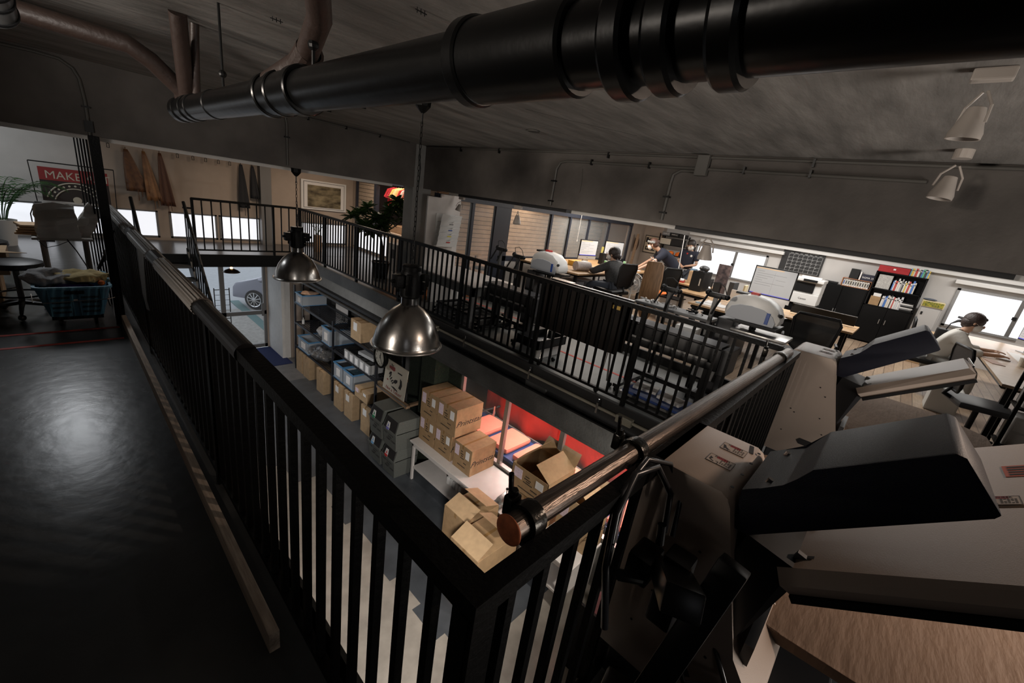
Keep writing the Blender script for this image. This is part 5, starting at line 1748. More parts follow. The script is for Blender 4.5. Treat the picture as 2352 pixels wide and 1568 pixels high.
def office_chair(label, x, y, a, m=BPL, back_h=.58, arms=False, mesh=True):
    """local: sitter faces +x"""
    t = thing('office_chair', label, 'chair', (0, 0, 0))
    b = B().box(-.24, .24, -.24, .24, .43, .50, bev=.03)
    b.to('seat', m, t, 0.8)
    b = B()
    pts = [(-.27, .20, .62), (-.30, .235, .95), (-.31, .20, 1.02), (-.31, -.20, 1.02), (-.30, -.235, .95), (-.27, -.20, .62), (-.25, -.12, .56), (-.25, .12, .56)]
    b.tube(pts, .016, 8, closed=True)
    b.to('back_frame', BPL, t, True)
    b = B().prism([(p[0] - .004, p[1] * .97, p[2]) for p in pts], (.008, 0, 0))
    b.to('backrest', m, t)
    B().tube([(-.25, 0, .60), (-.30, 0, .50), (-.12, 0, .42)], .022, 8).to('back_support', BPL, t, True)
    B().cyl((0, 0, .14), (0, 0, .43), .025, n=14).to('gas_lift', BPL, t)
    for i in range(5):
        an = 2 * PI * i / 5 + .3
        l = B().tube([(0, 0, .13), (.16 * math.cos(an), .16 * math.sin(an), .10), (.28 * math.cos(an), .28 * math.sin(an), .075)], [.025, .020, .014], 8).to('leg', BPL, t)
        cxx, cyy = .28 * math.cos(an), .28 * math.sin(an)
        B().cyl((cxx - .012, cyy - .02, .028), (cxx + .012, cyy + .02, .028), .027, n=12).to('caster', BPL, l)
    if arms:
        for s in (-1, 1):
            B().tube([(-.10, s * .26, .46), (-.02, s * .29, .66), (.18, s * .29, .66)], .017, 8).to('armrest', BPL, t)
    t.location = (x, y, FZ)
    t.rotation_euler = (0, 0, a)
    return t


def desk(label, poly, z, thick=.03, legs=(), m=OAK, frame=BPL, name='desk'):
    cx = sum(p[0] for p in poly) / len(poly)
    cy = sum(p[1] for p in poly) / len(poly)
    t = thing(name, label, 'desk', (cx, cy, FZ))
    B().prism([(x, y, z - thick) for x, y in poly], (0, 0, thick), bev=.003).to('desk_top', m, t)
    b = B()
    ins = [(cx + (x - cx) * .92, cy + (y - cy) * .92) for x, y in poly]
    for i in range(len(ins)):
        p, q = ins[i], ins[(i + 1) % len(ins)]
        b.cyl((p[0], p[1], z - thick - .025), (q[0], q[1], z - thick - .025), .024, n=4)
    b.to('under_frame', frame, t)
    for (x, y) in legs:
        B().box(x - .025, x + .025, y - .025, y + .025, FZ, z - thick).to('leg', frame, t)
    return t


DZ = .84
desk('long oak desk with black legs under the black framed glass, with two computers', [(6.46, 4.30), (9.55, 4.30), (9.55, 5.88), (6.46, 5.88)], DZ, legs=[(6.55, 4.4), (6.55, 5.78), (8.45, 4.4), (9.45, 5.78), (9.45, 4.5)])
desk('oak desk with white papers in front of the grey machine, nearest the walkway', [(6.57, 1.07), (6.75, 1.07), (7.56, 1.12), (7.56, 2.28), (6.57, 2.28)], DZ, legs=[(6.66, 1.2), (6.66, 2.18), (7.4, 1.2), (7.4, 2.18)])
desk('oak desk with the large computer and a dark divider behind the mesh chair', [(7.58, .28), (8.42, .26), (8.6, 2.9), (7.58, 2.9)], DZ, legs=[(7.68, .38), (8.32, .38), (7.7, 2.8), (8.45, 2.8)])
desk('oak desk covered with papers in front of the standing person', [(8.7, 2.75), (9.5, 2.75), (9.6, 3.62), (8.7, 3.62)], DZ, legs=[(8.8, 2.85), (8.8, 3.5), (9.4, 2.85), (9.4, 3.5)])
desk('office desk along the right window, its pale top shining in daylight', [(6.53, -1.07), (10.9, -1.07), (10.9, -1.9), (6.55, -1.9)], DZ, legs=[(6.62, -1.15), (6.62, -1.82), (8.0, -1.82), (10.8, -1.15), (10.8, -1.82)], m=mat('light_birch_top', (0.46, 0.34, 0.24), 0.25, var=0.05))


def computer(label, x, y, z, ry, w=.60, h=.40):
    """all in one screen; ry = heading the screen faces"""
    t = thing('desktop_computer', label, 'computer', (0, 0, 0))
    B().box(-.012, .012, -w / 2, w / 2, .10, .10 + h + .07, bev=.006).to('housing', BPL, t)
    B().box(.0, .0135, -w / 2, w / 2, .10, .17).to('chin', mat('silver_chin', (0.5, 0.5, 0.5), 0.3, 0.5), t)
    s = B().box(.0125, .0145, -w / 2 + .018, w / 2 - .018, .185, .10 + h + .052).to('screen', mat('lit_screen', (0.5, 0.5, 0.5), 0.3, emit=((0.80, 0.83, 0.86), 0.24)), t)
    B().box(.0145, .0152, -w / 2 + .018, w / 2 - .018, .185, .198).to('task_bar', mat('lit_blue_bar', (0.1, 0.1, 0.5), 0.3, emit=((0.10, 0.10, 0.65), 0.6)), s)
    b = B()
    for i in range(7):
        zz = .10 + h - .01 - i * .036
        b.box(.0145, .0152, -w / 2 + .05, -w / 2 + .05 + (.10 + .07 * ((i * 3) % 4)), zz, zz + .005)
        if i % 2:
            b.box(.0145, .0152, .03, .03 + .14, zz, zz + .004)
    b.box(.0145, .0152, .0, .002, .2, .10 + h)
    b.to('page_lines', mat('lit_grey_text', (0.2, 0.2, 0.2), 0.3, emit=((0.25, 0.25, 0.27), 0.4)), s)
    B().box(.0145, .0152, -w / 2 + .02, w / 2 - .2, .10 + h + .03, .10 + h + .046).to('page_header', mat('lit_orange_bar', (0.6, 0.4, 0.2), 0.3, emit=((0.8, 0.52, 0.3), 0.5)), s)
    B().prism([(-.01, -.09, .12), (-.09, -.09, .0), (-.02, -.09, .0)], (0, .18, 0)).box(-.14, .07, -.10, .10, .0, .008).to('stand', MATS['silver_chin'], t)
    B().ball((.016, 0, .135), .010, .3, 1, 1.1, 10).to('emblem', INK, t)
    t.location = (x, y, z)
    t.rotation_euler = (0, 0, ry)
    return t


computer('large computer showing a web page before the seated person with tied hair', 8.25, 5.35, DZ, -PI / 2 - .1, .62, .36)
computer('computer screen near the orange pillar edge at the far end of the long desk', 9.55, 5.45, DZ, -PI / 2 - .35, .60, .36)
computer('biggest computer screen showing a page with a pink tab, behind the grey machine', 7.85, 1.50, DZ + .04, PI + .02, .62, .46)
o = B().box(7.75, 8.0, 1.25, 1.75, DZ, DZ + .04, bev=.004).to('screen_riser', BPL)
tag(o, 'black riser board under the biggest computer screen', 'riser')
computer('dark screen seen edge on upon the desk by the right window', 10.0, -1.7, DZ, PI / 2 + .4, .55, .32)

office_chair('black office chair occupied by the person with tied hair', 7.18, 3.96, PI / 2 - .2, back_h=.5)
office_chair('black mesh office chair with a framed back before the oak desk near the walkway', 6.35, .62, .15, mat('black_mesh', (0.008, 0.008, 0.008), 0.7, alpha=.9), arms=True)
office_chair('empty black office chair drawn up to the window desk, nearest to the camera', 6.42, -.98, -PI / 2 + .25, DGR)
office_chair('office chair carrying the person in the white shirt', 8.55, -.62, -PI / 2)
oc = office_chair('orange seated office chair behind the standing fan', 8.3, 3.55, 1.2)
for c_ in oc.children:
    if c_.name.startswith('seat'):
        c_.data.materials[0] = ORG

# standing fan
t = thing('standing_fan', 'white standing fan with a round wire guard beside the brown board', 'fan', (7.58, 3.76, FZ))
FX, FY, FZc = 7.58, 3.76, .76
B().lathe([(0, .0), (.15, .0), (.15, .02), (.03, .04), (.018, .06)], (FX, FY, FZ), 28).to('base', WPL, t, 0.6)
B().cyl((FX, FY, FZ + .05), (FX, FY, FZc - .1), .014, n=10).to('pole', WPL, t)
b = B().ball((FX + .07, FY + .02, FZc), .07, 1.2, .9, .9)
b.to('motor', WPL, t, True)
fd = Vector((-.94, -.34, 0))
q = fd.to_track_quat('Z', 'Y').to_matrix().to_4x4()
A = Matrix.Translation((FX, FY, FZc)) @ q
b = B()
for (r, z) in ((.20, 0.02), (.20, -.04), (.14, .045), (.09, .055)):
    b.tube([(r * math.cos(2 * PI * i / 32), r * math.sin(2 * PI * i / 32), z) for i in range(32)], .0055, 5, closed=True)
for i in range(36):
    a = 2 * PI * i / 36
    b.tube([(.03 * math.cos(a), .03 * math.sin(a), .06), (.12 * math.cos(a), .12 * math.sin(a), .052), (.20 * math.cos(a), .20 * math.sin(a), .02), (.20 * math.cos(a), .20 * math.sin(a), -.04), (.08 * math.cos(a), .08 * math.sin(a), -.06)], .0026, 4)
b.xf(A)
b.to('wire_guard', WPL, t)
b = B()
for i in range(5):
    a = 2 * PI * i / 5
    b.prism([(.03 * math.cos(a), .03 * math.sin(a), 0), (.16 * math.cos(a + .1), .16 * math.sin(a + .1), .012), (.16 * math.cos(a + .9), .16 * math.sin(a + .9), -.015), (.03 * math.cos(a + .7), .03 * math.sin(a + .7), -.01)], (0, 0, .003))
b.xf(A)
b.to('blades', mat('grey_clear_blade', (0.3, 0.3, 0.3), 0.4, alpha=.6), t)
b = B().cyl((0, 0, .055), (0, 0, .068), .035, n=20)
b.xf(A)
b.to('hub_cap', BPL, t)

# brown upright ironing board
t = thing('brown_board', 'tall rounded brown wood grained board standing upright behind the railing beside the fan', 'board', (7.4, 3.33, FZ))
pts = []
for (u, v) in ((-.17, 1.13), (.13, 1.15), (.19, 1.10), (.22, .85), (.22, .5), (.16, .16), (.08, 0), (-.02, 0), (-.13, .2), (-.2, .5), (-.21, .85), (-.19, 1.08)):
    pts.append((7.4 + .02 * v, 3.33 - u * .85, FZ + v))
B().prism(pts, (.05, 0, 0), bev=.015).to('board', mat('brown_wood_grain_cover', (0.26, 0.145, 0.07), 0.55, rgb2=(0.13, 0.07, 0.03), vscale=5, stretch=(2, 9, .8)), t, 0.8)


def heat_station(label, x0, ya, yb, zc, masts, press_y, flip=False):
    """black printer cutter body on legs with two masts and a domed heat press beside it"""
    t = thing('cutting_plotter', label[0], 'plotter', (x0 + .2, (ya + yb) / 2, 0))
    b = B().box(x0, x0 + .30, ya, yb, zc, zc + .24, bev=.03)
    b.box(x0 - .04, x0 + .06, ya + .05, yb - .05, zc + .02, zc + .10, bev=.02)
    b.to('body', BPL, t, 0.6)
    B().box(x0 - .05, x0 - .04, ya + .1, yb - .1, zc + .10, zc + .12).cyl((x0 + .02, ya + .06, zc + .14), (x0 + .02, yb - .06, zc + .14), .015, n=10).to('silver_bar', ALU, t)
    B().box(x0 + .02, x0 + .28, ya + .02, yb - .02, zc + .24, zc + .262).to('top_cover', DGR, t)
    B().box(x0 - .02, x0 + .32, ya - .08, ya, zc - .02, zc + .26, bev=.02).box(x0 - .02, x0 + .32, yb, yb + .08, zc - .02, zc + .26, bev=.02).to('end_cap', DGR, t)
    for y in (ya + .12, yb - .12):
        B().box(x0 + .10, x0 + .18, y - .03, y + .03, .06, zc).to('leg', BLKM, t)
        f_ = B().box(x0 - .15, x0 + .45, y - .03, y + .03, .05, .09).to('foot', BLKM, t)
        for xx in (x0 - .12, x0 + .42):
            B().cyl((xx, y - .015, .026), (xx, y + .015, .026), .026, n=12).to('caster', BPL, f_)
    B().box(x0 + .12, x0 + .16, ya + .12, yb - .12, .20, .25).to('cross_bar', BLKM, t)
    # media sheet hanging
    b = B()
    prof = [(x0 + .30, zc + .10), (x0 + .36, zc + .02), (x0 + .42, zc - .10), (x0 + .38, zc - .22)]
    vv = []
    for (xx, zz) in prof:
        vv += [(xx, ya + .08, zz), (xx, ya + .34, zz)]
    b.add(vv, [(0, 1, 3, 2), (2, 3, 5, 4), (4, 5, 7, 6)])
    ms = b.to('media_sheet', GRY, t)
    ms.modifiers.new('thickness', 'SOLIDIFY').thickness = .003
    for i, (mx, my, z0, z1) in enumerate(masts):
        t2 = thing('clamp_stand', label[2 + i], 'stand', (mx, my, 0))
        B().box(mx - .025, mx + .025, my - .018, my + .018, z0, z1, rot=(0, 0, 0)).to('post', mat('grey_steel_post', (0.10, 0.10, 0.10), 0.35, 0.5), t2)
        B().box(mx - .14, mx + .16, my - .12, my + .12, 0.0, .02).to('foot_plate', BLKM, t2)
        B().box(mx - .02, mx + .02, my - .015, my + .015, .02, z0).to('lower_post', BLKM, t2)
        b = B().box(mx - .03, mx + .03, my - .10, my + .08, z1, z1 + .055, bev=.012).ball((mx, my + .09, z1 + .045), .035).ball((mx, my - .11, z1 + .03), .03)
        b.to('clamp_head', BPL, t2, 0.7)
        B().tube([(mx - .02, my + .08, z1 + .03), (mx - .09, my + .13, z1 - .16)], .012, 8).tube([(mx - .02, my - .06, z1 + .03), (mx - .09, my - .02, z1 - .17)], .012, 8).to('handle', BPL, t2)
        B().tube([(mx, my + .07, z1 + .06), (mx, my + .09, z1 + .15), (mx, my + .01, z1 + .17), (mx, my - .06, z1 + .13), (mx, my - .10, z1 + .05)], .005, 6).to('cable', BPL, t2)
    # heat press
    hx, hy = press_y
    t3 = thing('heat_press', label[1], 'heat press', (hx, hy, 0))
    z = .86 if not flip else .90
    b = B().box(hx - .12, hx + .12, hy + .12, hy + .30, .10, z + .10, bev=.02)
    b.to('column', DGR, t3, 0.6)
    B().box(hx - .22, hx + .22, hy - .30, hy + .32, .02, .08, bev=.01).to('base', DGR, t3)
    b = B()
    # domed cover: profile along y
    prof = [(-.32, .12), (-.33, .20), (-.28, .30), (-.16, .375), (.0, .40), (.14, .385), (.24, .33), (.28, .22), (.28, .12)]
    b.prism([(hx - .13, hy + u * .92, z + v + .02) for u, v in prof], (.26, 0, 0), bev=.05)
    b.to('domed_cover', WPL, t3, 0.9)
    b = B().prism([(hx - .134, hy + u * .8, z + .13 + (v - .12) * .62) for u, v in prof], (-.008, 0, 0), bev=.003)
    b.to('side_panel', mat('pale_blue_grey_panel', (0.42, 0.45, 0.50), 0.4), t3)
    B().box(hx - .148, hx - .141, hy - .20, hy - .165, z + .15, z + .27, bev=.004).to('blue_badge', BLUE, t3)
    B().box(hx - .05, hx + .03, hy - .02, hy + .06, z + .41, z + .44, bev=.006).to('red_switch', RED, t3)
    B().box(hx - .09, hx + .05, hy + .08, hy + .2, z + .395, z + .418, bev=.004).to('control_panel', BPL, t3)
    b = B().cyl((hx, hy - .05, z + .04), (hx, hy - .05, z + .14), .035, n=14)
    for s in (-1, 1):
        b.cyl((hx + s * .09, hy - .05, z + .02), (hx + s * .09, hy - .05, z + .13), .012, n=8)
    b.box(hx - .2, hx + .2, hy - .3, hy + .12, z + .10, z + .125)
    b.to('press_linkage', BPL, t3)
    B().box(hx - .21, hx + .21, hy - .42, hy + .12, z + .0, z + .035, bev=.012).to('lower_platen', ALU, t3, 0.6)
    B().box(hx - .03, hx + .03, hy - .1, hy + .2, z - .08, z).to('platen_arm', BPL, t3)
    B().cyl((hx - .12, hy - .28, z + .27), (hx - .16, hy - .30, z + .27), .02, n=12).to('handle_knob', BPL, t3)
    return t


heat_station(('left black cutting plotter on a wheeled stand behind the railing', 'left white domed heat press with a blue badge on the walkway', 'left clamp stand with black head and handles near the white counter', 'clamp stand with looped cable right beside the left heat press'),
             4.32, 3.52, 4.42, .46, [(5.12, 5.02, .8, 1.10), (4.80, 4.32, .80, 1.10)], (5.05, 3.92))
heat_station(('right black cutting plotter on a wheeled stand with blue mats beneath', 'right white domed heat press with a red switch in front of the big screen', 'clamp stand with black head in front of the brown board', 'tall clamp stand with looped cable left of the right heat press'),
             4.34, 1.05, 2.12, .56, [(5.0, 1.97, .88, 1.14), (4.84, 1.40, .7, 1.22)], (5.15, 1.08), True)
o = B().box(5.2, 5.5, 1.5, 2.5, .86, .90, bev=.01).to('grey_table_leaf', GRY)
t = thing('tool_table', 'pale tool table behind the railing strewn with small tools', 'table', (5.35, 2.0, 0))
o.parent = t
o.location = (-5.35, -2.0, 0)
o.name = 'table_top'
for (x, y) in ((5.24, 1.55), (5.46, 1.55), (5.24, 2.45), (5.46, 2.45)):
    B().box(x - .015, x + .015, y - .015, y + .015, 0, .86).to('leg', BLK, t)
for i, (x, y, l) in enumerate(((5.30, 2.3, 'left clutter of small metal tools on the pale tool table'), (5.32, 2.0, 'middle clutter of small metal tools on the pale tool table'), (5.34, 1.72, 'right cluster of black and red tools on the pale tool table'))):
    b = B()
    for k_ in range(9):
        a = random.random() * PI
        u, v = x + random.uniform(-.06, .06), y + random.uniform(-.09, .09)
        b.cyl((u, v, .912 + .004 * k_), (u + .07 * math.cos(a), v + .07 * math.sin(a), .915 + .004 * k_), .008, n=6)
    b.ball((x, y, .925), .022)
    o = b.to('hand_tools', ALU if i < 2 else BPL)
    tag(o, l, 'tools')

# white counter by the column with panel and letter trays
t = thing('white_counter', 'white low counter in front of the pale column at the end of the walkway', 'counter', (4.5, 5.2, 0))
B().box(4.04, 4.98, 4.42, 5.92, .64, .66, bev=.003).to('counter_top', WT, t)
B().box(4.06, 4.10, 4.44, 5.9, .50, .64).box(4.06, 4.96, 4.44, 4.48, .50, .64).to('apron', mat('grey_apron', (0.16, 0.16, 0.155), 0.5), t)
for (x, y) in ((4.06, 4.44), (4.90, 4.44), (4.06, 5.84), (4.90, 5.84)):
    B().box(x, x + .05, y, y + .05, 0, .64).to('leg', GRY, t)
o = B().box(4.44, 4.86, 5.88, 5.91, .662, 1.86).box(4.18, 4.44, 5.88, 5.91, .662, 1.80).to('leaning_whiteboard', WT)
tag(o, 'tall white board standing on the counter against the column', 'board')
t = thing('letter_tray_rack', 'white wall rack of tiered letter trays with coloured tabs on the tall white board', 'rack', (4.55, 5.8, 1.2))
for i in range(5):
    z = 1.02 + i * .10
    x0 = 4.34 + i * .012
    B().prism([(x0, 5.875, z), (x0 + .42, 5.875, z), (x0 + .42, 5.78, z + .02), (x0, 5.78, z + .02)], (0, 0, .004)).prism([(x0, 5.78, z), (x0 + .42, 5.78, z), (x0 + .42, 5.74, z + .13), (x0 + .27, 5.74, z + .13), (x0 + .24, 5.745, z + .10), (x0 + .18, 5.745, z + .10), (x0 + .15, 5.74, z + .13), (x0, 5.74, z + .13)], (0, .004, 0)).to('tray', WPL, t)
    if i < 4:
        B().prism([(x0 + .18, 5.752, z + .07), (x0 + .26, 5.752, z + .07), (x0 + .26, 5.750, z + .085), (x0 + .18, 5.750, z + .085)], (0, -.004, 0)).to('colour_tab', (RED, mat('yellow_tab', (0.6, 0.5, 0.02), 0.6), BLUE, GRY)[i], t)
B().box(4.36, 4.78, 5.872, 5.88, 1.0, 1.55).to('back_plate', WPL, t)

# things on the floor behind the railing
b = B()
fr = None
t = thing('frame_stack', 'stack of black edged printing frames lying on the floor under the white counter', 'frames', (4.4, 4.9, 0))
for i in range(4):
    x0, y0, z0 = 4.12 + .02 * i, 4.35 + .03 * (i % 2), .02 + i * .045
    b = B()
    for (a, c, d, e) in ((x0, x0 + .04, y0, y0 + 1.05), (x0 + .5, x0 + .54, y0, y0 + 1.05), (x0, x0 + .54, y0, y0 + .04), (x0, x0 + .54, y0 + .5, y0 + .54), (x0, x0 + .54, y0 + 1.01, y0 + 1.05)):
        b.box(a, c, d, e, z0, z0 + .035)
    b.to('frame', BPL if i == 3 else GRY, t)
B().box(4.14, 4.66, 4.37, 5.38, .0, .02).to('bottom_sheet', PAP, t)
t = thing('black_tray', 'open black plastic tray holding clear film, on a white crate behind the railing', 'tray', (4.35, 3.0, .15))
b = B()
x0, x1, y0, y1 = 4.02, 4.62, 3.06, 3.44
for (a, c, d, e) in ((x0, x0 + .02, y0, y1), (x1 - .02, x1, y0, y1), (x0, x1, y0, y0 + .02), (x0, x1, y1 - .02, y1)):
    b.box(a, c, d, e, .16, .27)
b.box(x0, x1, y0, y1, .15, .165)
b.to('tray_body', BPL, t)
B().ball((4.3, 3.24, .18), .13, 1.3, 1, .3, 14).crumple(.02, 4).to('clear_film', MATS['crinkled_clear_film'], t, True)
o = B().box(4.06, 4.56, 3.10, 3.40, .0, .148, bev=.01).to('white_crate', WPL)
tag(o, 'white plastic crate under the open black tray', 'crate')
t = thing('folding_table', 'dark brown folded table top standing upright on casters behind the railing', 'folding table', (4.02, 2.6, 0))
BB = mat('dark_brown_board', (0.007, 0.0045, 0.0035), 0.6, var=0.2, spec=0.2)
B().box(4.02, 4.05, 2.02, 3.16, .47, 1.04, bev=.004).to('front_leaf', BB, t)
B().box(4.16, 4.19, 2.00, 3.14, .47, 1.06, bev=.004).to('rear_leaf', BB, t)
B().box(4.012, 4.058, 2.02, 3.16, 1.04, 1.052).box(4.152, 4.198, 2.00, 3.14, 1.06, 1.072).to('metal_edging', ALU, t)
B().box(4.014, 4.02, 2.06, 2.16, .96, 1.0).to('yellow_sticker', mat('yellow_sticker', (0.45, 0.28, 0.05), 0.6), t)
for y in (2.12, 2.98):
    l = B().tube([(3.96, y - .02, .06), (4.07, y, .48)], .012, 8).tube([(4.25, y + .02, .06), (4.13, y, .48)], .012, 8).cyl((4.03, y, .47), (4.18, y, .47), .012, n=8).to('leg_frame', ALU, t)
    for xx in (3.955, 4.255):
        B().cyl((xx - .01, y - .02, .028), (xx + .01, y - .02, .028), .028, n=14).to('caster', BPL, l)
b = B().box(4.10, 4.50, 1.14, 1.86, .085, .11, bev=.004)
t = thing('low_cart', 'low blue topped cart with paper stacks under the right plotter', 'cart', (4.3, 1.5, 0))
b.to('blue_top', mat('blue_cutting_mat', (0.012, 0.045, 0.20), 0.6), t)
B().box(4.08, 4.52, 1.12, 1.88, .06, .085).to('frame', ALU, t)
for (x, y) in ((4.14, 1.2), (4.46, 1.2), (4.14, 1.8), (4.46, 1.8)):
    B().cyl((x, y - .012, .03), (x, y + .012, .03), .03, n=12).to('wheel', BPL, t)
for (x, y, a, l) in ((4.36, 1.70, .2, 'white paper stack on the left end of the blue cart'), (4.32, 1.38, -.1, 'open white booklet stack in the middle of the blue cart')):
    o = B().box(x - .10, x + .10, y - .13, y + .13, .111, .14, rot=(0, 0, a), bev=.002).to('paper_stack', PAP)
    tag(o, l, 'papers')
sbox('trim_21', mat('red_floor_tape', (0.42, 0.035, 0.02), 0.7), 4.68, 4.72, 1.2, 3.5, 0.0, .003)
sbox('trim_22', MATS['red_floor_tape'], 5.3, 5.34, 3.8, 6.0, 0.0, .003)
sbox('trim_23', BPL, 5.70, 5.745, -3.2, 6.0, 0.0, .121)
sbox('trim_24', MATS['red_floor_tape'], -5.0, .34, 5.89, 5.93, 0.0, .003)
sbox('trim_25', MATS['red_floor_tape'], -5.0, .34, 5.50, 5.54, 0.0, .003)

# ---- cabinets, bookcase and books on the office wall
CB = mat('black_cabinet', (0.003, 0.003, 0.0032), 0.5, spec=0.15)
t = thing('bookcase', 'tall black bookcase with two open shelves of books above doors, by the right window', 'bookcase', (12.1, .08, FZ))
BX = 11.95
b = B().box(BX, 12.28, .44, .47, FZ, 1.66).box(BX, 12.28, -.36, -.33, FZ, 1.66).box(12.25, 12.28, -.36, .47, FZ, 1.66)
for z in (.92, 1.29, 1.64):
    b.box(BX, 12.28, -.36, .47, z, z + .02)
b.to('carcass', CB, t)
for (ya_, yb_) in ((-.33, .045), (.05, .44)):
    d_ = B().box(BX - .02, BX, ya_, yb_, FZ + .03, .915, bev=.003).to('door', CB, t)
    yy = .0 if yb_ < .05 else .10
    B().box(BX - .035, BX - .02, yy, yy + .015, .58, .68).to('handle', ALU, d_)
t = thing('low_cabinet', 'low black cabinet left of the bookcase carrying a wooden file box', 'cabinet', (12.1, .9, FZ))
B().box(BX, 12.28, .48, 1.36, FZ, 1.22, bev=.004).to('carcass', CB, t)
for (ya_, yb_) in ((.50, .91), (.93, 1.34)):
    d_ = B().box(BX - .02, BX, ya_, yb_, FZ + .03, 1.20, bev=.003).to('door', CB, t)
    B().box(BX - .03, BX - .02, .90 if yb_ < 1 else .94, .905 if yb_ < 1 else .955, .60, .70).to('handle', GRY, d_)
cols = [(0.60, 0.58, 0.55), (0.05, 0.05, 0.05), (0.55, 0.50, 0.42), (0.06, 0.16, 0.45), (0.62, 0.60, 0.58), (0.45, 0.06, 0.05), (0.30, 0.30, 0.30), (0.62, 0.45, 0.08), (0.10, 0.35, 0.20), (0.5, 0.5, 0.52), (0.15, 0.32, 0.5)]
names = ['white', 'black', 'cream', 'blue', 'pale', 'red', 'grey', 'yellow', 'green', 'silver', 'light blue']
BM = [mat('book_cover_%s' % n.replace(' ', '_'), c, 0.6, var=.06, vscale=20) for n, c in zip(names, cols)]


def books(y, y_end, z, hmin, hmax, where, seq, grp):
    i = 0
    while y > y_end:
        w_ = random.uniform(.016, .034)
        h = random.uniform(hmin, hmax)
        d_ = random.uniform(.14, .2)
        k = seq[i % len(seq)]
        t = thing('book', '%s spined book standing %s' % (names[k], where), 'book', (BX + .03, y - w_ / 2, z), group='%s books %s' % (names[k], grp))
        B().box(BX + .03, BX + .03 + d_, y - w_, y, z, z + h, bev=.002).to('cover', BM[k], t)
        B().box(BX + .0295, BX + .031, y - w_ + .004, y - .004, z + h * .72, z + h * .82).to('spine_print', INK if k not in (1, 3) else PAP, t)
        y -= w_ + .0015
        i += 1


books(.14, -.22, 1.311, .20, .27, 'on the upper open shelf of the bookcase', [3, 4, 5, 0, 0, 6, 1, 4, 7, 0, 5, 0, 3, 2], 'on the upper bookcase shelf')
books(.21, -.10, .941, .22, .28, 'on the lower open shelf of the bookcase', [0, 9, 3, 3, 2, 0, 1, 4, 5, 0, 9], 'on the lower bookcase shelf')
books(-.05, -.34, 1.661, .14, .17, 'on top of the bookcase right of the red box', [10, 7, 2, 5, 0, 1, 3, 8, 1], 'on top of the bookcase')
o = B().box(BX + .02, 12.2, .17, .40, 1.311, 1.60, bev=.004).to('file_sleeve', mat('grey_marbled_sleeve', (0.38, 0.37, 0.35), 0.8, var=0.3, vscale=60))
tag(o, 'wide pale grey document sleeve at the left of the upper bookcase shelf', 'file')
o = B().box(BX + .02, 12.2, .23, .40, .941, 1.13, bev=.004).to('brown_box', CARD)
tag(o, 'small brown box at the left of the lower bookcase shelf', 'box')
o = B().box(BX + .03, 12.2, .24, .37, 1.132, 1.20, bev=.004).to('white_case', WPL)
tag(o, 'white case lying on the small brown box in the bookcase', 'case')
for i in range(7):
    o = B().box(BX + .02, 12.2, -.32 + .01 * (i % 2), -.12 + .008 * (i % 3), .941 + i * .026, .941 + i * .026 + .022).to('flat_folder', (BPL, GRY, WPL)[i % 3])
    tag(o, 'flat folder lying in the pile at the right of the lower bookcase shelf', 'folder', 'flat folders piled in the bookcase')
o = B().box(BX + .0, 12.25, -.04, .46, 1.661, 1.79, bev=.006).to('red_case', mat('dark_red_case', (0.32, 0.008, 0.012), 0.6, bump=0.3))
tag(o, 'long dark red box on top of the bookcase', 'box')
B().box(BX - .003, BX, .18, .22, 1.72, 1.75).to('label_plate', PAP, o)
t = thing('file_box', 'open wooden box holding a row of upright white files on the low cabinet', 'file box', (12.1, .7, 1.22))
b = B().box(BX + .0, 12.2, .46, .475, 1.225, 1.40).box(BX, 12.2, .975, .99, 1.225, 1.40).box(BX, 12.2, .46, .99, 1.225, 1.235).box(BX, 12.2, .46, .99, 1.395, 1.405)
b.to('case', mat('orange_wood_case', (0.36, 0.14, 0.06), 0.5), t)
for i in range(11):
    y = .965 - i * .0425
    f_ = thing('ring_file', 'white ring file with dark spine text standing in the wooden file box', 'file', (BX + .03, y, 1.236), group='ring files in the wooden box')
    B().box(BX + .02, 12.18, y - .038, y, 1.236, 1.38, bev=.002).to('cover', BM[0] if i % 3 else BM[2], f_)
    B().box(BX + .0185, BX + .02, y - .028, y - .01, 1.27, 1.35).to('spine_print', INK if i else BLUE, f_)
o = B().box(12.0, 12.22, .74, .90, 1.406, 1.62, bev=.004).to('black_device', BPL)
tag(o, 'upright black device with small lights on top of the wooden file box', 'device')
o = B().box(12.0, 12.22, .695, .72, 1.406, 1.58, bev=.002).to('white_device', WPL)
tag(o, 'thin white upright device beside the black one on the file box', 'device')
o = B().box(12.0, 12.2, .46, .68, 1.406, 1.54, bev=.004).to('cardboard_box', mat('navy_gift_box', (0.012, 0.014, 0.03), 0.6))
tag(o, 'small navy box with white number lettering beside the red box', 'box')
text('lettering', 'SIGMA 25', PAP, o, (11.998, .57, 1.47), .05, basis=((0, -1, 0), (0, 0, 1)))
o = B().box(12.0, 12.2, 1.05, 1.30, 1.222, 1.27, bev=.008).to('router', BPL)
tag(o, 'flat black router box on the left end of the low cabinet', 'router')
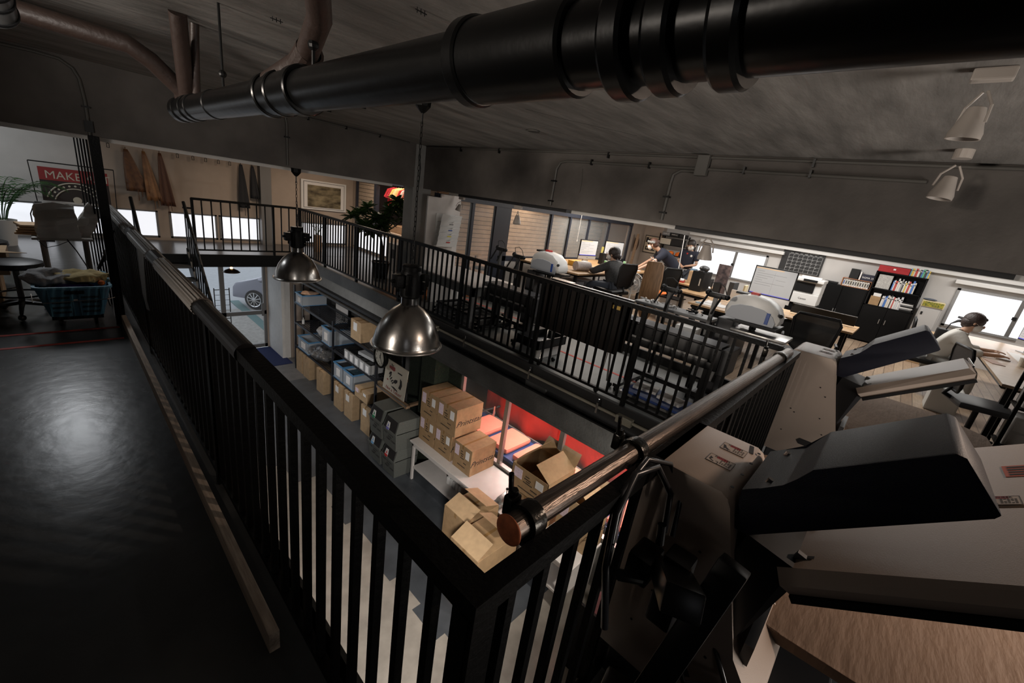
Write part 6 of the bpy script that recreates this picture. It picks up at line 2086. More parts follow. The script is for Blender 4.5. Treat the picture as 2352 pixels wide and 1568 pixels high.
# white filing unit right of bookcase
t = thing('filing_unit', 'grey white cabinet with an air vent panel right of the bookcase', 'cabinet', (11.8, -.55, FZ))
B().box(11.62, 12.2, -.72, -.40, FZ, 1.14, bev=.006).to('carcass', mat('grey_white_metal', (0.36, 0.35, 0.34), 0.5), t)
B().box(11.60, 11.62, -.70, -.42, .72, 1.12, bev=.003).to('panel', MATS['grey_white_metal'], t)
B().box(11.595, 11.60, -.47, -.44, .98, 1.04).to('lock', BPL, t)
t = thing('yellow_toolbox', 'shallow yellow framed display box on top of the grey white cabinet', 'box', (11.8, -.55, 1.14))
B().box(11.60, 11.95, -.73, -.40, 1.142, 1.26, bev=.004).to('case', mat('cream_case', (0.5, 0.42, 0.25), 0.6), t)
B().box(11.595, 11.60, -.715, -.415, 1.155, 1.248).to('printed_front', mat('yellow_green_print', (0.35, 0.30, 0.02), 0.6, rgb2=(0.03, 0.05, 0.01), vscale=30), t)
o = B().ball((11.8, -.50, 1.28), .09, 1, 1.2, .25).to('dark_cap', JDARK)
tag(o, 'small dark cap lying on the yellow framed box', 'cap')
t = thing('paper_pile_box', 'light wooden box piled with papers in front of the grey white cabinet', 'box', (11.2, -.6, FZ))
B().box(10.9, 11.4, -.85, -.36, FZ, .62, bev=.006).to('case', mat('light_wood', (0.42, 0.27, 0.14), 0.6), t)
for i in range(5):
    o = B().box(10.92, 11.36, -.82 + .01 * i, -.42, .621 + i * .022, .639 + i * .022, rot=(0, 0, .06 * (i - 2))).to('paper_pile', PAP if i % 2 else CARD2)
    tag(o, 'flat paper sheet bundle in the pile on the light wooden box', 'papers', 'bundles of paper on the light wooden box')
# calendar board
t = thing('wall_calendar', 'black monthly schedule board with a white grid on the office wall', 'calendar', (12.27, 1.9, 1.6))
B().box(12.262, 12.29, 1.47, 2.34, 1.30, 1.84, bev=.003).to('board', mat('black_chalkboard', (0.008, 0.008, 0.009), 0.5), t)
GP = mat('chalk_white', (0.55, 0.55, 0.55), 0.8)
b = B()
y0, y1, z0, z1 = 1.51, 2.20, 1.32, 1.73
for i in range(8):
    y = y0 + (y1 - y0) * i / 7
    b.box(12.2605, 12.262, y - .0018, y + .0018, z0, z1)
for i in range(6):
    z = z0 + (z1 - z0) * i / 5
    b.box(12.2605, 12.262, y0, y1, z - .0018, z + .0018)
b.to('grid', GP, t)
text('lettering', 'Monthly Schedule', GP, t, (12.2605, 1.80, 1.795), .05, basis=((0, -1, 0), (0, 0, 1)), shear=.2)
for i, s in enumerate(('SUN', 'MON', 'TUE', 'WED', 'THU', 'FRI', 'SAT')):
    text('lettering', s, GP, t, (12.2605, y1 - (i + .5) * (y1 - y0) / 7, 1.748), .028, basis=((0, -1, 0), (0, 0, 1)))
for r in range(5):
    for c in range(7):
        n_ = r * 7 + c + 1
        if n_ <= 31:
            text('numeral', str(n_), GP, t, (12.2605, y1 - (c + .2) * (y1 - y0) / 7, z1 - (r + .22) * (z1 - z0) / 5), .024, basis=((0, -1, 0), (0, 0, 1)))
# printer
t = thing('office_printer', 'white and black office printer behind the mesh chair', 'printer', (9.9, 1.3, FZ))
B().box(9.55, 10.05, 1.02, 1.50, FZ, .88, bev=.01).to('printer_stand', CB, t)
B().box(9.52, 10.02, 1.03, 1.48, .88, 1.08, bev=.01).box(9.56, 10.02, 1.03, 1.48, 1.08, 1.30, bev=.01).box(9.50, 10.04, 1.02, 1.49, 1.30, 1.36, bev=.012).to('housing', WPL, t)
B().box(9.545, 9.56, 1.14, 1.47, 1.10, 1.28).to('output_bay', BPL, t)
B().box(9.485, 9.50, 1.12, 1.34, 1.31, 1.35).to('display', BPL, t)
text('lettering', 'Canon', INK, t, (9.519, 1.27, .98), .05, basis=((0, -1, 0), (0, 0, 1)))
o = B().box(9.6, 9.9, 1.1, 1.42, 1.362, 1.39, rot=(0, 0, .1)).to('paper_stack', PAP)
tag(o, 'loose papers lying on top of the office printer', 'papers')
# divider on desk
t = thing('desk_divider', 'low black divider panel with a light top edge on the desk behind the mesh chair', 'divider', (8.3, .9, DZ))
B().box(8.15, 8.18, .32, 1.18, DZ + .02, 1.0).to('panel', BPL, t)
B().box(8.148, 8.182, .32, 1.18, 1.0, 1.008).to('edge', GRY, t)
# bag of garments on desk P
o = B().ball((7.1, 1.50, .91), .19, .9, 1.35, .42, 24).crumple(.05, 11, 5).to('garment_bag', mat('pale_lilac_film', (0.42, 0.38, 0.44), 0.25, rgb2=(0.62, 0.60, 0.60), vscale=9, bump=1.0, bscale=14))
tag(o, 'pale lilac garments in clear film heaped on the oak desk under the big screen', 'garments')
for i, (x, y, a) in enumerate(((6.85, 2.05, .3), (6.95, 1.9, -.2), (7.1, 2.08, .1), (6.82, 1.22, .5), (7.2, 1.20, -.3))):
    o = B().box(x - .15, x + .15, y - .105, y + .105, DZ + .001 + i * .002, DZ + .0025 + i * .002, rot=(0, 0, a)).to('paper_sheet', PAP)
    tag(o, 'loose white paper sheet on the oak desk nearest the walkway', 'paper', 'loose sheets on the nearest oak desk')
o = B().lathe([(.02, 0), (.06, 0), (.06, .012), (.02, .012)], (6.72, 2.16, DZ + .001), 20).to('tape_roll', mat('pale_blue_tape', (0.3, 0.42, 0.5), 0.5))
tag(o, 'pale blue tape roll on the left corner of the paper strewn desk', 'tape')
# black pc tower and clutter
t = thing('computer_tower', 'upright black computer tower standing on the desk with a blue lit spot', 'computer', (8.2, 2.72, DZ))
B().box(8.0, 8.42, 2.62, 2.84, DZ + .0, 1.20, bev=.006).to('case', BPL, t)
B().box(7.995, 8.0, 2.66, 2.68, .95, 1.08).to('light_strip', PAP, t)
o = B().ball((8.15, 2.70, 1.26), .09, 1.2, 1, .6).box(8.0, 8.25, 2.66, 2.74, 1.202, 1.225, bev=.005).to('desk_toy', DGR)
tag(o, 'dark grey gadget resting on top of the black computer tower', 'gadget')
clut = [
    (9.0, 3.12, .20, .28, .26, 'upright tan magazine file on the crowded desk before the bright window', CARD2),
    (9.05, 2.98, .06, .22, .30, 'tall white file leaning on the crowded desk before the bright window', WPL),
    (9.1, 2.84, .24, .18, .16, 'dark square box on the crowded desk before the bright window', BPL),
    (9.3, 3.28, .20, .16, .28, 'blue topped display box at the back of the crowded desk', mat('blue_grey_box', (0.12, 0.2, 0.28), 0.6)),
    (8.35, 2.42, .30, .22, .20, 'black box beside the computer tower on the oak desk', BPL),
    (8.40, 2.18, .22, .16, .26, 'dark storage box behind the right heat press', DGR),
    (8.3, 1.98, .22, .05, .26, 'yellow and white upright file right of the dark storage box', mat('pale_yellow_file', (0.5, 0.44, 0.28), 0.6)),
]
for (x, y, sx, sy, h, l, m_) in clut:
    o = B().box(x, x + sx, y, y + sy * .55, DZ + .001, DZ + h, bev=.003, rot=(0, 0, random.uniform(-.12, .12))).to('desk_box', m_)
    tag(o, l, 'box')
o = B().box(8.45, 8.48, 2.34, 2.56, DZ + .001, 1.38).to('photo_board', mat('dark_photo_print', (0.03, 0.02, 0.03), 0.4, rgb2=(0.25, 0.18, 0.18), vscale=12))
tag(o, 'tall narrow photo print board standing on the oak desk before the window', 'photo board')
o = B().box(9.2, 9.45, 2.0, 2.2, .70, .98, bev=.03).crumple(.012, 3).to('teal_bag', mat('teal_fabric', (0.03, 0.20, 0.20), 0.8))
tag(o, 'teal cloth bag left of the big computer screen', 'bag')
o = B().box(9.1, 9.6, 1.85, 2.35, FZ, .70, bev=.01).to('side_cabinet', CARD2)
tag(o, 'brown side cabinet carrying the teal cloth bag', 'cabinet')
o = B().box(8.8, 9.1, 3.3, 3.58, DZ + .002, DZ + .03, rot=(0, 0, .3)).to('red_tray', RED)
tag(o, 'red edged paper tray on the desk in front of the standing person', 'tray')
o = B().box(8.82, 9.08, 3.32, 3.56, DZ + .032, DZ + .06, rot=(0, 0, .3)).to('paper_stack', PAP)
tag(o, 'white papers piled on the red tray', 'papers')
o = B().box(8.55, 8.6, 1.60, 2.05, DZ + .001, 1.08, rot=(0, .15, 0)).box(8.0, 8.02, 1.9, 2.1, DZ + .001, 1.02).to('paper_holder', PAP)
tag(o, 'white document holder with a pink edge left of the big screen', 'document holder')
for i in range(3):
    o = B().box(8.75, 9.1, 2.80 - i * .02, 3.05 - i * .02, DZ + .002 + i * .006, DZ + .007 + i * .006, rot=(0, 0, .2 * i)).to('paper_sheet', PAP)
    tag(o, 'white envelope in the loose pile on the crowded desk', 'paper', 'envelopes on the crowded desk')
# white box with handle hole and black cabinet on floor
t = thing('storage_box', 'white storage box with a dark hand hole on the office floor behind the tool table', 'box', (8.5, 3.05, FZ))
B().box(8.0, 8.36, 2.98, 3.32, FZ, .58, bev=.006).to('carton', WPL, t)
B().box(7.996, 8.0, 3.10, 3.20, .34, .37).to('hand_hole', INK, t)
o = B().box(7.98, 8.38, 2.96, 3.34, .582, .60).to('black_folder', BPL)
tag(o, 'black folder lying on the white storage box', 'folder')
o = B().box(6.72, 7.3, 1.5, 2.08, FZ, .74, bev=.006).to('drawer_unit', BPL)
tag(o, 'black drawer unit under the oak desk nearest the walkway', 'drawers')
B().box(6.712, 6.72, 1.75, 1.85, .58, .60).to('handle', ALU, o)
o = B().box(6.1, 6.4, 1.9, 2.2, FZ, .55, bev=.006).to('white_box', WPL)
tag(o, 'white open box on the office floor between tool table and oak desk', 'box')
# desk items in front of the seated woman
t = thing('thread_cone', 'large pale wrapped roll lying on the oak desk beside the left heat press', 'roll', (6.95, 4.6, DZ))
B().cyl((6.80, 4.62, DZ + .092), (7.12, 4.52, DZ + .092), .09, n=24).to('roll', mat('pale_pink_wrap', (0.55, 0.48, 0.46), 0.8, var=0.15, vscale=30), t, 0.6)
B().cyl((7.12, 4.52, DZ + .092), (7.16, 4.508, DZ + .092), .04, n=16).to('core', mat('brown_core', (0.2, 0.12, 0.08), 0.7), t)
for (x, y, sx, sy, h, m_, n_, l) in ((7.35, 5.0, .30, .20, .10, mat('orange_white_box', (0.7, 0.38, 0.05), 0.5), 'snack_box', 'orange and white box on the desk left of the first computer'), (7.68, 5.0, .22, .16, .09, WPL, 'desk_calendar', 'small white desk calendar beside the orange box'), (7.3, 4.62, .28, .14, .02, BPL, 'pen_tray', 'dark pen tray in front of the orange box')):
    o = B().box(x, x + sx, y, y + sy, DZ + .001, DZ + h, bev=.004).to(n_, m_)
    tag(o, l, 'box' if 'box' in n_ else 'stationery')
for (x, y, l) in ((8.62, 5.05, 'green and white drink cup between the two desk computers'), (9.42, 5.0, 'green and white drink cup beside the far computer')):
    o = B().lathe([(.03, 0), (.035, .06), (.038, .11), (.036, .12)], (x, y, DZ), 16, caps=True).to('drink_cup', mat('green_cup', (0.03, 0.35, 0.08), 0.5, rgb2=(0.6, 0.6, 0.6), vscale=20))
    tag(o, l, 'cup')
for (x, y, l) in ((8.72, 5.2, 'black speaker right of the first desk computer'), (9.35, 5.5, 'black speaker at the far end of the long desk')):
    o = B().box(x, x + .12, y, y + .12, DZ + .001, DZ + .26, bev=.01).to('desk_speaker', BPL)
    tag(o, l, 'speaker')
o = B().box(8.9, 9.2, 4.42, 4.66, DZ + .001, DZ + .012).to('notebook', PAP)
tag(o, 'open white notebook under the hands of the bending person', 'notebook')
o = B().box(7.5, 7.95, 4.72, 4.86, DZ + .001, DZ + .015, bev=.004).to('keyboard', BM[6])
tag(o, 'grey keyboard under the hands of the person with tied hair', 'keyboard')
o = B().box(7.30, 7.50, 4.40, 4.62, DZ + .001, DZ + .006, rot=(0, 0, .4)).to('notebook', PAP)
tag(o, 'white note pad at the desk edge left of the person with tied hair', 'notebook')
o = B().box(9.64, 9.67, 5.55, 5.85, .9, 1.18).to('yellow_note_board', mat('yellow_note', (0.55, 0.50, 0.15), 0.8))
tag(o, 'yellow notes stuck beside the far computer screen', 'notes')
# clear storage boxes under the desk
for (x, l) in ((6.75, 'pale translucent drawer box under the left end of the long desk'), (7.25, 'second pale translucent drawer box under the long desk')):
    o = B().box(x, x + .36, 4.55, 4.95, FZ, .62, bev=.01).to('drawer_box', mat('pale_blue_plastic', (0.45, 0.48, 0.55), 0.4))
    tag(o, l, 'drawers')
# meeting room bits seen through the glass
t = thing('meeting_table', 'wooden table behind the glass door with a striped white cloth rack', 'table', (5.7, 6.9, .06))
B().box(5.05, 6.3, 6.75, 7.25, .72, .75).to('table_top', OAK, t)
for x in (5.12, 6.2):
    for y in (6.8, 7.2):
        B().box(x - .025, x + .025, y - .025, y + .025, .06, .72).to('leg', OAK, t)
t = thing('strip_curtain', 'row of white vertical strips behind the glass door of the meeting room', 'strips', (5.5, 7.4, .8))
for i in range(9):
    B().box(5.05 + i * .11, 5.13 + i * .11, 7.36, 7.38, .8, 1.22).to('strip', PAP, t)
B().box(5.0, 6.1, 7.37, 7.39, 1.22, 1.24).to('rail', BPL, t)
for i, (x, y) in enumerate(((5.1, 6.5), (5.6, 6.5), (6.1, 6.5))):
    t = thing('stool', 'wooden legged black stool in front of the table behind the glass', 'stool', (x, y, .06), group='black stools behind the glass door')
    B().cyl((x, y, .48), (x, y, .52), .16, n=18).to('seat', BPL, t)
    for (dx_, dy_) in ((-.11, -.11), (.11, -.11), (-.11, .11), (.11, .11)):
        B().cyl((x + dx_ * 1.3, y + dy_ * 1.1, .06), (x + dx_, y + dy_, .48), .012, n=6).to('leg', mat('orange_wood', (0.5, 0.22, 0.08), 0.5), t)
# poster, hat, rack in the far office corner
t = thing('framed_poster', 'black framed cream poster with a black figure drawing behind the bending person', 'poster', (12.09, 5.7, 1.35))
B().box(12.075, 12.095, 5.48, 5.92, 1.10, 1.60).to('frame', BPL, t)
B().box(12.072, 12.076, 5.50, 5.90, 1.12, 1.58).to('print', mat('cream_print', (0.45, 0.36, 0.26), 0.7), t)
b = B()
for (y, z, r) in ((5.72, 1.42, .10), (5.80, 1.24, .06)):
    b.lathe([(r * .55, 0), (r, 0), (r, -.002), (r * .55, -.002)], (12.071, y, z), 20, 'X')
b.box(12.069, 12.071, 5.55, 5.85, 1.18, 1.21).prism([(12.07, 5.60, 1.20), (12.07, 5.72, 1.20), (12.07, 5.66, 1.36)], (.001, 0, 0)).box(12.069, 12.071, 5.80, 5.88, 1.40, 1.54)
b.to('black_drawing', INK, t)
o = B().ball((11.55, 5.9, 1.32), .14, .6, .5, 1.5, 14).to('hanging_bag', mat('dark_brown_leather', (0.035, 0.015, 0.008), 0.4))
tag(o, 'dark brown bag hanging at the right end of the black window frame', 'bag')
o = B().box(11.42, 11.48, 5.84, 5.90, FZ, 1.6, rot=(0, .06, 0)).to('wooden_pole', PINE)
tag(o, 'slanted wooden pole leaning beside the hanging bag', 'pole')
t = thing('metal_rack', 'black metal rack with dark boxes and orange caps behind the bending person', 'rack', (12.0, 5.0, FZ))
for x in (11.85, 12.2):
    for y in (4.66, 5.38):
        B().box(x - .012, x + .012, y - .012, y + .012, FZ, 1.72).to('upright', BLK, t)
for z in (.5, .85, 1.15, 1.42, 1.66):
    B().box(11.84, 12.22, 4.66, 5.38, z, z + .015).to('shelf', BLK, t)
for (y, z, w_, h, m_, l, n_) in ((5.12, 1.676, .22, .10, GRY, 'grey box lettered with a number on top of the black rack', 'gift_box'), (4.86, 1.676, .24, .10, BPL, 'black box lettered with a number on top of the black rack', 'gift_box'), (4.69, 1.676, .15, .09, BPL, 'small black box at the right end on top of the black rack', 'gift_box'),
                             (5.05, 1.436, .30, .16, mat('cream_drawers', (0.45, 0.4, 0.32), 0.6), 'cream drawer box on the upper shelf of the black rack', 'drawer_box'), (4.72, 1.436, .30, .18, BPL, 'black crate on the upper shelf of the black rack', 'crate')):
    o = B().box(11.87, 12.15, y, y + w_, z + .001, z + h, bev=.003).to(n_, m_)
    tag(o, l, 'box')
    if n_ == 'gift_box' and w_ > .2:
        text('lettering', 'SIGMA 25', PAP, o, (11.868, y + w_ / 2, z + .05), .04, basis=((0, -1, 0), (0, 0, 1)))
for (y, l) in ((5.0, 'left orange cap on the middle shelf of the black rack'), (4.78, 'right orange cap on the middle shelf of the black rack')):
    o = B().ball((11.98, y, 1.215), .085, 1.1, 1, .8, 14).ball((11.88, y, 1.18), .06, 1, 1, .15, 10).to('orange_hat', ORG, None, True)
    tag(o, l, 'cap')
t = thing('white_stand', 'tall slender white framed stand leaning between the two standing people', 'stand', (9.4, 3.7, FZ))
B().tube([(9.45, 3.60, FZ), (9.45, 3.74, 1.78)], .008, 8).tube([(9.35, 3.50, FZ), (9.45, 3.61, .2), (9.55, 3.5, FZ)], .008, 6).to('frame', WPL, t)

# items on the right window desk
o = B().lathe([(.032, 0), (.042, .11), (.044, .115)], (8.25, -1.42, DZ), 18, caps=True).to('paper_cup', mat('patterned_cup', (0.55, 0.5, 0.42), 0.7, var=0.2, vscale=40))
tag(o, 'patterned paper cup on the pale desk by the right window', 'cup')
o = B().box(8.5, 9.1, -1.36, -1.22, DZ + .001, DZ + .016, bev=.004).to('keyboard', PAP)
tag(o, 'white keyboard under the hands of the person in the white shirt', 'keyboard')
o = B().box(8.4, 9.6, -1.75, -1.45, DZ + .001, DZ + .008).to('paper_spread', PAP)
tag(o, 'bright white papers spread under the right window on the desk', 'papers')
o = B().box(7.9, 8.2, -1.22, -1.10, DZ + .001, DZ + .006, rot=(0, 0, .2)).to('leather_mat', mat('brown_leather', (0.25, 0.12, 0.07), 0.6))
tag(o, 'brown leather strip on the edge of the pale window desk', 'mat')
t = thing('bag_stand', 'black stand with a curved handle and white lettering behind the person in white', 'stand', (9.4, -.72, FZ))
B().box(9.3, 9.5, -.80, -.62, .5, 1.0, bev=.02).box(9.36, 9.44, -.74, -.68, FZ, .5).to('body', BPL, t)
B().tube([(9.4, -.72, 1.0), (9.4, -.74, 1.10), (9.4, -.80, 1.16), (9.4, -.88, 1.18)], [.008, .008, .02, .03], 8).tube([(9.4, -.78, 1.22), (9.4, -.86, 1.21), (9.4, -.92, 1.14), (9.4, -.93, 1.07)], [.015, .026, .026, .014], 8).to('curved_handle', DGR, t, True)
text('lettering', 'DESK', PAP, t, (9.298, -.71, .78), .07, basis=((0, -1, 0), (0, 0, 1)))
# rack with white drawers at the far right edge
t = thing('steel_rack', 'black steel rack frame with white drawer boxes at the right edge of the view', 'rack', (6.5, -1.3, FZ))
for (x, y) in ((6.10, -1.16), (6.10, -1.60), (6.46, -1.16), (6.46, -1.60)):
    B().box(x - .014, x + .014, y - .014, y + .014, FZ, 1.25).to('upright', BLK, t)
for z in (.32, .72, 1.12):
    B().box(6.10, 6.46, -1.60, -1.16, z - .02, z).to('shelf', BLK, t)
DW = mat('milky_drawer', (0.42, 0.40, 0.38), 0.5)
for i, (z, l) in enumerate(((.325, 'lower milky white drawer box on the steel rack at the right edge'), (.725, 'upper milky white drawer box on the steel rack at the right edge'))):
    t2 = thing('drawer_box', l, 'drawers', (6.3, -1.4, z))
    B().box(6.13, 6.44, -1.58, -1.19, z, z + .30, bev=.01).to('case', DW, t2)
    for k_ in (0, 1):
        B().box(6.12, 6.13, -1.56, -1.21, z + .02 + k_ * .14, z + .14 + k_ * .14, bev=.004).to('drawer', DW, t2)
o = B().box(7.5, 7.85, -1.0, -.7, FZ, .45, bev=.02).to('waste_box', mat('white_bin', (0.5, 0.49, 0.46), 0.6))
tag(o, 'white lidded bin on the wood floor beside the empty chair', 'bin')

# ---- ceiling and beam spot lamps
def track_lamp(label, x, y, z, aim, s=1.0, mount='box'):
    t = thing('spot_lamp', label, 'lamp', (x, y, z))
    d = Vector(aim).normalized()
    W_ = mat('cream_lamp_enamel', (0.45, 0.40, 0.36), 0.4)
    if mount == 'box':
        B().box(x - .03 * s, x + .03 * s, y - .07 * s, y + .07 * s, z - .05 * s, z, bev=.006).to('mount', W_, t)
    else:
        B().cyl((x, y, z - .05 * s), (x, y, z), .045 * s, n=20).to('mount', W_, t)
    c = Vector((x, y, z - .05 * s)) + d * .15 * s
    q = d.to_track_quat('Z', 'Y').to_matrix().to_4x4()
    b = B().lathe([(.020 * s, -.05 * s), (.032 * s, -.045 * s), (.052 * s, .03 * s), (.062 * s, .06 * s), (.062 * s, .085 * s), (.056 * s, .085 * s), (.05 * s, .05 * s)], (0, 0, 0), 28)
    b.xf(Matrix.Translation(c) @ q)
    b.to('lamp_head', W_, t, 0.7)
    b = B().cyl((0, 0, .045 * s), (0, 0, .05 * s), .052 * s, n=24)
    b.xf(Matrix.Translation(c) @ q)
    b.to('lens', DGR, t)
    b = B()
    for sg in (-1, 1):
        b.tube([(0, sg * .01 * s, -.11 * s), (0, sg * .058 * s, -.05 * s), (0, sg * .066 * s, .02 * s)], .006 * s, 6)
    b.xf(Matrix.Translation(c) @ q)
    b.to('yoke', W_, t)
    return t


track_lamp('cream spot lamp on the office beam above the left heat press', 4.62, 4.30, 1.86, (-.1, -.15, -1), .9)
track_lamp('cream spot lamp on the office beam above the brown board', 4.62, 1.58, 1.93, (.05, -.05, -1), 1.15)
track_lamp('small cream spot lamp at the top of the tall white board', 4.60, 5.55, 1.86, (-.15, .2, -1), .8)
t = track_lamp('larger cream flat headed spot lamp hanging from the ceiling at the upper right', 2.35, .0, CEIL, (.05, .05, -1), .80, 'box')
track_lamp('cream cone spot lamp below the larger one at the upper right', 3.78, -.02, CEIL, (-.05, .1, -1), 1.0, 'round')

# ================================================================ LEFT BACK ROOM
# laundry basket on a small trolley
t = thing('laundry_basket', 'blue plastic basket with slotted sides on a small wheeled frame on the left floor', 'basket', (.08, 5.95, 0))
BLB = mat('dusty_blue_plastic', (0.07, 0.20, 0.30), 0.4, var=0.1)
zb, zt_ = .12, .43


def ring(x0, x1, y0, y1, r, z, n=5):
    out = []
    for (cx_, cy_, a0) in ((x1 - r, y1 - r, 0), (x0 + r, y1 - r, PI / 2), (x0 + r, y0 + r, PI), (x1 - r, y0 + r, 1.5 * PI)):
        for i in range(n + 1):
            a = a0 + PI / 2 * i / n
            out.append(Vector((cx_ + r * math.cos(a), cy_ + r * math.sin(a), z)))
    return out


R0 = ring(-.13, .27, 5.72, 6.28, .06, zb)
R1 = ring(-.20, .34, 5.62, 6.38, .06, zt_)
n_ = len(R0)
b = B()
b.add(R0 + R1, [tuple(range(n_))] + [(i, (i + 1) % n_, n_ + (i + 1) % n_, n_ + i) for i in range(n_)])
o = b.to('basket_shell', BLB, t)
o.modifiers.new('thickness', 'SOLIDIFY').thickness = .006
b = B()
R2 = ring(-.215, .355, 5.605, 6.395, .07, zt_)
R3 = ring(-.215, .355, 5.605, 6.395, .07, zt_ + .02)
R4 = ring(-.19, .33, 5.63, 6.37, .05, zt_ + .02)
b.add(R2 + R3 + R4, [(i, (i + 1) % n_, n_ + (i + 1) % n_, n_ + i) for i in range(n_)] + [(n_ + i, n_ + (i + 1) % n_, 2 * n_ + (i + 1) % n_, 2 * n_ + i) for i in range(n_)])
b.to('rim', mat('blue_rim', (0.10, 0.27, 0.38), 0.35), t)
b = B()
for (xa, xb) in ((-.10, .03), (.11, .24)):
    for r in range(4):
        for c in range(12):
            x = xa + (xb - xa) * (c + .5) / 12
            z = .16 + r * .055
            f_ = (z - zb) / (zt_ - zb)
            y = 5.72 - f_ * .10 - .004
            b.box(x - .0032, x + .0032, y - .003, y, z, z + .042)
b.to('slots', INK, t)
b = B()
for x in (-.115, .045, .095, .255):
    b.prism([(x, 5.716, .13), (x + .008, 5.716, .13), (x + .008, 5.625, .42), (x, 5.625, .42)], (0, -.008, 0))
b.to('ribs', MATS['blue_rim'], t)
B().box(.0, .14, 5.618, 5.64, .375, .41, bev=.006).to('handle_grip', BPL, t)
B().box(.055, .085, 5.655, 5.665, .30, .315).to('clip_label', PAP, t)
B().tube([(-.22, 5.60, .40), (-.22, 5.58, .32), (-.16, 5.56, .31), (.30, 5.58, .325), (.36, 5.62, .33)], .004, 6).to('wire_bail', CHR, t)
b = B().box(-.12, .26, 5.76, 6.24, .075, .115)
b.to('trolley_frame', BPL, t)
for (x, y) in ((-.06, 5.82), (.20, 5.82), (-.06, 6.18), (.20, 6.18)):
    B().cyl((x - .012, y, .038), (x + .012, y, .038), .038, n=14).to('wheel', BPL, t)


def cloth(name, label, c, r, sc_, seed, m, amp=.05):
    o = B().ball(c, r, *sc_, 32).crumple(amp, seed, 7).crumple(amp * .35, seed + 3, 20).to(name, m, None, True)
    tag(o, label, 'clothing')
    return o


cloth('grey_garment', 'crumpled light grey sweatshirt heaped over the left of the blue basket', (-.06, 5.92, .48), .16, (1.25, 1.3, .50), 2, mat('light_grey_fabric', (0.34, 0.34, 0.345), 0.95, bump=0.3, bscale=40))
cloth('yellow_garment', 'crumpled pale yellow shirt lying across the top of the blue basket', (.14, 5.90, .50), .15, (1.35, 1.2, .38), 9, mat('pale_yellow_fabric', (0.55, 0.43, 0.20), 0.95, bump=0.3, bscale=40))
cloth('purple_garment', 'dark purple garment under the grey sweatshirt in the blue basket', (.02, 5.86, .40), .17, (1.25, 1.2, .35), 5, mat('dark_purple_fabric', (0.035, 0.012, 0.12), 0.95))
cloth('orange_garment', 'small orange cuff poking out at the right of the blue basket', (.285, 5.76, .455), .03, (1, 1, .9), 5, ORG, .01)

for _n in ('laundry_basket', 'grey_garment', 'yellow_garment', 'purple_garment', 'orange_garment'):
    bpy.data.objects[_n].location += Vector((-.02, .30, 0))

# work table behind with bags
t = thing('folding_work_table', 'white folding work table behind the blue basket carrying paper bags', 'table', (.1, 7.6, 0))
B().box(-.20, .30, 7.2, 8.2, .70, .73, bev=.008).to('table_top', mat('grey_white_top', (0.40, 0.39, 0.37), 0.5), t)
for (x, y) in ((-.12, 7.5), (.24, 7.5)):
    B().tube([(x, y, .70), (x, y, .05)], .030, 10).to('leg', mat('grey_leg', (0.24, 0.235, 0.22), 0.5), t)
B().tube([(-.20, 7.15, .05), (.30, 7.15, .05), (.33, 7.2, .05), (.33, 8.1, .05)], .018, 8).to('foot_bar', MATS['grey_leg'], t)
o = B().tube([(.08, 7.18, .72), (.14, 7.12, .60), (.22, 6.9, .40), (.30, 6.7, .22), (.33, 6.6, .05)], .006, 6).to('power_cable', BPL)
tag(o, 'black cable hanging from the white work table down to the floor', 'cable')
o = B().tube([(-.16, 7.3, .69), (-.10, 7.3, .60), (.0, 7.3, .63), (.12, 7.3, .70)], .004, 6).to('power_cable', BPL)
tag(o, 'thin black cable looping under the white work table', 'cable')


def paper_bag(label, x, y, z, w_, d_, h, rot, m, seed):
    t = thing('paper_bag', label, 'bag', (x, y, z))
    b = B()
    N = 8
    rings = []
    for k in range(N + 1):
        f = k / N
        s1 = 1 - .10 * f
        s2 = 1 - .55 * f * f
        for (u, v) in ((-1, -1), (0, -1.0 + .25 * f), (1, -1), (1, 0), (1, 1), (0, 1.0 - .25 * f), (-1, 1), (-1, 0)):
            wob = .012 * math.sin(seed + k * 1.7 + u * 2 + v * 3)
            rings.append((x + u * w_ / 2 * s1 + wob, y + v * d_ / 2 * s2 + wob, z + h * f + (.02 * math.sin(seed + u * 3) if k == N else 0)))
    ff = [tuple(range(8))]
    for k in range(N):
        for j in range(8):
            ff.append((k * 8 + j, k * 8 + (j + 1) % 8, (k + 1) * 8 + (j + 1) % 8, (k + 1) * 8 + j))
    b.add(rings, ff)
    if rot:
        b.xf(Matrix.Translation((x, y, z)) @ Euler(rot).to_matrix().to_4x4() @ Matrix.Translation((-x, -y, -z)))
    o = b.to('bag_body', m, t)
    o.modifiers.new('thickness', 'SOLIDIFY').thickness = .002
    return t


BAGM = mat('white_paper_bag', (0.55, 0.54, 0.52), 0.85, bump=0.5, bscale=7)
paper_bag('upright white paper bag on the white work table', .02, 7.28, .731, .34, .16, .38, (0, 0, .12), BAGM, 1)
paper_bag('white paper bag leaning to the right beside the upright one', .20, 7.42, .731, .16, .14, .40, (0, .45, 0), BAGM, 4)
for i in range(4):
    o = B().box(-.30, -.06, 7.34, 7.62, .731 + i * .03, .757 + i * .03, bev=.012, rot=(0, 0, .15 * (i - 1.5))).to('brown_envelope', mat('kraft_paper', (0.48, 0.33, 0.20), 0.8))
    tag(o, 'folded kraft paper packet in the pile left of the white paper bags', 'packet', 'kraft paper packets on the work table')
o = B().tube([(-.18, 7.8, .73), (-.18, 7.8, .92), (-.15, 7.8, 1.0), (-.10, 7.8, 1.06)], .006, 8).box(-.13, -.07, 7.78, 7.82, 1.05, 1.07).cyl((-.18, 7.8, .73), (-.18, 7.8, .74), .05).to('desk_light', DGR)
tag(o, 'thin dark desk light behind the kraft paper packets', 'lamp')
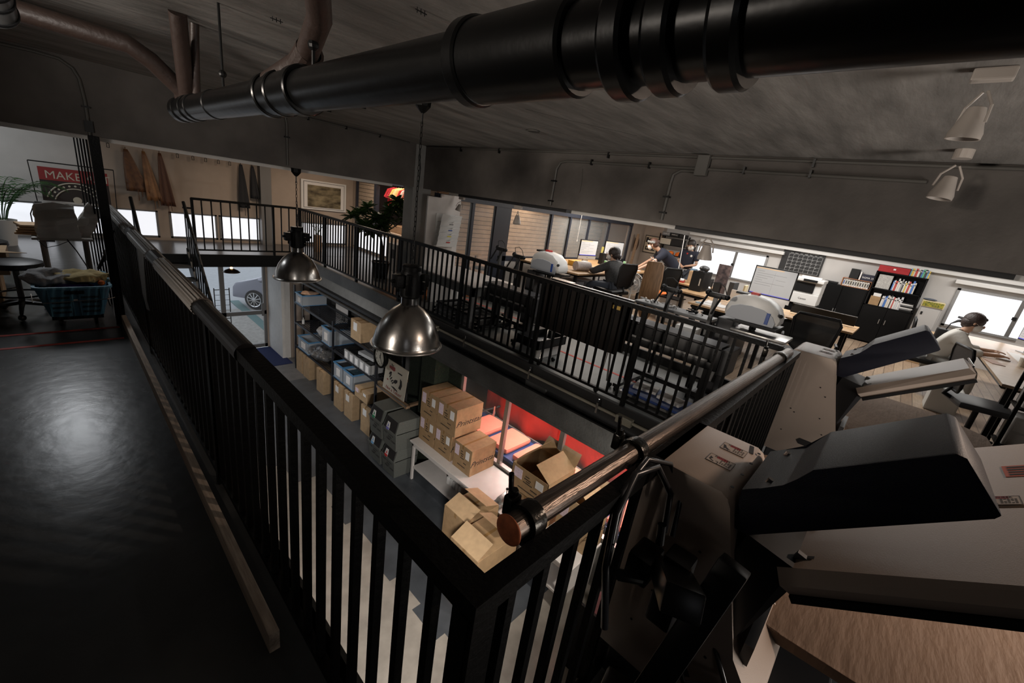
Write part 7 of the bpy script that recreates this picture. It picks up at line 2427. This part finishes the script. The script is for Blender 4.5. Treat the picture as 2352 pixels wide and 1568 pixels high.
# printed banner (generic stand-in with its lettering)
t = thing('printed_banner', 'red and black printed banner with cream lettering behind the paper bags', 'banner', (.3, 11.2, 1.1))
X0_, X1_, YB = -.08, .82, 11.6
B().box(X0_, X1_, YB, YB + .02, .72, 1.30).to('cloth', mat('black_print_cloth', (0.03, 0.022, 0.02), 0.8), t)
B().box(X0_, X1_, YB - .004, YB, 1.08, 1.30).to('red_band', mat('banner_red', (0.26, 0.03, 0.03), 0.8), t)
CRM = mat('banner_cream', (0.50, 0.46, 0.38), 0.8)
text('lettering', 'MAKE ART', CRM, t, (X0_ + .50, YB - .006, 1.17), .19, basis=((1, 0, 0), (0, 0, 1)), sx=.95)
for (r, w_) in ((.40, .012), (.30, .010)):
    b = B()
    pts = [(.36 + r * math.cos(a), YB - .004, .66 + r * math.sin(a)) for a in [PI * (.10 + .8 * i / 24) for i in range(25)]]
    b.tube(pts, w_, 6)
    b.to('cream_arc', CRM, t)
b = B()
for i in range(11):
    a = PI * (.14 + .72 * i / 10)
    b.cyl((.36 + .35 * math.cos(a), YB - .006, .66 + .35 * math.sin(a)), (.36 + .35 * math.cos(a), YB - .001, .66 + .35 * math.sin(a)), .018, n=6)
b.cyl((.36, YB - .006, .76), (.36, YB - .001, .76), .06, n=16)
b.to('cream_dots', CRM, t)
B().cyl((X0_ - .1, YB + .03, 1.38), (X1_ + .1, YB + .03, 1.38), .010).tube([(X0_ - .1, YB + .03, 1.38), (X0_ - .05, YB + .03, .0)], .008, 6).tube([(X1_ + .1, YB + .03, 1.38), (X1_ + .05, YB + .03, .0)], .008, 6).box(X0_ - .1, X0_ + .05, YB - .1, YB + .2, 0, .02).box(X1_ - .05, X1_ + .1, YB - .1, YB + .2, 0, .02).to('stand', BPL, t)

# palm in a white pot
t = thing('potted_palm', 'green palm in a tapered white pot on the far left floor', 'plant', (-.58, 11.4, 0))
PXc, PYc = -.60, 11.0
B().lathe([(.0, .0), (.13, .0), (.155, .2), (.185, .42), (.175, .42), (.16, .38), (0, .38)], (PXc, PYc, 0), 28).to('pot', WPL, t, 0.6)
LEAF = mat('palm_green', (0.022, 0.075, 0.018), 0.5, rgb2=(0.05, 0.14, 0.035), vscale=9)
fr_n = 0
for i in range(15):
    a = i * 2.4
    L = random.uniform(.85, 1.15)
    b = B()
    pts = []
    for k in range(9):
        f = k / 8
        rr = (.06 + .62 * f ** 1.4) * L
        zz = .42 + L * (1.05 * f - .52 * f ** 3)
        pts.append(Vector((PXc + rr * math.cos(a), PYc + rr * math.sin(a), zz)))
    b.tube(pts, [.008] * 5 + [.005] * 4, 5)
    for k in range(2, 9):
        for sub in (0, .5):
            if k == 8 and sub:
                continue
            p = pts[k].lerp(pts[min(8, k + 1)], sub)
            d = (pts[min(8, k + 1)] - pts[k - 1]).normalized()
            s = d.cross(Vector((0, 0, 1))).normalized()
            ll = .26 * (1 - .45 * abs(k - 5) / 4)
            for sg in (-1, 1):
                tip = p + s * sg * ll * .8 + d * ll * .6 + Vector((0, 0, -.10 * ll * 3))
                mid = p.lerp(tip, .45) + Vector((0, 0, .015))
                w2 = d * .011
                b.add([p, mid + w2, tip, mid - w2], [(0, 1, 2, 3)])
    b.to('frond', LEAF, t)

# round black stool chair on castors, carton beneath
t = thing('work_stool', 'black round padded stool on a five star base at the left edge', 'stool', (-.42, 6.9, 0))
SXc, SYc = -.34, 6.65
B().lathe([(0, .50), (.19, .50), (.215, .52), (.21, .56), (.17, .575), (0, .58)], (SXc, SYc, 0), 32).to('seat', BPL, t, 0.7)
B().cyl((SXc, SYc, .12), (SXc, SYc, .50), .024, n=12).to('column', GRY, t)
for i in range(5):
    an = 2 * PI * i / 5 + .9
    l = B().tube([(SXc, SYc, .13), (SXc + .16 * math.cos(an), SYc + .16 * math.sin(an), .11), (SXc + .27 * math.cos(an), SYc + .27 * math.sin(an), .07)], [.026, .02, .014], 8).to('leg', BPL, t)
    B().ball((SXc + .27 * math.cos(an), SYc + .27 * math.sin(an), .032), .032, 1, 1, 1, 10).to('caster', BPL, l)
B().tube([(SXc + .18 * math.cos(2 * PI * i / 24), SYc + .18 * math.sin(2 * PI * i / 24), .22) for i in range(24)], .010, 6, closed=True).to('foot_ring', BPL, t)
t = thing('work_stool', 'second black stool seat behind the first at the left edge', 'stool', (-.7, 8.2, 0))
B().lathe([(0, .50), (.19, .50), (.215, .52), (.21, .56), (.17, .575), (0, .58)], (-.62, 7.9, .0), 32).to('seat', BPL, t, 0.7)
B().cyl((-.62, 7.9, .0), (-.62, 7.9, .50), .024, n=12).lathe([(0, 0), (.2, 0), (.2, .02), (.03, .05)], (-.62, 7.9, 0), 20).to('column', BPL, t)
o = B().box(-.85, -.50, 7.15, 7.75, 0, .34, bev=.004).to('cardboard_box', CARD)
tag(o, 'brown carton on the floor behind the round black stool', 'box')
t = thing('open_carton', 'open light carton with a spread flap standing between the two black stools', 'box', (-.6, 7.2, .4))
B().box(-.80, -.40, 7.0, 7.4, .345, .60).to('carton', CARD2, t)
B().prism([(-.80, 7.0, .60), (-.40, 7.0, .60), (-.24, 6.80, .62), (-.60, 6.80, .62)], (0, 0, .005)).to('flap', CARD2, t)

# aprons and hooks on the far wall
def apron(label, x, ztop, zbot, wt, wb, m, skew=0.0, strap=True, seed=0):
    t = thing('apron', label, 'apron', (x, 11.95, ztop))
    b = B()
    N = 10
    vv = []
    for k in range(N + 1):
        f = k / N
        z = ztop + (zbot - ztop) * f
        wd = wt + (wb - wt) * (f ** .75)
        cx_ = x + skew * f
        for j in range(7):
            u = j / 6 - .5
            vv.append((cx_ + u * wd, 11.99 - .035 * math.sin(j * 2.1 + seed) * f - .02, z))
    ff = []
    for k in range(N):
        for j in range(6):
            ff.append((k * 7 + j, k * 7 + j + 1, (k + 1) * 7 + j + 1, (k + 1) * 7 + j))
    b.add(vv, ff)
    o = b.to('apron_cloth', m, t, True)
    o.modifiers.new('thickness', 'SOLIDIFY').thickness = .006
    if strap:
        B().tube([(x + skew * .95, 11.96, zbot + .05), (x + skew, 11.95, zbot - .08), (x + skew * .95, 11.95, zbot - .18)], .006, 6).to('strap', m, t)
        B().tube([(x + skew * 1.1 + .04, 11.96, zbot + .05), (x + skew * 1.1 + .05, 11.95, zbot - .10)], .006, 6).to('strap', m, t)
    B().tube([(x, 11.99, ztop), (x, 11.99, ztop + .04)], .008, 6).to('neck_loop', m, t)
    return t


LTH = mat('brown_leather_apron', (0.14, 0.058, 0.018), 0.55, rgb2=(0.08, 0.03, 0.012), vscale=14, bump=0.3)
LTH2 = mat('tan_leather_apron', (0.30, 0.15, 0.06), 0.5, rgb2=(0.10, 0.035, 0.012), vscale=4, bump=0.3)
LTH3 = mat('dark_red_brown_apron', (0.085, 0.030, 0.012), 0.55, bump=0.3)
BAP = mat('black_apron_cloth', (0.012, 0.012, 0.014), 0.8, bump=0.3)
apron('widest brown leather apron hanging leftmost on the far wall', 1.17, 1.80, 1.00, .06, .36, LTH, .12, True, 0)
apron('tan and brown leather apron, second from the left on the far wall', 1.44, 1.81, .84, .05, .26, LTH2, .10, True, 1)
apron('dark red brown apron, third from the left on the far wall', 1.70, 1.82, .76, .05, .26, LTH3, .06, True, 2)
apron('long black apron hanging above the far platform railing, left of two', 3.18, 1.84, .86, .06, .24, BAP, .04, True, 3)
apron('short black apron right of the long black one by the wall corner', 3.42, 1.84, 1.10, .05, .22, BAP, .05, True, 4)
t = thing('hook_rail', 'thin rail under the left beam carrying the clip hooks', 'rail', (2.2, 12.0, 1.9))
B().box(.4, 3.6, 11.985, 12.0, 1.905, 1.92).to('rail', ALU, t)
B().box(.4, .42, 11.99, 12.09, 1.905, 1.92).box(3.58, 3.6, 11.99, 12.09, 1.905, 1.92).to('wall_bracket', ALU, t)
hk = None
for x in (.92, 2.0, 2.27, 2.50, 2.74, 2.96):
    if hk is None:
        hx0 = x
        hk = thing('clip_hook', 'small empty black clip hook on the rail between the aprons', 'hook', (0, 0, 0), group='empty clip hooks on the apron rail')
        B().tube([(x, 11.97, 1.905), (x, 11.97, 1.86)], .005, 6).box(x - .022, x - .014, 11.96, 11.98, 1.78, 1.86).box(x + .014, x + .022, 11.96, 11.98, 1.78, 1.86).box(x - .022, x + .022, 11.96, 11.98, 1.852, 1.862).box(x - .022, x + .022, 11.96, 11.98, 1.778, 1.786).to('clip', BPL, hk)
    else:
        dup(hk, (x - hx0, 0, 0))

# framed wave photograph on the far wall
t = thing('framed_picture', 'white framed sepia photograph of a breaking wave on the tan far wall', 'picture', (5.17, 12.05, 1.35))
B().box(4.56, 5.78, 12.05, 12.09, .97, 1.72, bev=.004).to('frame', WPL, t)
B().box(4.62, 5.72, 12.046, 12.05, 1.01, 1.68).to('frame_line', INK, t)
B().box(4.63, 5.71, 12.044, 12.047, 1.02, 1.67).to('mat_board', PAP, t)
B().box(4.72, 5.62, 12.041, 12.044, 1.04, 1.60).to('photograph', mat('sepia_wave_print', (0.02, 0.014, 0.008), 0.3, rgb2=(0.30, 0.25, 0.15), vscale=3.2, stretch=(1, 1, 2.6)), t)

# tree plant with several crowns in a black pot by the railing, small wooden planter
t = thing('potted_tree', 'branching green leafed tree in a dark round pot behind the railing', 'plant', (4.62, 8.0, 0))
TX, TY = 4.62, 8.0
B().lathe([(0, 0), (.14, 0), (.17, .25), (.19, .34), (.17, .34), (.16, .3), (0, .3)], (TX, TY, 0), 26).to('pot', BPL, t, 0.6)
BARK = mat('grey_brown_bark', (0.06, 0.048, 0.038), 0.9, bump=0.6)
LF2 = mat('dark_leaf_green', (0.02, 0.05, 0.014), 0.45, rgb2=(0.07, 0.13, 0.03), vscale=12)
B().tube([(TX, TY, .3), (TX + .02, TY, .62), (TX - .03, TY + .03, .9)], [.03, .026, .022], 8).to('trunk', BARK, t)
tips = [(-.52, .25, 1.18), (-.25, .15, 1.38), (.12, .05, 1.22), (-.38, .05, 1.05), (.42, .2, 1.45), (.25, -.1, 1.60), (.62, .1, 1.50), (-.05, 0, 1.08), (.50, -.05, 1.25), (-.15, .0, 1.22), (-.42, .1, 1.28), (.15, .0, 1.40), (-.3, -.1, .98)]
for i, (dx_, dy_, z) in enumerate(tips):
    e = Vector((TX + dx_, TY + dy_, z))
    B().tube([(TX - .03, TY + .03, .88), (TX + dx_ * .45, TY + dy_ * .5, .95 + (z - .95) * .35), e], [.016, .012, .008], 6).to('branch', BARK, t)
    b = B()
    for k in range(54):
        a = k * 2.39
        el = random.uniform(-.5, .9)
        d = Vector((math.cos(a) * math.cos(el), math.sin(a) * math.cos(el), math.sin(el)))
        L = random.uniform(.16, .29)
        s = d.cross(Vector((.1, .2, 1))).normalized() * L * .17
        dr = Vector((0, 0, -L * .18))
        b.add([e, e + d * L * .35 + s, e + d * L * .75 + s * .8 + dr * .5, e + d * L + dr, e + d * L * .75 - s * .8 + dr * .5, e + d * L * .35 - s], [(0, 1, 2, 3), (0, 3, 4, 5)])
    b.to('leaf_cluster', LF2, t)
t = thing('small_planter', 'small wooden planter stand with thin twigs before the low window', 'planter', (4.6, 11.6, 0))
B().box(4.5, 4.66, 11.0, 11.16, 0, .42, bev=.004).to('stand', PINE, t)
b = B()
for i in range(14):
    a = i * 2.4
    b.tube([(4.58, 11.08, .42), (4.58 + .1 * math.cos(a), 11.08 + .1 * math.sin(a), .62), (4.58 + .24 * math.cos(a), 11.08 + .22 * math.sin(a), .72 + .1 * math.sin(i))], .004, 4)
b.to('twigs', LF2, t)
# hanging coloured shirts in the closet opening and wooden box beneath
cols2 = [((0.45, 0.02, 0.03), 'dark red'), ((0.40, 0.02, 0.04), 'crimson'), ((0.70, 0.50, 0.16), 'mustard yellow'), ((0.75, 0.62, 0.35), 'pale yellow'), ((0.72, 0.52, 0.2), 'amber'), ((0.45, 0.03, 0.03), 'red'), ((0.65, 0.6, 0.55), 'cream'), ((0.62, 0.15, 0.1), 'brick red'), ((0.70, 0.45, 0.10), 'orange yellow')]

def shirt(label, x, y, z, m, grp=None):
    t = thing('hanging_shirt', label, 'shirt', (x, y, z), group=grp)
    b = B()
    prof = [(0, 0), (-.20, -.07), (-.30, -.28), (-.22, -.32), (-.17, -.2), (-.17, -.66), (.17, -.66), (.17, -.2), (.22, -.32), (.30, -.28), (.20, -.07)]
    b.prism([(x + u, y, z + v) for u, v in prof], (0, .03, 0), bev=.006)
    b.crumple(.008, y * 7)
    b.to('shirt_cloth', m, t)
    B().tube([(x, y + .015, z), (x, y + .015, z + .06)], .003, 5).to('hanger_hook', CHR, t)
    return t


# a second rail nearer the opening, seen over the office side of the corner
ri = B().cyl((6.48, 9.3, 1.93), (6.48, 10.8, 1.93), .014, n=8).to('clothes_rail', ALU)
tag(ri, 'metal clothes rail holding the red and yellow shirts beyond the plant', 'rail')
B().cyl((6.48, 9.32, 1.93), (6.48, 9.32, CEIL), .01, n=8).cyl((6.48, 10.78, 1.93), (6.48, 10.78, CEIL), .01, n=8).to('rail_hanger', ALU, ri)
for i, (c, nm) in enumerate(cols2):
    shirt('%s shirt hanging on the rail beyond the leafed tree' % nm, 6.48, 10.70 - i * .12, 1.86, mat('shirt_%s' % nm.replace(' ', '_'), c, 0.85))
o = B().box(6.14, 6.75, 9.5, 10.3, .66, .90, bev=.004).to('wooden_crate', PINE)
tag(o, 'brown wooden crate under the hanging red and yellow shirts', 'crate')
o = B().box(6.14, 6.75, 9.5, 10.3, .061, .655, bev=.004).to('side_cabinet', mat('pale_cabinet', (0.36, 0.36, 0.35), 0.6))
tag(o, 'pale cabinet with dark push buttons under the brown wooden crate', 'cabinet')
area('closet_light', (6.3, 9.9, 2.5), .35, 6, WARM, (0, 0, 0), .8)
# grey electrical cabinets at the foot of the column
t = thing('electric_box', 'grey tall electrical box with black cables beside the potted tree', 'cabinet', (4.35, 7.2, 0))
B().box(5.3, 5.6, 8.5, 8.95, 0, .62, bev=.006).to('case', GRY, t)
B().box(5.28, 5.30, 8.6, 8.75, .3, .5).to('dark_panel', BPL, t)
B().tube([(5.27, 8.55, .6), (5.24, 8.5, .4), (5.26, 8.52, .2), (5.2, 8.45, .02)], .006, 6).to('cable', BPL, t)
